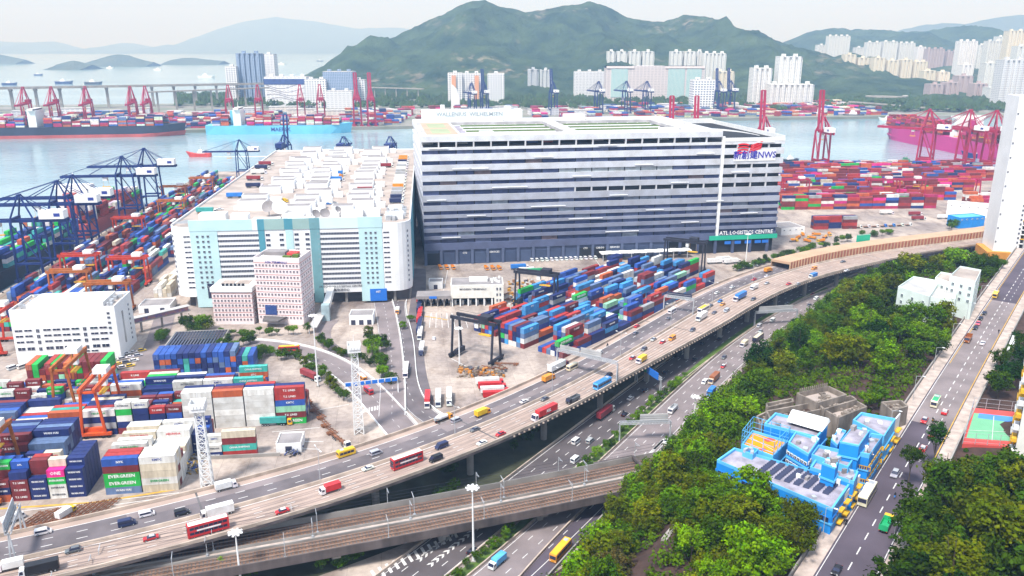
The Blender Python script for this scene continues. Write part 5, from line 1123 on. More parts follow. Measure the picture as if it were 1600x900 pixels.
gantry_crane('crane_orange', 'rusty orange gantry crane over the third block behind the red one', Y1(-31,74), R(98), 20, 18, group=go)
gk = 'black gantry cranes of the middle yard'
mu, mv = Vector((math.cos(R(50)), math.sin(R(50)))), Vector((-math.sin(R(50)), math.cos(R(50))))
def Y2(u, v): p = Vector((23,339))+mu*u+mv*v; return (p.x, p.y, 0)
gantry_crane('crane_black', 'black gantry crane at the near end of the middle yard', (*G(744,560)[:2],0), R(-30), 21, 18, group=gk)
gantry_crane('crane_black', 'black gantry crane astride the far block below the gatehouse', (*G(838,478)[:2],0), R(-22), 22, 18, group=gk)
gantry_crane('crane_black', 'black gantry crane at the far end before the dock doors', (*G(1068,424)[:2],0), R(-28), 24, 19, group=gk)
gred = 'red gantry cranes of the quay yard'
for i, (px, py) in enumerate(((130,440),(205,445),(205,375),(272,345),(275,320),(318,305),(115,468),(175,488))): gantry_crane('crane_red' if i < 3 else 'crane_orange', f'{"red" if i < 3 else "rusty orange"} gantry crane in the quay yard, {ordn(i+1)} counted from the terminal office', (*G(px,py)[:2],0), R(6.4), 20, 16, group=gred)
gantry_crane('crane_red', 'red gantry crane cut by the left edge behind the terminal office', (*G(6,545)[:2],0), R(98), 20, 18, group=gred)
for i, px in enumerate((1240,1375,1420,1545)): gantry_crane('crane_magenta', f'magenta gantry crane over the right-hand yard, {ordn(i+1)} from left', (*G(px,312)[:2],0), R(3), 24, 18, group='gantry cranes of the right-hand yard')
# ================================================================== VEHICLES  (x is forward)
_vm = {}
def wheel_m(r, w_=.24):
    k = ('w', r)
    if k not in _vm:
        mb = MB(); mb.tube((0,-w_/2,0),(0,w_/2,0), r, n=12); mb.tube((0,-w_/2-.02,0),(0,w_/2+.02,0), r*.55, n=8, mi=1); _vm[k] = mb.mesh('wheel', ['rubber','metal'])
    return _vm[k]
def parts_of(kind):
    """list of (part name, mesh, colour slot or None, location)"""
    if kind in _vm: return _vm[kind]
    P = []
    def add(nm, mb, mt, slot=None): P.append((nm, mb.mesh(nm, mt), slot, (0,0,0)))
    def wheels(xs, hw, r): 
        for x in xs:
            for sy in (-1, 1): P.append(('wheel', wheel_m(r), None, (x, sy*hw, r)))
    def lamps(xf, xb, hw, z):
        for sy in (-1, 1):
            mb = MB(); mb.box(xf-.06, xf+.02, sy*hw*.72-.16, sy*hw*.72+.16, z-.09, z+.09); add('headlight', mb, 'headlamp')
            mb = MB(); mb.box(xb-.02, xb+.05, sy*hw*.74-.14, sy*hw*.74+.14, z, z+.2); add('tail_light', mb, 'light_red')
    def sedan(L=4.5, W=1.74, H=1.44, hatch=False, taxi=False):
        a, w_ = L/2, W/2; mb = MB()
        prof = [(-a,.35),(-a+.05,.88),(-a+.3,.95),(a-1.25,.93),(a-.25,.78),(a,.62),(a,.35)]; mb.extr(prof, -w_, w_); add('body', mb, 'paint', 0)
        b0, b1 = (-a+.25 if hatch else -a+.75), a-1.15; mb = MB(); mb.taper((b0,b1,-w_+.06,w_-.06),(b0+.45,b1-.75,-w_+.24,w_-.24), .93, H-.05); add('windows', mb, 'glass_dark')
        mb = MB(); mb.taper((b0+.4,b1-.7,-w_+.22,w_-.22),(b0+.5,b1-.85,-w_+.3,w_-.3), H-.07, H); add('roof', mb, 'paint', 1)
        if taxi: mb = MB(); mb.box(-.35,-.1,-.3,.3,H,H+.14); add('roof_light', mb, 'headlamp')
        lamps(a, -a, w_, .68); wheels((-a+.85, a-.85), w_-.1, .32)
    def van(L, W, H, glass=.62, nose=.9, rows=True):
        a, w_ = L/2, W/2; mb = MB(); prof = [(-a,.35),(-a,H-.15),(-a+.2,H),(a-nose-.55,H),(a-nose*.55,H*.56),(a-.12,H*.46),(a,.62),(a,.35)]; mb.extr(prof, -w_, w_); add('body', mb, 'paint', 0)
        zg0, zg1 = H*glass*.88, H-.22
        for sy in (-1, 1): mb = MB(); y = sy*w_; mb.add([(-a+.25,y+sy*.012,zg0),(a-nose*.75-.1,y+sy*.012,zg0),(a-nose-.5,y+sy*.012,zg1),(-a+.25,y+sy*.012,zg1)], [(0,1,2,3) if sy < 0 else (3,2,1,0)]); add('side_windows', mb, 'glass_dark')
        x0, z0, x1, z1 = a-nose-.53, H-.06, a-nose*.55-.02, H*.57; mb = MB(); mb.add([(x0+.03,-w_+.12,z0+.0),(x0+.03,w_-.12,z0),(x1+.03,w_-.1,z1+.02),(x1+.03,-w_+.1,z1+.02)], [(3,2,1,0)]); add('windscreen', mb, 'glass_dark')
        mb = MB(); mb.box(-a-.015,-a+.02,-w_+.2,w_-.2,zg0,zg1); add('rear_window', mb, 'glass_dark'); lamps(a, -a, w_, .7); wheels((-a+.9, a-.85), w_-.12, .35)
        mb = MB(); mb.box(-a+.35,a-nose-.75,-w_+.12,w_-.12,H+.003,H+.03); add('roof', mb, 'paint', 1)
    def bus(L, W, H, decks=1, roofslot=1):
        a, w_ = L/2, W/2; mb = MB(); mb.extr([(-a,.4),(-a,H-.25),(-a+.25,H),(a-.3,H),(a-.05,H-.3),(a,1.2),(a,.4)], -w_, w_); add('body', mb, 'paint', 0)
        bands = [(1.25,2.15)] if decks == 1 and H < 3.1 else [(1.5,2.55)] if decks == 1 else [(1.25,2.1),(2.85,3.75)]
        for z0, z1 in bands:
            for sy in (-1, 1):
                n_ = int((L-1.6)/1.35)
                for k in range(n_): x = -a+.6+k*(L-1.2)/n_; mb = MB(); y = sy*w_; mb.box(x, x+(L-1.2)/n_-.12, min(y,y+sy*.02), max(y,y+sy*.02), z0, z1); add('window', mb, 'glass_dark')
            mb = MB(); mb.box(a-.08,a+.03,-w_+.15,w_-.15,z0-.1,z1+.05); add('windscreen', mb, 'glass_dark'); mb = MB(); mb.box(-a-.02,-a+.02,-w_+.2,w_-.2,z0,z1); add('rear_window', mb, 'glass_dark')
        mb = MB(); mb.box(-a+.3,a-.45,-w_+.18,w_-.18,H+.003,H+.05); add('roof', mb, 'paint', roofslot); mb = MB(); mb.box(-a+1.2,-a+2.6,-.7,.7,H+.05,H+.25); add('roof_hatch', mb, 'metal')
        if decks == 2:
            for sy in (-1, 1): mb = MB(); y = sy*w_; mb.box(-a*.6,a*.55,min(y,y+sy*.025),max(y,y+sy*.025),2.2,2.72); add('advert_panel', mb, 'paint', 1)
            mb = MB(); mb.box(a-.02,a+.04,-.8,.8,2.3,2.7); add('route_blind', mb, 'dark')
        lamps(a, -a, w_, .75); wheels((-a+2.2, a-2.0) if L > 8 else (-a+1.3, a-1.1), w_-.15, .48 if L > 8 else .38)
        if L > 12: wheels((-a+3.4,), w_-.15, .48)
    def cab(x1, W=2.2, H=2.5, L=1.75, slot=0):
        w_ = W/2; mb = MB(); mb.extr([(x1-L,.5),(x1-L,H),(x1-.45,H),(x1-.05,1.35),(x1,1.2),(x1,.5)], -w_, w_); add('cab', mb, 'paint', slot)
        mb = MB(); mb.add([(x1-.42,-w_+.12,H-.08),(x1-.42,w_-.12,H-.08),(x1-.03,w_-.1,1.42),(x1-.03,-w_+.1,1.42)], [(3,2,1,0)]); add('windscreen', mb, 'glass_dark')
        for sy in (-1, 1): mb = MB(); y = sy*(w_+.012); mb.add([(x1-L+.4,y,1.45),(x1-.3,y,1.45),(x1-.55,y,H-.3),(x1-L+.4,y,H-.3)], [(0,1,2,3) if sy < 0 else (3,2,1,0)]); add('side_windows', mb, 'glass_dark')
        for sy in (-1, 1): mb = MB(); mb.box(x1-.05,x1+.03,sy*w_*.7-.18,sy*w_*.7+.18,.75,.95); add('headlight', mb, 'headlamp')
    def truck(L, W=2.2, H=3.1, load='box'):
        a, w_ = L/2, W/2; cab(a, W, 2.45 if L < 8.5 else 2.8); mb = MB(); mb.box(-a,a-.6,-.45,.45,.55,.85); add('chassis', mb, 'rubber')
        x1 = a-1.95
        if load == 'box':
            mb = MB(); mb.box(-a,x1,-w_-.05,w_+.05,.95,H); add('cargo_box', mb, 'paint', 1)
            for sy in (-1, 1): mb = MB(); mb.box(-a+.02,-a-.03,sy*w_*.5-.45,sy*w_*.5+.45,1.05,H-.1); add('rear_door', mb, 'paint', 1)
        if load == 'open':
            mb = MB(); mb.box(-a,x1,-w_,w_,.9,1.15); add('load_bed', mb, 'paint', 1)
            for y in (-w_, w_-.08): mb = MB(); mb.box(-a,x1,y,y+.08,1.15,H-1.0); add('side_board', mb, 'paint', 1)
            for x in (-a, x1-.08): mb = MB(); mb.box(x,x+.08,-w_+.08,w_-.08,1.15,H-.7); add('end_board', mb, 'paint', 1)
        if load == 'mixer':
            mb = MB(); mb.tube((-a+.4,0,2.5),(-a+2.2,0,2.35), .6, 1.15, 14); mb.tube((-a+2.2,0,2.35),(x1-.3,0,2.0), 1.15, .7, 14); add('drum', mb, 'paint', 1); mb = MB(); mb.box(-a-.4,-a+.5,-.5,.5,1.6,2.6); add('chute', mb, 'metal')
        wheels((-a+1.2, a-1.0) if L < 8.5 else (-a+1.1,-a+2.2,a-1.1), w_-.15, .42 if L < 8.5 else .48)
        for sy in (-1, 1): mb = MB(); mb.box(-a-.04,-a+.02,sy*w_*.8-.15,sy*w_*.8+.15,.75,.95); add('tail_light', mb, 'light_red')
    def artic(empty=False):
        cab(7.2, 2.4, 2.9, 2.1); mb = MB(); mb.box(1.5,6.6,-.5,.5,.6,.95); add('chassis', mb, 'rubber'); mb = MB(); mb.box(-6.8,4.8,-.55,.55,1.05,1.35); add('trailer_frame', mb, 'rust' if empty else 'rubber')
        if not empty: 
            mb = MB(); mb.box(-6.9,4.6,-1.2,1.2,1.4,4.05); add('container_load', mb, 'paint', 1)
            for sy in (-1, 1): mb = MB(); mb.box(-6.94,-6.88,sy*.58-.5,sy*.58+.5,1.5,3.95); add('container_door', mb, 'paint', 1)
        else:
            for k in range(5): mb = MB(); mb.box(-6.6+k*2.6,-6.3+k*2.6,-1.2,1.2,1.2,1.4); add('crossbar', mb, 'rust')
        wheels((-5.8,-4.6,-3.4,2.4,3.5,6.1), 1.05, .5)
    def bike():
        mb = MB(); mb.extr([(-.7,.5),(-.5,.9),(.2,.85),(.6,1.0),(.75,.55)], -.16, .16); add('frame', mb, 'paint', 0)
        P.append(('wheel', wheel_m(.31,.14), None, (-.65,0,.31))); P.append(('wheel', wheel_m(.31,.14), None, (.7,0,.31)))
        mb = MB(); mb.taper((-.35,.05,-.2,.2),(-.2,.15,-.24,.24), .88, 1.42); mb.tube((.02,0,1.42),(.02,0,1.72), .14, .12, 8); mb.beam((.1,-.2,1.3),(.55,-.28,1.05), .1); mb.beam((.1,.2,1.3),(.55,.28,1.05), .1); add('rider', mb, 'dark')
    {'car': lambda: sedan(), 'hatch': lambda: sedan(4.0,1.72,1.5,True), 'suv': lambda: sedan(4.6,1.85,1.68,True), 'taxi': lambda: sedan(4.6,1.74,1.5,False,True), 'van': lambda: van(4.8,1.8,1.92), 'panelvan': lambda: van(5.3,1.9,2.3), 'minibus': lambda: bus(7.0,2.1,2.75), 'bus': lambda: bus(11.5,2.5,3.2), 'decker': lambda: bus(12.6,2.5,4.4,2), 'truck': lambda: truck(7.4), 'bigtruck': lambda: truck(10.5,2.4,3.7), 'open': lambda: truck(7.6,2.2,3.2,'open'), 'mixer': lambda: truck(8.4,2.4,3.4,'mixer'), 'artic': lambda: artic(), 'flat': lambda: artic(True), 'bike': bike}[kind]()
    _vm[kind] = P; return P
VC = dict(white=(.80,.80,.80), black=(.015,.015,.02), grey=(.14,.15,.17), silver=(.42,.44,.47), navy=(.02,.03,.10), red=(.55,.025,.03), blue=(.03,.20,.62), skyblue=(.10,.42,.80), yellow=(.80,.50,.02), orange=(.75,.28,.02), green=(.02,.40,.16), cream=(.72,.65,.48), brown=(.32,.10,.03), pink=(.62,.10,.16), maroon=(.28,.03,.04), teal=(.05,.35,.33))
CAT = dict(car='car', hatch='car', suv='car', taxi='taxi', van='van', panelvan='van', minibus='minibus', bus='bus', decker='bus', truck='truck', bigtruck='truck', open='truck', mixer='truck', artic='truck', flat='truck', bike='motorcycle')
NAME = dict(car='car', hatch='hatchback_car', suv='estate_car', taxi='taxi', van='people_carrier', panelvan='panel_van', minibus='minibus', bus='coach', decker='double_decker_bus', truck='box_truck', bigtruck='large_box_truck', open='open_lorry', mixer='cement_mixer_truck', artic='container_lorry', flat='empty_trailer_lorry', bike='motorcycle')
def vehicle(kind, c1, c2, x, y, z, rz, label, group=None):
    a = [q*ru(.92,1.05) for q in VC[c1]]; b_ = [q for q in VC[c2]]
    o = thing(NAME[kind], label, CAT[kind], (x, y, z), rz, group); o.scale = (.83,.86,.85)
    for nm, me, slot, loc in parts_of(kind): link(nm, me, o, loc, None, (a, b_)[slot] if slot is not None else None)
    return o
KW = dict(car='car', hatch='hatchback', suv='estate car', taxi='taxi', van='people carrier', panelvan='van', minibus='minibus', bus='coach', decker='double-decker bus', truck='box truck', bigtruck='large box truck', open='open lorry', mixer='cement mixer truck', artic='container lorry', flat='empty trailer lorry', bike='motorcycle')
def fleet(path, z, dirn, where, group, items):
    """place vehicles standing on a road, heading along it"""
    L = []
    for it in items:
        kind, c1, c2, px, py = it[:5]; x, y, _ = G(px, py, z); s, o = path.near(x, y); _, _, tx, ty = path.at(s); L.append((px, it, x, y, math.atan2(ty, tx) + (math.pi if dirn < 0 else 0)))
    L.sort(key=lambda q: q[0])
    for n_, (px, it, x, y, rz) in enumerate(L):
        kind, c1, c2 = it[:3]; w1 = c1 if c1 == c2 or kind in ('car','hatch','suv') else (f'{c1} and {c2}')
        lab = it[5] if len(it) > 5 else f'{w1} {KW[kind]} on {where}, {ordn(n_+1)} vehicle from left'
        vehicle(kind, c1, c2, x, y, z+.03, rz, lab, group)
fleet(VIA, VZ, 1, 'the far viaduct carriageway', 'traffic on the viaduct', [
 ('van','white','white',68,834),('panelvan','navy','navy',199,821),('van','white','white',230,806),('van','black','black',285,804),('truck','white','white',354,764,'white box truck on the viaduct beside the base of a white lattice mast'),
 ('minibus','yellow','yellow',541,712,'yellow school minibus on the far carriageway of the viaduct'),('van','silver','silver',588,710),('mixer','orange','white',693,658,'orange and white cement mixer truck by the viaduct parapet'),('van','silver','silver',713,659),('truck','orange','yellow',754,649,'yellow box truck on the viaduct behind a silver people carrier'),
 ('car','white','white',819,629),('truck','orange','orange',857,595),('artic','maroon','white',872,578,'white container lorry with dark red cab by the viaduct parapet'),('minibus','cream','cream',894,577),('van','white','white',936,553),('bike','black','black',949,541),
 ('car','grey','grey',993,522),('car','red','red',995,511),('minibus','white','white',1050,489),('car','grey','grey',1045,499),('car','white','white',1075,469),('car','white','white',1120,459),('car','white','white',1144,450),('truck','orange','orange',1200,425),('car','white','white',1198,433)])
fleet(VIA, VZ, -1, 'the near viaduct carriageway', 'traffic on the viaduct', [
 ('truck','white','white',16,890,'white box truck on the viaduct cut by the left edge'),('bigtruck','white','black',62,896,'black bodied truck with white cab at the bottom left corner'),('suv','grey','grey',115,862),('taxi','red','silver',236,843),('bigtruck','white','white',340,806,'long white box truck on the viaduct beside the nearer red double-decker bus'),('decker','red','white',326,832,'red double-decker bus on the viaduct nearest the left edge'),
 ('taxi','red','white',441,801),('truck','white','red',516,769,'white light truck with a red topped load on the viaduct'),('car','white','white',575,734),('decker','red','white',636,727,'red double-decker bus on the viaduct in the middle of the picture'),('panelvan','black','black',681,720),('panelvan','navy','navy',690,700),('car','white','white',753,694),('car','red','red',782,680),('car','grey','grey',742,673),
 ('artic','white','red',851,651,'white lorry carrying a short red container on the viaduct'),('open','black','grey',895,628,'black open lorry on the near carriageway of the viaduct'),('car','grey','grey',851,625),('bus','skyblue','blue',941,604,'bright blue coach on the near carriageway of the viaduct'),('suv','black','black',951,588),('truck','white','yellow',1002,566,'white truck with a tall yellow box on the viaduct'),('taxi','red','silver',988,561),('suv','grey','grey',1006,547),('car','silver','silver',1021,532),('taxi','red','white',1035,536),('panelvan','orange','orange',1050,531),('suv','grey','grey',1082,517),('bigtruck','white','white',1096,499),('bus','white','yellow',1099,487,'white and yellow coach passing a white truck on the viaduct'),('car','grey','grey',1116,490),('van','silver','silver',1135,487),('car','grey','grey',1110,479),('hatch','blue','blue',1125,472),('taxi','orange','orange',1129,477),('artic','white','blue',1156,468,'white lorry with a blue container far along the viaduct'),('suv','grey','grey',1177,469),('car','red','red',1178,438),('car','silver','silver',1198,444),('car','red','red',1232,445),('truck','white','blue',1270,434),('car','silver','silver',1246,445),('car','grey','grey',1317,410),('car','white','white',1323,424),('van','orange','orange',1272,421),('truck','white','white',1178,452)])
fleet(LOWL, 0, 1, 'the road under the viaduct', 'traffic on the lower road', [('car','black','black',1097,538),('car','black','black',1124,531),('car','grey','grey',1137,516),('car','black','black',1085,563),('suv','black','black',1040,583),('suv','black','black',1007,611),('taxi','white','white',985,624),('bike','black','black',974,646),('car','black','black',976,649),('artic','white','maroon',946,650,'lorry carrying a dark red container on the road under the viaduct'),('truck','white','black',1060,557),('panelvan','white','white',900,692),('van','silver','silver',922,691),('panelvan','white','white',899,721),('car','black','black',738,863,'black car on the lower road by the tall lamp mast')])
fleet(LOWC, 0, -1, 'the outer lower carriageway', 'traffic on the lower road', [('suv','grey','grey',1131,560),('taxi','red','white',1130,574),('truck','white','cream',1162,541),('bus','black','cream',1184,532),('van','white','white',1101,599),('bigtruck','cream','brown',1115,596),('truck','blue','blue',1111,616,'blue truck on the outer lower carriageway beside the wood'),('open','white','silver',1051,643),('van','silver','silver',1186,511),('car','silver','silver',1188,519),('car','grey','grey',1251,464),('car','red','red',1270,461),('van','white','white',1275,468),('car','silver','silver',1230,476),('car','grey','grey',1264,478),('van','white','white',1207,502),('truck','white','skyblue',777,883,'blue box truck with white cab at the bottom of the lower road'),('car','white','white',1041,691)])
fleet(SLIP, 0, -1, 'the slip lane', None, [('bus','orange','yellow',876,866,'orange coach on the slip lane at the foot of the wooded slope')])
fleet(STREET, 32, -1, 'the hillside street left side', 'traffic on the hillside street', [('bus','cream','white',1354,779,'cream bus with a green stripe at the kerb beside the school'),('suv','silver','silver',1398,743),('car','black','black',1307,894),('taxi','red','silver',1444,659),('car','black','black',1538,491),('car','black','black',1532,499),('car','pink','pink',1528,507),('car','black','black',1524,514),('open','brown','brown',1512,533,'brown lorry parked at the kerb of the hillside street'),('minibus','yellow','yellow',1555,464,'yellow minibus at the far end of the hillside street'),('minibus','cream','green',1461,633,'cream minibus with a green roof on the hillside street')])
fleet(STREET, 32, 1, 'the hillside street right side', 'traffic on the hillside street', [('bike','blue','blue',1398,778),('open','yellow','green',1384,824,'green tarpaulin truck with yellow cab near the bottom right trees'),('taxi','red','silver',1442,703),('taxi','red','silver',1457,682),('taxi','red','white',1476,646),('bike','orange','orange',1457,659),('car','white','white',1535,538)])
for o in [q for q in bpy.data.objects if q.get('label') == 'white lorry carrying a short red container on the viaduct']: text('lettering', 'ABL', 1.7, o, (-1.2, 1.23, 2.75), (R(90),0,R(180)), 'logo_white')
gp = 'vehicles about the port'
def park(kind, c1, c2, px, py, deg, label, z=0.0): x, y, _ = G(px, py, z); vehicle(kind, c1, c2, x, y, z+.04, R(deg), label, gp)
park('bus','red','yellow',452,549,188,'red and yellow coach on the ramp road beside the trees'); park('minibus','red','pink',576,614,125,'pink and white minibus at the port gate'); park('minibus','orange','white',566,594,125,'orange and white minibus behind the blue gate sign'); park('artic','white','white',634,584,-85,'white container lorry on the narrow lane to the port gate'); park('van','white','white',636,572,-85,'small white van behind the lorry on the narrow lane'); park('truck','orange','white',621,489,-85,'white truck with orange cab on the incline beside the freight building'); park('artic','navy','white',659,550,-88,'white container lorry driving down the middle yard'); park('artic','white','maroon',485,592,-40,'dark red container lorry at the corner of the near-left yard'); park('car','white','white',678,530,90,'white car crossing the middle yard alone')
park('flat','white','brown',533,692,-52,'empty trailer lorry parked beside the viaduct parapet'); park('artic','white','teal',443,718-8,6,'teal container lorry in front of the tall white stacks') if False else None
park('artic','cream','teal',448,724-4,6,'lorry') if False else None
park('artic','yellow','red',280,674,4,'red container lorry between the near-left stacks'); park('artic','yellow','teal',432,664,5,'teal container on a yellow trailer before the tall white stacks'); park('open','white','brown',347,696,5,'small brown lorry beside the white lattice mast'); park('truck','yellow','white',104,806,70,'white truck with yellow roof parked among trailer frames'); park('truck','white','white',22,815,60,'white tractor cab parked at the far left below the stacks')
# trailers and lorries parked in rows
random.seed(3)
for k in range(14): park('panelvan','white','white',831+k*7.6,408.5-k*.3,-72,f'white lorry cab in the row before the dock doors, {ordn(k+1)} from left')
for k in range(3): park('artic','white',('blue','white','green')[k],812+k*13,424+k*2-(k==0)*3,12,('blue','white','white and green')[k]+' container trailer parked before the dock doors')
for k in range(6): park('open','orange','orange',688+(k%3)*10+(k//3)*72,420+(k//3)*1,-75,f'orange tractor unit parked by the dock doors, {ordn(k+1)} from left')
for k in range(3): park('artic','white',('red','white','white')[k],668+k*17,630-k*2,-86,('red','white','tall white')[k]+f' trailer parked upright in the yard corner, {ordn(k+1)} from left')
for k in range(4): park('artic','red','red' if k%2 else 'white',765+k*4,602+k*7,6,f'red trailer in the small stack by the viaduct, {ordn(k+1)} from the top')
for k in range(8): park('artic','white',random.choice(('white','navy','red')),655+(k%2)*1.5,470+k*8,-88 if k%2 else 92,f'lorry queued along the yard wall below the canopy, {ordn(k+1)} from the top')
for k in range(16): park(random.choice(('car','hatch','suv')),*(2*[random.choice(('white','silver','grey','white','yellow'))]),168+k%4*12+(k//4)*6,580-(k//4)*8-k%4*2.4,35,f'parked car beside the terminal office, number {ordn(k+1)} of the staff rows')
for k in range(5): park('panelvan','white','white',20+k*16,577-k*2,60,f'white van parked before the terminal office, {ordn(k+1)} from left')
for k in range(7): park('flat',random.choice(('white','red','blue')),'brown',1335+k*13,357-k*.6,8,f'tractor and trailer in the row behind the green road sign, {ordn(k+1)} from left')
for k, (px, py, c) in enumerate(((1385,335,'white'),(1430,337,'maroon'),(1435,344,'maroon'),(1475,342,'white'))): park('artic','white',c,px,py,5,f'{c} container lorry on the open ground of the right yard, {ordn(k+1)} from left')
for k in range(9): park(random.choice(('mixer','open')),'orange' if k%2 else 'yellow','orange',1240+k*7,378-(k%3)*5,20+30*k,f'orange machine in the works depot beside the grey building, {ordn(k+1)} from left')
for k in range(5): park('artic','white','white',1118+k*13,412-(k%2)*3,10+5*k,f'white tanker trailer by the hedge at the end of the grey building, {ordn(k+1)} from left') if k < 3 else None
# cars and lorries on the freight building roof
hu = Matrix.Translation((-180,411,43.42)) @ Matrix.Rotation(R(6.0), 4, 'Z')
for k in range(16):
    p = hu @ Vector((117, 62+k*13.5, 0)); c = random.choice(('white','white','navy','orange','silver')); vehicle('bigtruck','white',c,p.x,p.y,p.z,R(6+0),f'{"white" if c == "white" else "white and "+c} truck along the right roof parapet, {ordn(k+1)} from the front', gp)
for k, (u, v, kd, c) in enumerate(((12,30,'truck','orange'),(10,42,'artic','teal'),(15,52,'car','white'),(24,100,'car','grey'),(48,72,'truck','yellow'),(72,150,'artic','blue'),(72,168,'truck','orange'),(70,178,'artic','blue'),(44,180,'artic','navy'),(98,96,'truck','orange'),(96,104,'artic','maroon'),(76,62,'car','blue'),(80,63,'car','silver'),(104,140,'car','silver'),(104,215,'artic','maroon'),(20,128,'artic','navy'),(14,160,'artic','maroon'),(11,190,'artic','white'),(9,215,'artic','navy'),(8,236,'artic','maroon'),(16,90,'artic','blue'))):
    p = hu @ Vector((u, v, 0)); vehicle(kd, 'white' if kd == 'artic' else c, c, p.x, p.y, p.z, R(6+ru(-4,4)), f'{c} {KW[kd]} parked on the freight building roof, {ordn(k+1)} of the scattered ones', gp)
# ================================================================== TREES
random.seed(17)
m, n, b = _base('leaf'); at_ = n.nodes.new('ShaderNodeAttribute'); at_.attribute_name = 'Col'; oi = n.nodes.new('ShaderNodeObjectInfo')
hs = n.nodes.new('ShaderNodeHueSaturation'); mr = n.nodes.new('ShaderNodeMapRange'); mr.inputs[3].default_value = .65; mr.inputs[4].default_value = 1.2; n.links.new(oi.outputs['Random'], mr.inputs[0]); n.links.new(mr.outputs[0], hs.inputs['Value'])
n.links.new(_mul(n, at_.outputs['Color'], oi.outputs['Color']), hs.inputs['Color']); n.links.new(hs.outputs[0], b.inputs['Base Color']); b.inputs['Roughness'].default_value = .9; b.inputs['Specular IOR Level'].default_value = .05
tr_ = n.nodes.new('ShaderNodeBsdfTranslucent'); n.links.new(hs.outputs[0], tr_.inputs[0]); ms = n.nodes.new('ShaderNodeMixShader'); ms.inputs[0].default_value = .12
n.links.new(b.outputs[0], ms.inputs[1]); n.links.new(tr_.outputs[0], ms.inputs[2]); n.links.new(ms.outputs[0], n.nodes['Material Output'].inputs['Surface'])
def crown_mesh(rx, rz, clumps, leaves, cr_, leaf, style=0):
    """leaf faces gathered in clumps through an uneven crown (unit radius about 1, base at z 0)"""
    mb = MB(); C = []
    for k in range(clumps):
        while True:
            d = Vector((ru(-1,1), ru(-1,1), ru(-.75,1)))
            if .05 < d.length <= 1: break
        q = d.normalized() * (d.length ** .33) * ru(.55,1.0)
        if style == 1: q.z *= .55
        C.append((Vector((q.x*rx, q.y*rx, rz + q.z*rz)), cr_*ru(.65,1.35), ru(.55,1.35), ru(-.14,.14)))
    for c, r, bri, hue in C:
        for l in range(leaves):
            d = Vector((random.gauss(0,1), random.gauss(0,1), random.gauss(.25,1))).normalized()
            p = c + d*r*(ru(.55,1.05) if l % 4 else ru(.1,.6)); nn = (d + Vector((ru(-.8,.8), ru(-.8,.8), ru(-.4,.9)))).normalized()
            a = nn.cross(Vector((ru(-1,1),ru(-1,1),ru(-1,1)))).normalized(); b2 = nn.cross(a); s = leaf*ru(.6,1.35); e = s*ru(.55,.9)
            g = bri*ru(.75,1.2); col = (g*(1+hue*1.3), g, g*(.75-hue))
            mb.add([tuple(p-a*s), tuple(p-b2*e), tuple(p+a*s*.9+nn*s*.2), tuple(p+b2*e)], [(0,1,2,3)], col)
    return mb.mesh('crown', 'leaf')
def trunk_mesh(h, r, spread):
    mb = MB(); mb.tube((0,0,-1.5),(.1*r,0,h*.6), r, r*.7, 7)
    for k in range(5): a = 6.283*k/5+ru(-.4,.4); e = (math.cos(a)*spread*ru(.5,.9), math.sin(a)*spread*ru(.5,.9), h*ru(.95,1.35)); mb.tube((.08*r,0,h*ru(.45,.6)), e, r*.45, r*.12, 5)
    mb.tube((.1*r,0,h*.58),(ru(-.3,.3),ru(-.3,.3),h*1.4), r*.68, r*.15, 6)
    return mb.mesh('trunk', 'bark')
CROWNS = [crown_mesh(1.0, .72, 46, 46, .30, .075) for _ in range(4)] + [crown_mesh(1.0, .62, 60, 40, .22, .06) for _ in range(3)] + [crown_mesh(.8, 1.05, 50, 42, .26, .065) for _ in range(3)] + [crown_mesh(1.0, .5, 34, 46, .30, .07, 1) for _ in range(2)]
TRUNKS = [trunk_mesh(1.0, .055, .55) for _ in range(3)]
LEAFC = dict(dark=(.040,.082,.003), mid=(.070,.145,.002), bright=(.115,.225,.001), olive=(.092,.118,.002), yellow=(.155,.185,.001), deep=(.018,.056,.008), grey=(.11,.095,.03))
LW = dict(dark='dark green', mid='green', bright='bright green', olive='olive green', yellow='yellowish green', deep='deep green', grey='dry grey-green')
def tree(x, y, z, r, h, c, label, group, kind=None, name='tree'):
    """r crown radius, h total height"""
    k = random.randrange(len(CROWNS)) if kind is None else kind; ch = min(h*.9, r*ru(1.25,1.6))
    o = thing(name, label, 'shrub' if name == 'shrub' else 'tree', (x, y, z), ru(0,6.28), group)
    cr2 = link('crown', CROWNS[k], o, (0, 0, h-ch), None, LEAFC[c]); cr2.scale = (r, r*ru(.85,1.1), ch/1.5)
    t = link('trunk', random.choice(TRUNKS), o, (0,0,0)); t.scale = (r*.9, r*.9, max(.6, h-ch*.62)); return o
def inpoly(px, py, P):
    c = False
    for i in range(len(P)):
        (x1, y1), (x2, y2) = P[i], P[i-1]
        if (y1 > py) != (y2 > py) and px < (x2-x1)*(py-y1)/(y2-y1)+x1: c = not c
    return c
def pix(x, y, z):
    dz = z-CAM_H; zc = y*CP-dz*SP; return 800+FPX*x/zc, 450-FPX*(y*SP+dz*CP)/zc
def clear(x, y, zt, rr):
    """no tree grows through the school, the house, the court or the derelict shell"""
    px, py = pix(x, y, zt); e = rr*6
    if 1112 < px < 1345 and 640 < py < 722+max(0, px-1120)*.42+6: return False
    if 1185 < px < 1420 and 596 < py < 660: return False
    if 1330 < px < 1420 and 640 < py < 860: return False
    if 1400 < px < 1535 and 415 < py < 474: return False
    if px > 1488 and 600 < py < 712: return False
    if 1350 < px < 1565 and py < 386: return False
    if 1250 < px <= 1350 and py < 432-(px-1280)*.55: return False
    if px > 1560 and py < 380: return False
    return True
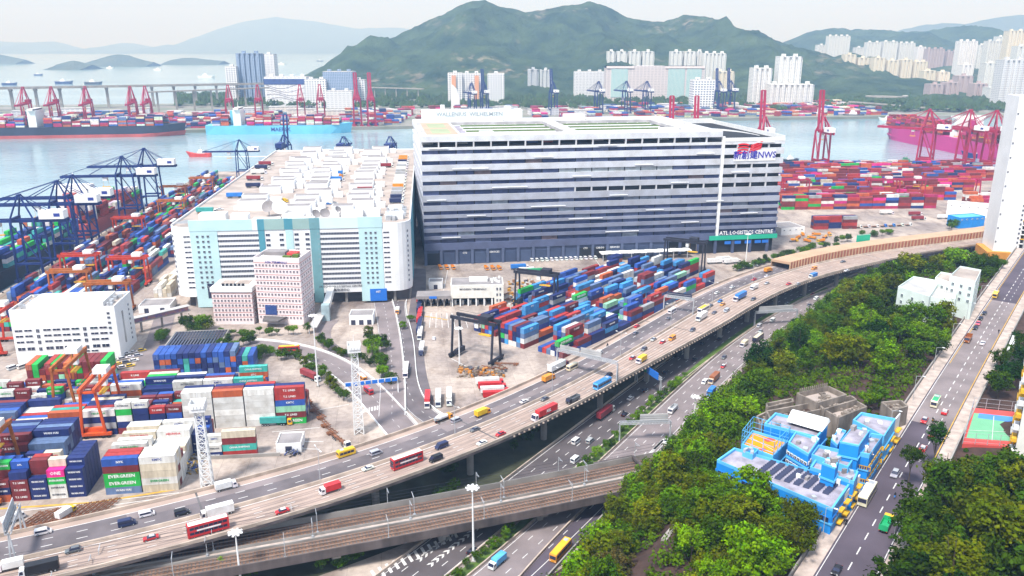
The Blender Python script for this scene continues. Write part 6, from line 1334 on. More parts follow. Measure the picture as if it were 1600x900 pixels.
def wood(poly, n_, r, h, mix, place, group, z=None, mind=.8, base=20):
    """trees standing inside a ground polygon given as photo pixels of its outline at about crown-base height"""
    zz = base if z is None else z; W = [G(*p, zz)[:2] for p in poly]; xs = [p[0] for p in W]; ys = [p[1] for p in W]; put = []; tries = 0
    while len(put) < n_ and tries < n_*150:
        tries += 1; x, y = ru(min(xs), max(xs)), ru(min(ys), max(ys))
        if not inpoly(x, y, W): continue
        rr = r*ru(.7,1.3)
        if any((x-a)**2+(y-b_)**2 < (mind*(rr+c)*.72)**2 for a, b_, c in put): continue
        put.append((x, y, rr))
        if z is None and (abs(STREET.near(x, y)[1]) < 9.5 or LOWR.near(x, y)[1] > -1.5): put.pop(); continue
        if z is None and any(inpoly(x+dx, y+dy, F_) for F_ in FOOT for dx, dy in ((0,0),(2.5,0),(-2.5,0),(0,2.5),(0,-2.5))): put.pop(); continue
        if z is None and not clear(x, y, hill_h(x, y)+h*rr/r, rr): put.pop(); continue
    nth = {}
    for x, y, rr in sorted(put, key=lambda q: q[0]/q[1]):
        gz = hill_h(x, y) if z is None else z; c = pick(mix); nth[c] = nth.get(c, 0)+1
        tree(x, y, gz, rr, h*ru(.75,1.25)*rr/r, c, f'{LW[c]} tree {place}, {ordn(nth[c])} of that colour from left', group)
    return put

# the wood between the lower road and the street, upper part
wood([(1160,590),(1235,500),(1300,450),(1340,425),(1400,405),(1440,400),(1500,415),(1520,440),(1440,470),(1400,475),(1500,515),(1498,545),(1475,575),(1445,620),(1405,625),(1405,640),(1340,645),(1240,620),(1200,635),(1180,640)], 138, 5.3, 10.5, dict(dark=3,mid=5,bright=6,olive=4,yellow=2,deep=1), 'in the wood above the lower road', 'trees of the upper wood', mind=.62)
wood([(1045,690),(1095,650),(1150,600),(1180,640),(1195,650),(1150,690),(1115,720),(1125,760),(1060,740)], 32, 4.9, 9.0, dict(bright=6,mid=5,yellow=1,dark=2), 'between the lower road and the school', 'trees of the middle slope', mind=.62)
wood([(985,735),(1045,695),(1120,765),(1200,775),(1262,800),(1268,850),(1262,905),(1240,1010),(1075,1010),(1062,885),(1015,860),(975,880),(960,1000),(890,1000),(905,900),(915,850),(950,790)], 96, 4.7, 9.0, dict(olive=5,mid=5,dark=2,bright=4,yellow=3,grey=1), 'in the wood below the school', 'trees of the near wood', mind=.6)
wood([(1432,790),(1450,752),(1490,735),(1540,745),(1640,735),(1660,1020),(1370,1020),(1385,930),(1395,890),(1420,840)], 62, 5.2, 11, dict(dark=6,deep=3,olive=5), 'in the corner wood', 'trees of the corner wood', mind=.6, base=37)
wood([(980,775),(1008,742),(1062,728),(1072,800),(990,815)], 14, 4.4, 10, dict(olive=3,mid=3,bright=2), 'at the railway tunnel mouth', 'trees at the tunnel mouth', mind=.55, base=10)
wood([(1520,430),(1560,400),(1600,385),(1600,420),(1560,445)], 14, 4.2, 9, dict(dark=3,mid=2,deep=2), 'at the street top', 'trees at the upper street end', mind=.6, base=32)
wood([(1545,600),(1560,560),(1598,530),(1598,600),(1570,640)], 9, 3.4, 7, dict(dark=3,deep=2), 'on the bare bank', 'trees on the bank', mind=.8, base=34)
for px, py, r, h, c, lab in ((1456,735,3.6,12,'deep','tall thin deep green tree at the left end of the corner wood'),(1418,762,3.2,12,'dark','slim dark tree leaning over the hillside street'),(1188,800,3.2,9,'olive','feathery olive tree before the solar panels of the school'),(1262,737,2.4,6,'bright','small bright green tree in the school courtyard'),(1355,640,3.4,7,'bright','bright green tree beside the derelict concrete shell'),(1372,632,2.8,6,'mid','green tree between the derelict shell and street'),(925,800,3.2,8,'olive','pale olive tree at the foot of the railway viaduct')):
    x, y, _ = G(px, py, 32); tree(x, y, hill_h(x, y), r, h, c, lab, 'single trees')
# median and roadside planting
for k in range(46):
    f = k/45; x, y, tx, ty = LOWC.at(46+f*190, 9.0+ru(-.8,.8)); c = pick(dict(mid=3, bright=4, dark=1))
    if .30 < f < .42: continue
    tree(x, y, .3, ru(1.3,2.1), ru(2.6,4.4), c, f'{LW[c]} bush on the lower road median, {ordn(k+1)} from the near end', 'median bushes', name='shrub')
def row(p, q, n_, r, h, mix, lab, group, jit=2.0):
    a, c_ = Vector(G(*p)), Vector(G(*q))
    for k in range(n_): s = a.lerp(c_, (k+.5)/n_); c = pick(mix); tree(s.x+ru(-jit,jit), s.y+ru(-jit,jit), 0, r*ru(.75,1.25), h*ru(.8,1.2), c, f'{LW[c]} {"shrub" if "hedge" in group or "shade" in group else "tree"} {lab}, {ordn(k+1)} from its end', group, name='shrub' if 'hedge' in group or 'shade' in group else 'street_tree')
G1 = dict(mid=4, dark=3, olive=2, bright=1)
row((345,525),(480,522),12,2.2,4.4,G1,'before the pink office blocks','trees before the offices'); row((395,565),(425,553),5,3.4,6,dict(mid=3,bright=2),'clumped beside the coach','trees by the ramp road'); row((470,560),(545,635),13,2.4,4.6,G1,'inside the curved ramp road','trees by the ramp road'); row((490,535),(575,575),13,2.4,4.8,G1,'outside the curved ramp road','trees by the ramp road'); row((578,540),(606,600),10,3.2,6,dict(mid=3,bright=3,dark=1),'left of the incline','trees by the incline'); row((572,530),(604,548),6,3,6,G1,'above the gate booth','trees by the incline'); row((296,520),(330,512),6,4,7.5,G1,'beside the dark slatted canopy','trees by the canopy'); row((250,540),(262,528),3,2.6,5,G1,'at the car park corner','trees by the canopy'); row((335,548),(400,535),7,2.6,5,G1,'behind the navy end-on block','trees before the offices'); row((425,560),(470,565),5,2.4,4.5,G1,'by the parked lorries','trees by the ramp road')
row((1150,425),(1240,398),22,2.6,4.4,dict(dark=4,mid=3),'before the grey building','hedge trees',1.2); row((1240,398),(1330,376),12,2.8,5,dict(dark=3,mid=3,bright=1),'behind the salmon noise enclosure','hedge trees',4); row((1345,372),(1400,366),6,3,5,dict(bright=2,mid=2),'beside the green road sign','hedge trees',5); row((1480,362),(1500,352),4,3.4,6,dict(dark=2,mid=2),'beside the blue site office','hedge trees',2)
row((640,500),(632,520),2,2,4,dict(bright=1),'beside the wall lane','trees by the incline'); row((690,790),(730,690),8,2.2,3.6,dict(dark=2,mid=2),'under the viaduct near the railway','shaded trees',3); row((810,705),(880,640),8,2.2,3.6,dict(dark=3,mid=1),'under the viaduct','shaded trees',3); row((505,896),(560,870),5,2.4,3.6,dict(mid=2,bright=1),'under the railway viaduct','shaded trees',2); row((310,915),(400,900),5,2.6,5,dict(bright=2,mid=2),'beside the cut-off lamp mast','shaded trees',2)
# low green cover on the slopes: bushes nobody could count
mb = MB()
for k in range(15000):
    x, y = ru(5,250), ru(105,430); s1, o1 = LOWR.near(x, y); s2, o2 = STREET.near(x, y)
    if o1 > -1.2 or abs(o2) < 10.5: continue
    if o2 < 0 and y > 215: continue
    if abs((x-40)*.83-(y-166)*.56) < 2.6 and y < 186 and x < 56: continue
    z = hill_h(x, y); px, py = pix(x, y, z)
    if not (800 < px < 1680 and 380 < py < 960): continue
    r = ru(1.0,2.3)
    if any(inpoly(x+dx, y+dy, F_) for F_ in FOOT for dx, dy in ((0,0),(1.4,0),(-1.4,0),(0,1.4),(0,-1.4))): continue
    if not clear(x, y, z+r*1.6, r): r = ru(.6,1.1)
    g = ru(.55,1.25); hue = ru(-.15,.2)
    for l in range(26):
        d = Vector((random.gauss(0,1),random.gauss(0,1),abs(random.gauss(.2,1)))).normalized(); p = Vector((x,y,z+r*.35)) + Vector((d.x*r,d.y*r,d.z*r*1.1))*ru(.7,1.05); nn = (d+Vector((ru(-.8,.8),ru(-.8,.8),ru(-.3,.8)))).normalized(); a = nn.cross(Vector((ru(-1,1),ru(-1,1),ru(-1,1)))).normalized(); b2 = nn.cross(a); s = ru(.25,.5); q = g*ru(.75,1.2)
        mb.add([tuple(p-a*s),tuple(p-b2*s*.7),tuple(p+a*s),tuple(p+b2*s*.7)], [(0,1,2,3)], (q*(1+hue),q,.6*q))
gc = solo('undergrowth', mb, 'leaf', 'low green undergrowth covering the wooded slopes', None, kind='stuff'); gc.color = (.07,.13,.002,1)
# ================================================================== FAR SHORE: TOWERS, SHIPS, BRIDGE
random.seed(29)
facade('tower_white', (.78,.77,.74), (.20,.24,.30), 3.2, 2.9, .45, .55); facade('tower_blue', (.30,.38,.52), (.10,.16,.28), 4, 3.4, .6, .6); facade('tower_cream', (.78,.70,.55), (.24,.24,.26), 3.4, 2.9, .42, .5); facade('tower_brown', (.45,.36,.34), (.16,.15,.18), 3.2, 2.9, .45, .55)
facade('office_grid', (.80,.80,.80), (.16,.19,.27), 6, 5, .6, .55); facade('teal_grid', (.55,.62,.60), (.16,.42,.44), 3.2, 2.8, .6, .7); facade('plain_block', (.66,.66,.68), (.40,.42,.47), 9, 4, .7, .35)
def tower(px0, px1, pyt, Y, label, mt='tower_white', wings=True, z0=2, tint=(1,1,1), depth=None, rz=0.0, group=None, cap=True, name='tower_block'):
    a, c = ZAT(px0, pyt, Y), ZAT(px1, pyt, Y); w_ = c[0]-a[0]; h = a[2]-z0; d = depth or min(w_, 34)
    o = thing(name, label, 'building', ((a[0]+c[0])/2, Y, z0), rz, group); mb = MB(); b_ = w_/2
    if wings:
        n_ = max(2, int(w_/11)); e = w_/n_
        for k in range(n_): x = -b_+k*e; mb.box(x+.06*e, x+.62*e, -d/2, d/2, 0, h); mb.box(x+.62*e, x+1.06*e if k < n_-1 else x+.94*e, -d/2+3.2, d/2-3.2, 0, h-2)
    else: mb.box(-b_, b_, -d/2, d/2, 0, h)
    part(o, 'walls', mb, mt, col=tint)
    if cap:
        for k in range(max(1, int(w_/22))): x = -b_+ (k+.5)*w_/max(1, int(w_/22)); mb = MB(); mb.box(x-4, x+4, -4, 4, h, h+5.5); part(o, 'roof_housing', mb, mt, col=tint)
        mb = MB(); mb.box(-b_+.5, b_-.5, -d/2+.5, d/2-.5, h-1.9 if wings else h, h-1.6 if wings else h+1); part(o, 'roof', mb, 'roof_pale')
    return o
gt = 'high-rise towers across the water'
T = [(1293,1328,56,3600,'grey-white twin tower standing highest before the green hill','tower_white'),(1353,1376,66,3500,'left of three tall pale towers in a row on the hillside','tower_white'),(1378,1402,65,3500,'middle of three tall pale towers in a row on the hillside','tower_white'),(1404,1429,67,3500,'right of three tall pale towers in a row on the hillside','tower_white'),
 (1318,1337,85,2700,'cream slab tower left of the cream row, taller part','tower_cream'),(1338,1358,90,2700,'cream slab tower beside it with a pale yellow side','tower_cream'),(1363,1382,90,2650,'first slab of the long cream row above the harbour','tower_cream'),(1384,1404,94,2650,'second slab of the long cream row above the harbour','tower_cream'),(1406,1424,93,2650,'third slab of the long cream row above the harbour','tower_cream'),(1426,1448,96,2650,'fourth slab of the long cream row above the harbour','tower_cream'),(1440,1461,110,2500,'lower cream slab at the right end of the row','tower_cream'),(1463,1482,112,2500,'last low cream slab beside the brown towers','tower_cream'),
 (1447,1475,76,3300,'brown tower pair behind the cream row','tower_brown'),(1478,1496,80,3300,'narrow brown tower left of the tall pale one','tower_brown'),(1497,1526,64,3100,'tall pale tower standing alone above the brown roofs','tower_white'),(1541,1576,64,3000,'tall grey-blue tower near the right edge','tower_white'),(1573,1602,48,2900,'pale pink tower cut by the right edge','tower_cream'),
 (1215,1252,88,1880,'white tower alone on the wooded rise by the water','tower_white'),(1174,1205,106,1870,'white slab low on the wooded rise by the water','tower_white'),(1201,1270,131,1840,'long low white slab below the lone white tower','tower_white'),
 (1527,1541,70,3250,'slim pale tower left of the tall grey-blue one','tower_white'),(1556,1571,57,3500,'pale tower peeping over the grey-blue one','tower_white'),(1431,1446,73,3400,'pale tower just left of the brown pair','tower_white'),(1500,1519,101,2400,'pale slab behind the rosy block','tower_white'),(1536,1560,98,2300,'pale slab left of the white factory block','tower_white'),(1586,1604,72,2500,'white tower above the factory at the right edge','tower_white'),(1276,1291,70,3700,'pale tower just left of the highest twin tower','tower_white'),(1335,1349,74,3600,'pale tower between the twin tower and the three in a row','tower_white'),
 (1449,1472,131,2150,'grey-brown block in the old town, first from left','tower_brown'),(1474,1497,128,2150,'grey-brown block in the old town, second from left','tower_brown'),(1493,1518,118,2250,'rosy block rising behind the old town','tower_brown'),(1518,1540,130,2100,'grey-brown block in the old town, third from left','tower_brown'),(1541,1566,136,2050,'grey block beside the white factory at the right edge','tower_white'),(1563,1604,93,1900,'big white banded factory block cut by the right edge','plain_block')]
for px0, px1, py, Y, lab, mt in T: tower(px0, px1, py, Y, lab, mt, group=gt, tint=(1.15,1.12,1.15) if 'brown' in lab or 'rosy' in lab else (1,1,1))
gi = 'buildings on the island shore'
tower(371,410,83,2050,'tall dark blue glass tower with a white end by the bridge','tower_blue',True,group=gi); tower(354,371,104,2030,'white stepped annex left of the blue glass tower','office_grid',False,group=gi); tower(410,430,85,2120,'plain white block right of the blue glass tower','plain_block',False,group=gi,tint=(1.15,1.15,1.15))
o = tower(416,481,120,1900,'broad white warehouse with wavy grey stripes on its front','plain_block',False,group=gi,tint=(1.2,1.2,1.2),depth=40)
for k in range(5):
    mb = MB(); P = []; w_ = 90
    for q in range(15): u = q/14; z = 14+k*8+6*math.sin(u*5+k*.7); P += [(-44+u*88,-20.3,z),(-44+u*88,-20.3,z+1.6)]
    mb.add(P, [(2*q,2*q+2,2*q+3,2*q+1) for q in range(14)]); part(o, 'wave_stripe', mb, 'roof_lilac')
mb = MB(); mb.box(-48,48,-21,20,50,62); part(o, 'dark_top_storey', mb, 'glass_blue')
tower(478,511,124,1880,'white gridded office beside the wavy striped warehouse','office_grid',False,group=gi); tower(507,553,112,1900,'dark blue glass cube above a pale podium','tower_blue',False,group=gi,depth=45); tower(551,571,125,1930,'small white block right of the dark glass cube','office_grid',False,group=gi); tower(511,552,142,1850,'pale podium below the dark glass cube','plain_block',False,group=gi)
tower(700,722,114,2000,'white block with an orange strip, left part of the pair','office_grid',False,group=gi); tower(722,752,115,2010,'white and orange block right of the other orange one','office_grid',False,group=gi); tower(762,788,115,2000,'white gridded block right of the orange ones','office_grid',False,group=gi)
for px in (709,745): x, y, z = ZAT(px, 118, 1986); mb = MB(); mb.box(x-5,x+5,y-8,y-1,2,z); solo('orange_fin', mb, 'orange_pale2', f'orange vertical fin wall on the {"left" if px < 720 else "right"} white block by the hill', 'wall', gi)
tower(824,842,108,2300,'grey slab pair at the hill foot, left slab','tower_white',group=gi,tint=(.7,.72,.78)); tower(843,862,109,2300,'grey slab pair at the hill foot, right slab','tower_white',group=gi,tint=(.8,.82,.86)); tower(897,945,112,2200,'grey institutional block left of the huge hotel','plain_block',False,group=gi)
gh = 'parts of the housing estate'
for i, (a, c) in enumerate(((948,962),(963,980),(982,1001),(1003,1022))): tower(a, c, 80, 2500, f'white estate tower behind the hotel left wing, {ordn(i+1)} from left', 'tower_white', group=gh)
for i, (a, c) in enumerate(((1047,1066),(1068,1087),(1089,1097))): tower(a, c, 80, 2480, f'white estate tower behind the hotel right wing, {ordn(i+1)} from left', 'tower_white', group=gh)
tower(1098,1134,83,2450,'tall white estate block right of the hotel','tower_white',group=gh); tower(1117,1147,111,2300,'lower cream estate block right of the hotel','tower_cream',group=gh)
HT = tower(946,1098,103,2100,'huge hotel with two teal glass wings round a grey centre','plain_block',False,tint=(.95,.85,.82),depth=50,name='hotel',cap=False)
x0, x1 = ZAT(946,103,2100)[0], ZAT(1098,103,2100)[0]; h = ZAT(946,103,2100)[2]-2; w_ = x1-x0
for a, c, mt in ((.05,.22,'teal_grid'),(.63,.80,'teal_grid'),(.82,.97,'teal_grid')): mb = MB(); mb.box(-w_/2+a*w_,-w_/2+c*w_,-26,-25,10,h-6); part(HT, 'glass_wing', mb, mt)
for a, c in ((0,.28),(.6,1)): mb = MB(); mb.box(-w_/2+a*w_,-w_/2+c*w_,-27,25,h-5,h); part(HT, 'cornice', mb, 'pink_pale')
tower(1081,1116,125,1750,'white and grey office block before the hotel right end','office_grid',False,group=gi)
for i in range(26):
    px = 40+i*44+ru(-14,14); Y = 1560+ru(0,170)+max(0,(px-700)*.25); a = ZAT(px, 160, Y); w_, d, h = ru(24,60), ru(18,30), ru(7,16)
    o = thing('warehouse', f'low pale warehouse on the far terminal, {ordn(i+1)} from the left', 'building', (a[0], Y, 2), .25, 'far warehouses'); mb = MB(); mb.box(-w_/2,w_/2,-d/2,d/2,0,h); part(o, 'walls', mb, 'plain_block', col=random.choice([(1.1,1.1,1.1),(.9,.9,.95),(1.1,1,.9)])); mb = MB(); mb.box(-w_/2-.5,w_/2+.5,-d/2-.5,d/2+.5,h,h+.6); part(o, 'roof', mb, 'roof_pale')
# --- far woods on the low shore
mb = MB()
for k in range(2600):
    if k % 5 < 2: px, Y = ru(560,1180), ru(1800,2250)
    elif k % 5 < 4: px, Y = ru(1190,1600), ru(1720,2150)
    else: px, Y = ru(300,560), ru(1850,2300)
    x = (px-800)/FPX*Y*1.02; r = ru(5,11); g = ru(.7,1.3); z = 2
    for q in range(7): d = Vector((ru(-1,1),ru(-1,1),ru(0,1))); p = Vector((x,Y,z+r*.5))+d*r*.7; s = r*ru(.35,.6); n_ = 5; P = [tuple(p+Vector((math.cos(6.28*i/n_)*s,math.sin(6.28*i/n_)*s,-s*.3))) for i in range(n_)]+[tuple(p+Vector((0,0,s)))]; mb.add(P, [(i,(i+1)%n_,n_) for i in range(n_)], (g*ru(.8,1.2),g,g*.8))
fw = solo('far_woods', mb, 'leaf', 'hazy green woods along the far shore', None, kind='stuff'); fw.color = (.05,.085,.03,1)
# --- long road bridge at left
BR_ = thing('road_bridge', 'long low concrete road bridge on slim piers crossing the far left', 'bridge')
a, c = ZAT(-40,139,1750), ZAT(420,131,2000); A, C = Vector(a), Vector(c); mb = MB(); mb.beam(A, C, 22, 3.4); part(BR_, 'deck', mb, 'concrete')
for sy in (-10.5, 10.5): mb = MB(); mb.beam(A+Vector((0,sy,2.2)), C+Vector((0,sy,2.2)), .5, 1.2); part(BR_, 'parapet', mb, 'concrete')
for k in range(13): p = A.lerp(C, (k+.4)/13); mb = MB(); mb.cbox((p.x,p.y,-3), (5,9,p.z+1.4), .35); mb.cbox((p.x,p.y,p.z-6),(6,16,4.2),.35); part(BR_, 'pier', mb, 'concrete')
B2 = thing('slip_bridge', 'second lower road bridge branching below the long one', 'bridge'); A2, C2 = Vector(ZAT(230,144,1700)), Vector(ZAT(420,137,1850)); mb = MB(); mb.beam(A2, C2, 12, 2.6); part(B2, 'deck', mb, 'concrete')
for k in range(7): p = A2.lerp(C2,(k+.5)/7); mb = MB(); mb.cbox((p.x,p.y,-3),(4,5,p.z+2),.35); part(B2, 'pier', mb, 'concrete')
B3 = thing('hill_road_bridge', 'pale road viaduct curving along the foot of the big hill', 'bridge'); A3, C3 = Vector(ZAT(560,136,2150)), Vector(ZAT(662,139,2080)); mb = MB(); mb.beam(A3, C3, 10, 2.6); part(B3, 'deck', mb, 'concrete')
for k in range(6): p = A3.lerp(C3,(k+.5)/6); mb = MB(); mb.cbox((p.x,p.y,0),(3,3,p.z),.1); part(B3, 'pier', mb, 'concrete')
B4 = thing('ring_road_bridge', 'looping road bridge above the far right shore', 'bridge'); pts = [ZAT(px, py, Y) for px, py, Y in ((1326,159,1800),(1380,163,1780),(1440,168,1760),(1500,172,1740),(1570,178,1700))]
for p, q in zip(pts, pts[1:]): mb = MB(); mb.beam(p, q, 14, 2.6); part(B4, 'deck', mb, 'concrete'); mb = MB(); mb.cbox((p[0],p[1],-1),(4,6,p[2]),.1); part(B4, 'pier', mb, 'concrete')
mb = MB(); cx, cy_, cz = ZAT(1385,153,1850); P = [(cx+math.cos(6.283*i/28)*r, cy_+math.sin(6.283*i/28)*r, cz+(i/28)*4+dz) for i in range(29) for r in (34,44) for dz in (0,2.2)]
mb.add(P, [f for i in range(28) for f in ((4*i,4*i+4,4*i+5,4*i+1),(4*i+2,4*i+3,4*i+7,4*i+6),(4*i+1,4*i+5,4*i+7,4*i+3))]); part(B4, 'spiral_ramp', mb, 'concrete')
# --- ships
def hull(mb, L, B, D, draft=0.0, flare=.12, mi=0, z0=-3, z1=None):
    """bow at +x"""
    n_ = 15; S = []
    for i in range(n_+1):
        u = i/n_; x = -L/2+u*L; t = max(0,(u-.82)/.18); s = max(0,(.06-u)/.06); w0 = B/2*(1-t**2)*(1-.15*s); w1 = B/2*(1-t**3.2)*(1-.05*s); sheer = 3.0*t+.8*s; S.append([(x-2*t*0,-w0,z0),(x+4*t,-w1,z0+D+sheer),(x+4*t,w1,z0+D+sheer),(x,w0,z0)])
    b0 = len(mb.v)
    for r in S: mb.v += r
    F = []
    for i in range(n_):
        a, c = b0+4*i, b0+4*(i+1); F += [(a,c,c+1,a+1),(a+1,c+1,c+2,a+2),(a+2,c+2,c+3,a+3)]
    F += [(b0,b0+1,b0+2,b0+3),(b0+4*n_+3,b0+4*n_+2,b0+4*n_+1,b0+4*n_)]; mb.f += F; mb.c += [None]*len(F); mb.m += [mi]*len(F); return mb
def ship(label, loc, rz, L, B, D, hm, bridge_u, w, stacks, lower=None, text_=None, tm='logo_blue', nm='container_ship', tiers=(3,6)):
    o = thing(nm, label, 'ship', loc, rz, None); mb = hull(MB(), L, B, D); part(o, 'hull', mb, hm, False)
    if lower: mb = hull(MB(), L*.999, B*1.004, D*.28); part(o, 'boot_top', mb, lower)
    x = -L/2+bridge_u*L; mb = MB(); mb.box(x-6,x+6,-B*.42,B*.42,D-3,D+22); mb.box(x-4,x+4,-B*.5,B*.5,D+22,D+25); s = part(o, 'superstructure', mb, 'hull_white'); mb = MB(); mb.box(x+4.01,x+4.3,-B*.45,B*.45,D+22.6,D+24.2); part(s, 'bridge_windows', mb, 'glass_dark'); mb = MB(); mb.box(x-13,x-8,-4,4,D-3,D+20); part(o, 'funnel', mb, hm)
    mb = MB(); mb.tube((x,0,D+25),(x,0,D+34), .5, .2, 6); part(o, 'mast', mb, 'mast_white')
    C, S_ = math.cos(rz), math.sin(rz); u = .05
    while u < .9:
        if abs(u-bridge_u) > .045 and abs(u+.02-bridge_u) > .05:
            nr = int(B/2.7); bt = random.randint(*tiers)
            for j in range(nr):
                for k in range(max(1, bt+random.randint(-1,0))):
                    lx, ly = -L/2+u*L+6.4, -B/2+(j+.5)*B/nr
                    if k < bt-2 and 0 < j < nr-1: continue
                    MANY.cbox((loc[0]+lx*C-ly*S_, loc[1]+lx*S_+ly*C, loc[2]+D-3+k*2.75+.5), (12.2, 2.5, 2.6), rz, tuple(q*ru(.85,1.15) for q in PAL[pick(w)]))
        u += 13.6/L
    if text_:
        for sy in (-1,): text('lettering', text_, D*.62, o, (L*.02, -B/2-.25, D*.42-1.5), (R(90),0,0), tm)
    return o
p, q = Vector(G(-40,213)), Vector(G(288,208)); a = math.atan2(q.y-p.y, q.x-p.x); L = (q-p).length; c = (p+q)/2
ship('black-hulled container ship with a red waterline at the far left quay', (c.x,c.y,0), a, L, 40, 17, 'hull_black', .3, WF, 1, 'hull_red')
p, q = Vector(G(326,206)), Vector(G(548,204)); a = math.atan2(q.y-p.y, q.x-p.x); L = (q-p).length; c = (p+q)/2
ship('light blue container ship lettered MAERSK along the far quay', (c.x,c.y,0), a, L, 36, 14, 'hull_blue', .22, WF, 1, None, 'MAERSK')
p, q = Vector(G(1580,249)), Vector(G(1394,211)); a = math.atan2(q.y-p.y, q.x-p.x); L = (q-p).length; c = (p+q)/2
ship('bright pink container ship loaded with magenta containers at the right', (c.x,c.y,0), a, L*1.02, 44, 20, 'hull_pink', .35, dict(magenta=6,maroon=6,orange=2,red=3,pink=1,navy=1), 1, 'hull_pink', tiers=(4,6))
for Y0, L, hm, lab, w in ((505,150,'hull_black','dark container ship moored under the nearest navy quay cranes',dict(blue=4,green=2,teal=3,white=2,orange=1,navy=3)),(655,140,'hull_red','red-hulled container ship moored under the farther navy quay cranes',dict(maroon=6,red=4,green=1,white=1,navy=1))): ship(lab, (-306-(Y0-420)*.1125-4, Y0, 0), R(96.4), L, 26, 10, hm, .15, w, 1, tiers=(2,4))
# car carrier behind the grey building
p, q = ZAT(655,190,1420), ZAT(822,188,1440); CC = thing('car_carrier', 'boxy white car carrier lettered WALLENIUS WILHELMSEN behind the grey building roof', 'ship', ((p[0]+q[0])/2,1425,0), .1); L = q[0]-p[0]
mb = hull(MB(), L, 32, 14); part(CC, 'hull', mb, 'hull_white'); mb = MB(); mb.box(-L/2+4,L/2-8,-15.5,15.5,11,30); part(CC, 'car_decks', mb, 'hull_white'); mb = MB(); mb.box(L*.3,L*.3+10,-14,14,30,35); part(CC, 'bridge', mb, 'hull_white'); mb = MB(); mb.box(-L*.3,-L*.3+7,-5,5,30,38); part(CC, 'funnel', mb, 'hull_white')
for k in range(7): mb = MB(); x = -L*.42+k*L*.13; mb.box(x,x+4,-6,6,30,31.6); part(CC, 'roof_vent', mb, 'metal')
text('lettering', 'WALLENIUS  WILHELMSEN', 9.5, CC, (-6,-15.8,23), (R(90),0,0), 'logo_grey')
sl = thing('white_sail_tower', 'white sail-shaped tower end rising left of the navy cranes', 'building', ZAT(712,170,1750)[:2]+(2,), 0); mb = MB(); mb.extr([(-9,0),(9,0),(9,30),(4,44),(-3,52),(-9,56)], -8, 8); part(sl, 'wall', mb, 'hull_white')
# small craft
def boat(label, px, py, L, hm, rz, cm='hull_white', nm='small_ship', wake=False):
    x, y, _ = G(px, py, -3); o = thing(nm, label, 'boat', (x, y, 0), rz, 'boats on the water'); mb = hull(MB(), L, L*.24, L*.13+1.2, z0=-3.2); part(o, 'hull', mb, hm); d = L*.13-2
    mb = MB(); mb.taper((-L*.22,L*.12,-L*.08,L*.08),(-L*.18,L*.06,-L*.07,L*.07), d-.2, d+L*.11); mb.box(-L*.1,L*.04,-L*.06,L*.06,d+L*.11,d+L*.17); part(o, 'wheelhouse', mb, cm); mb = MB(); mb.tube((-L*.04,0,d+L*.17),(-L*.04,0,d+L*.34), .2, .1, 6); part(o, 'mast', mb, 'mast_white')
    if wake:
        mb = MB(); mb.add([(-L*.5,-1.2,-2.97),(-L*.5,1.2,-2.97),(-L*3.2,7,-2.97),(-L*3.2,-3,-2.97)], [(0,1,2,3)]); part(o, 'wake', mb, 'foam')
boat('red tug-like fire boat heading left on open water', 313,245,28,'red_paint',R(183),wake=True); boat('small tug beside the black-hulled ship', 58,214,36,'hull_black',R(10)); boat('small white supply boat beside the light blue ship', 372,207,34,'hull_white',R(10)); boat('grey barge just right of the grey building corner', 1233,254,24,'hull_black',R(200)); boat('green barge before the magenta cranes', 1412,259,30,'hull_black',R(190),'green_court'); boat('crane barge moored at the far shore', 1330,184,46,'hull_black',R(170)); boat('white launch near the pink ship bow', 1385,188,26,'hull_white',R(180)); boat('dark workboat under the pink ship side', 1530,247,36,'crane_blue',R(150))
for i, (px, py, L) in enumerate(((172,107,50),(240,103,90),(247,110,50),(322,122,70),(100,131,60),(146,132,60),(320,100,60),(15,133,50),(60,118,40),(440,101,60),(500,96,60))): boat(f'hazy little ship far out on the open sea, {ordn(i+1)} of the anchored ones', px, py, L, random.choice(('hull_black','hull_white','crane_blue')), R(ru(-15,15)))
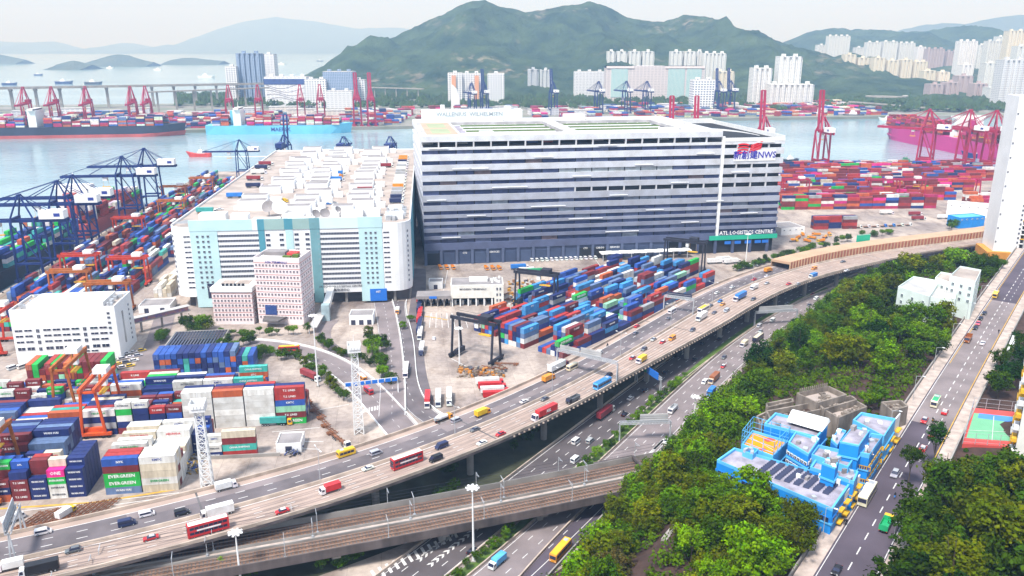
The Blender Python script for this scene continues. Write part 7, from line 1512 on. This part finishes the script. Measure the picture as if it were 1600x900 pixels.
# ================================================================== MASTS, SIGN GANTRIES, SMALL THINGS
random.seed(41)
def lattice_mast(label, px, pyb, pyt, z=0, w0=3.4, w1=2.2):
    x, y, _ = G(px, pyb, z); h = ZAT(px, pyt, y)[2]-z; o = thing('lattice_mast', label, 'floodlight mast', (x, y, z), R(12), 'white lattice floodlight masts'); n_ = int(h/2.6)
    def W(k): return (w0+(w1-w0)*k/n_)/2
    for sx in (-1,1):
        for sy in (-1,1): mb = MB(); mb.beam((sx*W(0),sy*W(0),0),(sx*W(n_),sy*W(n_),h), .34); part(o, 'corner_post', mb, 'mast_white')
    for s_ in range(4):
        mb = MB(); c = [(-1,-1),(1,-1),(1,1),(-1,1)]; a, b_ = c[s_], c[(s_+1)%4]
        for k in range(n_): z0, z1 = h*k/n_, h*(k+1)/n_; w_a, w_b = W(k), W(k+1); mb.beam((a[0]*w_a,a[1]*w_a,z0),(b_[0]*w_b,b_[1]*w_b,z1), .17); mb.beam((b_[0]*w_a,b_[1]*w_a,z0),(a[0]*w_b,a[1]*w_b,z1), .17); mb.beam((a[0]*w_b,a[1]*w_b,z1),(b_[0]*w_b,b_[1]*w_b,z1), .17)
        part(o, 'lattice_side', mb, 'mast_white')
    mb = MB(); mb.box(-2.3,2.3,-2.3,2.3,h,h+.3); mb.box(-2.3,2.3,-2.3,-2.1,h+.3,h+2.8); mb.box(-2.3,2.3,2.1,2.3,h+.3,h+2.8); mb.box(-2.3,-2.1,-2.1,2.1,h+.3,h+2.8); mb.box(2.1,2.3,-2.1,2.1,h+.3,h+2.8); part(o, 'platform', mb, 'mast_white')
    for k in range(4): mb = MB(); mb.box(-1.8+k*1,-1.0+k*1,-2.6,-2.3,h+1.2,h+2.2); part(o, 'floodlight', mb, 'lamp_lens')
    mb = MB(); mb.tube((0,0,h+2),(0,0,h+6), .12, .06, 5); part(o, 'antenna', mb, 'mast_white')
lattice_mast('white lattice mast at the port gate in the middle left', 561, 676, 548); lattice_mast('white lattice mast beside the viaduct in the near-left yard', 325, 763, 640)
def high_mast(label, px, pyb, pyt, z=0):
    x, y, _ = G(px, pyb, z); h = ZAT(px, pyt, y)[2]-z; o = thing('lamp_mast', label, 'lamp mast', (x, y, z), 0, 'tall lamp masts'); mb = MB(); mb.tube((0,0,0),(0,0,h), .36, .16, 10); part(o, 'pole', mb, 'mast_white'); mb = MB(); mb.tube((0,0,h-.2),(0,0,h+.3), 1.0, 1.0, 12); part(o, 'ring', mb, 'mast_white')
    for k in range(8): a = 6.283*k/8; mb = MB(); mb.cbox((math.cos(a)*1.4,math.sin(a)*1.4,h-.15),(.9,.5,.25),a); part(o, 'lamp', mb, 'lamp_lens')
    mb = MB(); mb.cbox((0,0,0),(1.2,1.2,.5)); part(o, 'footing', mb, 'concrete')
high_mast('tall lamp mast on the median below the railway viaduct', 740,878,762); high_mast('tall lamp mast cut off at the bottom left beside the railway', 378,925,832,z=0); high_mast('tall lamp mast beside the ramp road trees', 497,604,493); high_mast('tall lamp mast in front of the black gantry crane', 718,573,513); high_mast('tall lamp mast before the green fascia of the grey building', 1165,412,366); high_mast('lamp mast on the outer lower carriageway beside the wood', 1084,665,620)
gl_ = 'street lamps of the viaduct'
for k, (s, o_) in enumerate(((150,VM),(196,VM),(242,VM),(288,VM),(334,VM),(380,VM),(426,VM))):
    x, y, tx, ty = VIA.at(s, o_); o = thing('street_lamp', f'slim twin street lamp on the viaduct median, {ordn(k+1)} from left', 'street lamp', (x, y, VZ+.8), math.atan2(ty, tx), gl_); mb = MB(); mb.tube((0,0,0),(0,0,10), .12, .07, 6); part(o, 'pole', mb, 'metal')
    for sy in (-1, 1): mb = MB(); mb.beam((0,0,9.9),(0,sy*2.2,10.3), .09); part(o, 'arm', mb, 'metal'); mb = MB(); mb.box(-.16,.16,sy*2.2-.4,sy*2.2+.4,10.25,10.4); part(o, 'lamp_head', mb, 'lamp_lens')
for k in range(9):
    x, y, tx, ty = STREET.at(70+k*30, 7.6); o = thing('street_lamp', f'street lamp on the pavement of the hillside street, {ordn(k+1)} from the bottom', 'street lamp', (x, y, 32.1), math.atan2(ty, tx), 'street lamps of the hillside street'); mb = MB(); mb.tube((0,0,0),(0,0,8), .1, .06, 6); part(o, 'pole', mb, 'metal'); mb = MB(); mb.beam((0,0,7.9),(0,-1.8,8.3), .08); part(o, 'arm', mb, 'metal'); mb = MB(); mb.box(-.15,.15,-2.4,-1.6,8.25,8.4); part(o, 'lamp_head', mb, 'lamp_lens')
def sign_gantry(label, a, b_, z, h, panels, mt='metal', tri=True):
    """two posts and a truss between points a and b_ with sign panels [(t0,t1,height,material)]"""
    A, B = Vector((*a[:2], z)), Vector((*b_[:2], z)); d = (B-A); L = d.length; o = thing('sign_gantry', label, 'sign gantry', (A.x, A.y, z), math.atan2(d.y, d.x), 'road sign gantries')
    for x in (0, L):
        mb = MB(); mb.beam((x,-.6,0),(x,0,h), .38); mb.beam((x,.6,0),(x,0,h), .38); part(o, 'post', mb, mt)
    for y, zz in ((-.5,h-.4),(.5,h-.4),(-.5,h+.5),(.5,h+.5)): mb = MB(); mb.beam((0,y,zz),(L,y,zz), .2); part(o, 'chord', mb, mt)
    mb = MB(); n_ = max(4, int(L/1.6))
    for k in range(n_):
        for y in (-.5,.5): mb.beam((L*k/n_,y,h-.4 if k%2 else h+.5),(L*(k+1)/n_,y,h+.5 if k%2 else h-.4), .12)
    part(o, 'truss_web', mb, mt)
    for t0, t1, ph, pm in panels:
        mb = MB(); mb.box(L*t0,L*t1,-.95,-.75,h-.6,h-.6+ph); p = part(o, 'sign_panel', mb, pm); n_ = int(ph/.8); mb = MB()
        for k in range(n_): mb.box(L*t0,L*t1,-.74,-.64,h-.3+k*.8,h-.2+k*.8)
        if n_: part(p, 'stiffeners', mb, 'metal')
    return o
s = VIA.near(*G(916,588,VZ)[:2])[0]; a, c = VIA.at(s, -.2), VIA.at(s+3, off(vw,.2)); sign_gantry('sign gantry with pale panel backs over the middle of the viaduct', c, a, VZ, 8, [(.28,.62,3.4,'roof_pale'),(.64,.97,2.6,'roof_pale')])
s = VIA.near(*G(1062,490,VZ)[:2])[0]; a, c = VIA.at(s, -.2), VIA.at(s+3, -14.2); sign_gantry('dark message sign gantry over the far viaduct carriageway', c, a, VZ, 7.5, [(.08,.92,2.8,'solar')])
s = VIA.near(*G(30,845,VZ)[:2])[0]; a, c = VIA.at(s+1, -.2), VIA.at(s, -13.9); sign_gantry('sign gantry seen almost edge-on at the left end of the viaduct', a, c, VZ, 8, [(.05,.5,3.4,'metal'),(.52,.98,3.4,'metal')])
s = LOWC.near(*G(1050,640)[:2])[0]; a, c = LOWL.at(LOWL.near(*G(1003,600)[:2])[0], 7.6), LOWL.at(LOWL.near(*G(1047,628)[:2])[0], -7.6); sign_gantry('gantry with green and blue direction signs over the road under the viaduct', a, c, 0, 8.5, [(.02,.48,3.6,'green_sign'),(.5,.96,3.0,'blue_sign')])
a, c = LOWC.at(LOWC.near(*G(1000,700)[:2])[0], 7.6), LOWC.at(LOWC.near(*G(1050,690)[:2])[0], -7.2); sign_gantry('gantry with pale panel backs over the outer lower carriageway', c, a, 0, 7.5, [(.05,.6,3.4,'roof_pale')])
a, c = LOWC.at(LOWC.near(*G(1200,515)[:2])[0], 7.6), LOWC.at(LOWC.near(*G(1240,505)[:2])[0], -7.2); sign_gantry('far gantry with pale panel backs over the outer lower carriageway', c, a, 0, 7.5, [(.1,.9,3.2,'roof_pale')])
sign_gantry('low gantry of blue lane signs at the port gate', G(540,622), G(622,612), 0, 5.8, [(k/8+.01,k/8+.11,1.5,'blue_sign') for k in range(8)], 'mast_white')
x, y, _ = G(1349,372,18); o = thing('road_sign', 'large green direction sign beside the noise enclosure', 'road sign', (x, y, 12), R(18)); mb = MB(); mb.box(-5.2,5.2,-.12,.12,3.4,8.4); p = part(o, 'sign_panel', mb, 'green_bright'); mb = MB(); mb.box(-5,5,-.16,-.125,8.1,8.25); mb.box(-5,5,-.16,-.125,3.55,3.7); part(p, 'border', mb, 'logo_white')
for sx in (-3.4,3.4): mb = MB(); mb.tube((sx,.2,-12),(sx,.2,8), .18, n=6); part(o, 'post', mb, 'metal')
# trailer frames and scrap lying about the near-left yard
fm = MB()
for sy in (-.45,.45): fm.box(-5,5,sy-.08,sy+.08,.6,.85)
for k in range(6): fm.box(-4.8+k*1.85,-4.6+k*1.85,-1.1,1.1,.55,.75)
for x in (-4,-3): fm.box(x-.3,x+.3,-1.1,1.1,.1,.7)
fm = fm.mesh('trailer_frame', 'rust')
for k in range(13):
    t = k/12; x, y, _ = G(45+125*t, 816-22*t); o = link('trailer_frame', fm, None, (x, y, .02), R(75+ru(-8,8))); tag(o, f'rusty empty trailer frame lying beside the viaduct parapet, {ordn(k+1)} from left', 'trailer frame', 'rusty trailer frames')
for k in range(7): x, y, _ = G(470+9*k, 612+12*k); o = link('trailer_frame', fm, None, (x, y, .02), R(-50+ru(-8,8))); tag(o, f'rusty trailer frame along the yard fence by the ramp road, {ordn(k+1)} from top', 'trailer frame', 'rusty trailer frames')
for k in range(14): 
    x, y, _ = G(790+(k%5)*13, 470-(k//5)*9) if k < 9 else G(745+(k-9)*12, 582-(k-9)*3); o = link('trailer_frame', fm, None, (x, y, .02), R(ru(0,180))); tag(o, f'rusty trailer frame among parts {"beside the gatehouse" if k < 9 else "below the black gantry crane"}, {ordn(k+1 if k < 9 else k-8)} from left', 'trailer frame', 'rusty trailer frames')
mb = MB()
for k in range(90): x, y, _ = G(ru(292,312), ru(704,742)); c = random.choice([(.05,.1,.35),(.4,.25,.05),(.1,.1,.12),(.3,.3,.32)]); mb.beam((x,y,ru(.1,1.2)),(x+ru(-2,2),y+ru(-2,2),ru(.1,1.6)), ru(.15,.5), col=c)
for k in range(90): x, y, _ = G(ru(450,470), ru(695,712)); c = random.choice([(.03,.03,.04),(.06,.08,.2),(.2,.2,.22)]); mb.beam((x,y,ru(.1,1.6)),(x+ru(-2,2),y+ru(-2,2),ru(.1,1.8)), ru(.15,.5), col=c)
for k in range(160): x, y, _ = G(ru(795,850), ru(440,480)); c = random.choice([(.5,.25,.03),(.6,.6,.6),(.1,.1,.12),(.3,.14,.06)]); mb.cbox((x,y,0),(ru(.6,2.4),ru(.6,1.6),ru(.4,1.8)),ru(0,3),col=c)
for k in range(120): x, y, _ = G(ru(715,790), ru(574,590)); c = random.choice([(.5,.2,.03),(.1,.1,.12),(.2,.14,.1),(.3,.25,.2)]); mb.cbox((x,y,0),(ru(.5,2.2),ru(.5,1.4),ru(.3,1.4)),ru(0,3),col=c)
for k in range(150): x, y, _ = G(ru(1500,1565), ru(380,405), 8); c = random.choice([(.6,.3,.06),(.5,.35,.2),(.25,.2,.16),(.6,.55,.5)]); mb.cbox((x,y,hill_h(x,y)),(ru(.6,3),ru(.6,2),ru(.4,2)),ru(0,3),col=c)
solo('scrap', mb, 'stack_paint', 'scattered machine parts and scrap about the yards', None, kind='stuff')
# parked trucks by the gate: low concrete wall before the small mixed block
lw = thing('yard_wall', 'long low concrete wall before the small mixed container block', 'wall'); p, q = Vector(G(233,722)), Vector(G(438,712)); mb = MB(); mb.beam((p.x,p.y,.6),(q.x,q.y,.6), .5, 1.2); part(lw, 'wall', mb, 'concrete')
# people on the pavement: one continuous body each
def person(label, px, py, z, shirt, legs, rz=0.0):
    x, y, _ = G(px, py, z); bm_v = [(0,0,.95),(0,0,1.2),(0,0,1.42),(0,0,1.52),(0,.02,1.66),(.1,0,.9),(.11,.06,.5),(.11,.02,.08),(.11,.16,.03),(-.1,0,.9),(-.11,-.06,.5),(-.11,-.12,.08),(-.11,.02,.03),(.2,0,1.4),(.25,.05,1.12),(.24,.16,.88),(-.2,0,1.4),(-.25,-.05,1.12),(-.24,.04,.88)]
    ed = [(0,1),(1,2),(2,3),(3,4),(0,5),(5,6),(6,7),(7,8),(0,9),(9,10),(10,11),(11,12),(2,13),(13,14),(14,15),(2,16),(16,17),(17,18)]; rad = [.15,.14,.15,.06,.11,.1,.075,.05,.045,.1,.075,.05,.045,.07,.05,.04,.07,.05,.04]
    me = bpy.data.meshes.new('person'); me.from_pydata(bm_v, ed, []); me.materials.append(M(shirt)); o = link('person', me, None, (x, y, z), rz); sk = o.modifiers.new('skin', 'SKIN')
    for v, r in zip(me.skin_vertices[0].data if me.skin_vertices else [], rad): v.radius = (r, r)
    if not me.skin_vertices: pass
    else: me.skin_vertices[0].data[0].use_root = True
    o.modifiers.new('smooth', 'SUBSURF').levels = 1; return tag(o, label, 'person', 'people on foot')
person('person in dark clothes walking on the pavement below the school, left of a pair', 1319,820,32.14,'dark','dark',R(-30)); person('person in dark clothes walking on the pavement below the school, right of a pair', 1322,820.5,32.14,'dark','dark',R(-30)); person('person in brown walking on the pavement beside the upper school wall', 1381,716,32.14,'bark','dark',R(150)); person('person in dark clothes on the far pavement near the bare bank', 1560,521,32.14,'dark','dark',R(150))
# shelter at the kerb
x, y, _ = G(1407,830,32); o = thing('bus_shelter', 'small grey kerbside shelter beside the green tarpaulin truck', 'shelter', (x, y, 32.1), math.atan2(STREET.at(60)[3], STREET.at(60)[2])); mb = MB(); mb.box(-2.6,2.6,-.9,.9,2.5,2.7); part(o, 'roof', mb, 'roof_pale')
for sx in (-2.4,2.4):
    for sy in (-.8,.8): mb = MB(); mb.tube((sx,sy,0),(sx,sy,2.5), .06, n=5); part(o, 'post', mb, 'metal')
mb = MB(); mb.box(-2.4,2.4,-.85,-.8,.4,2.2); part(o, 'back_panel', mb, 'glass_pale')
tag(solo('container_stacks', MANY, 'stack_paint'), 'distant stacks of shipping containers in many colours across the terminals', None, kind='stuff')
flush_texts()
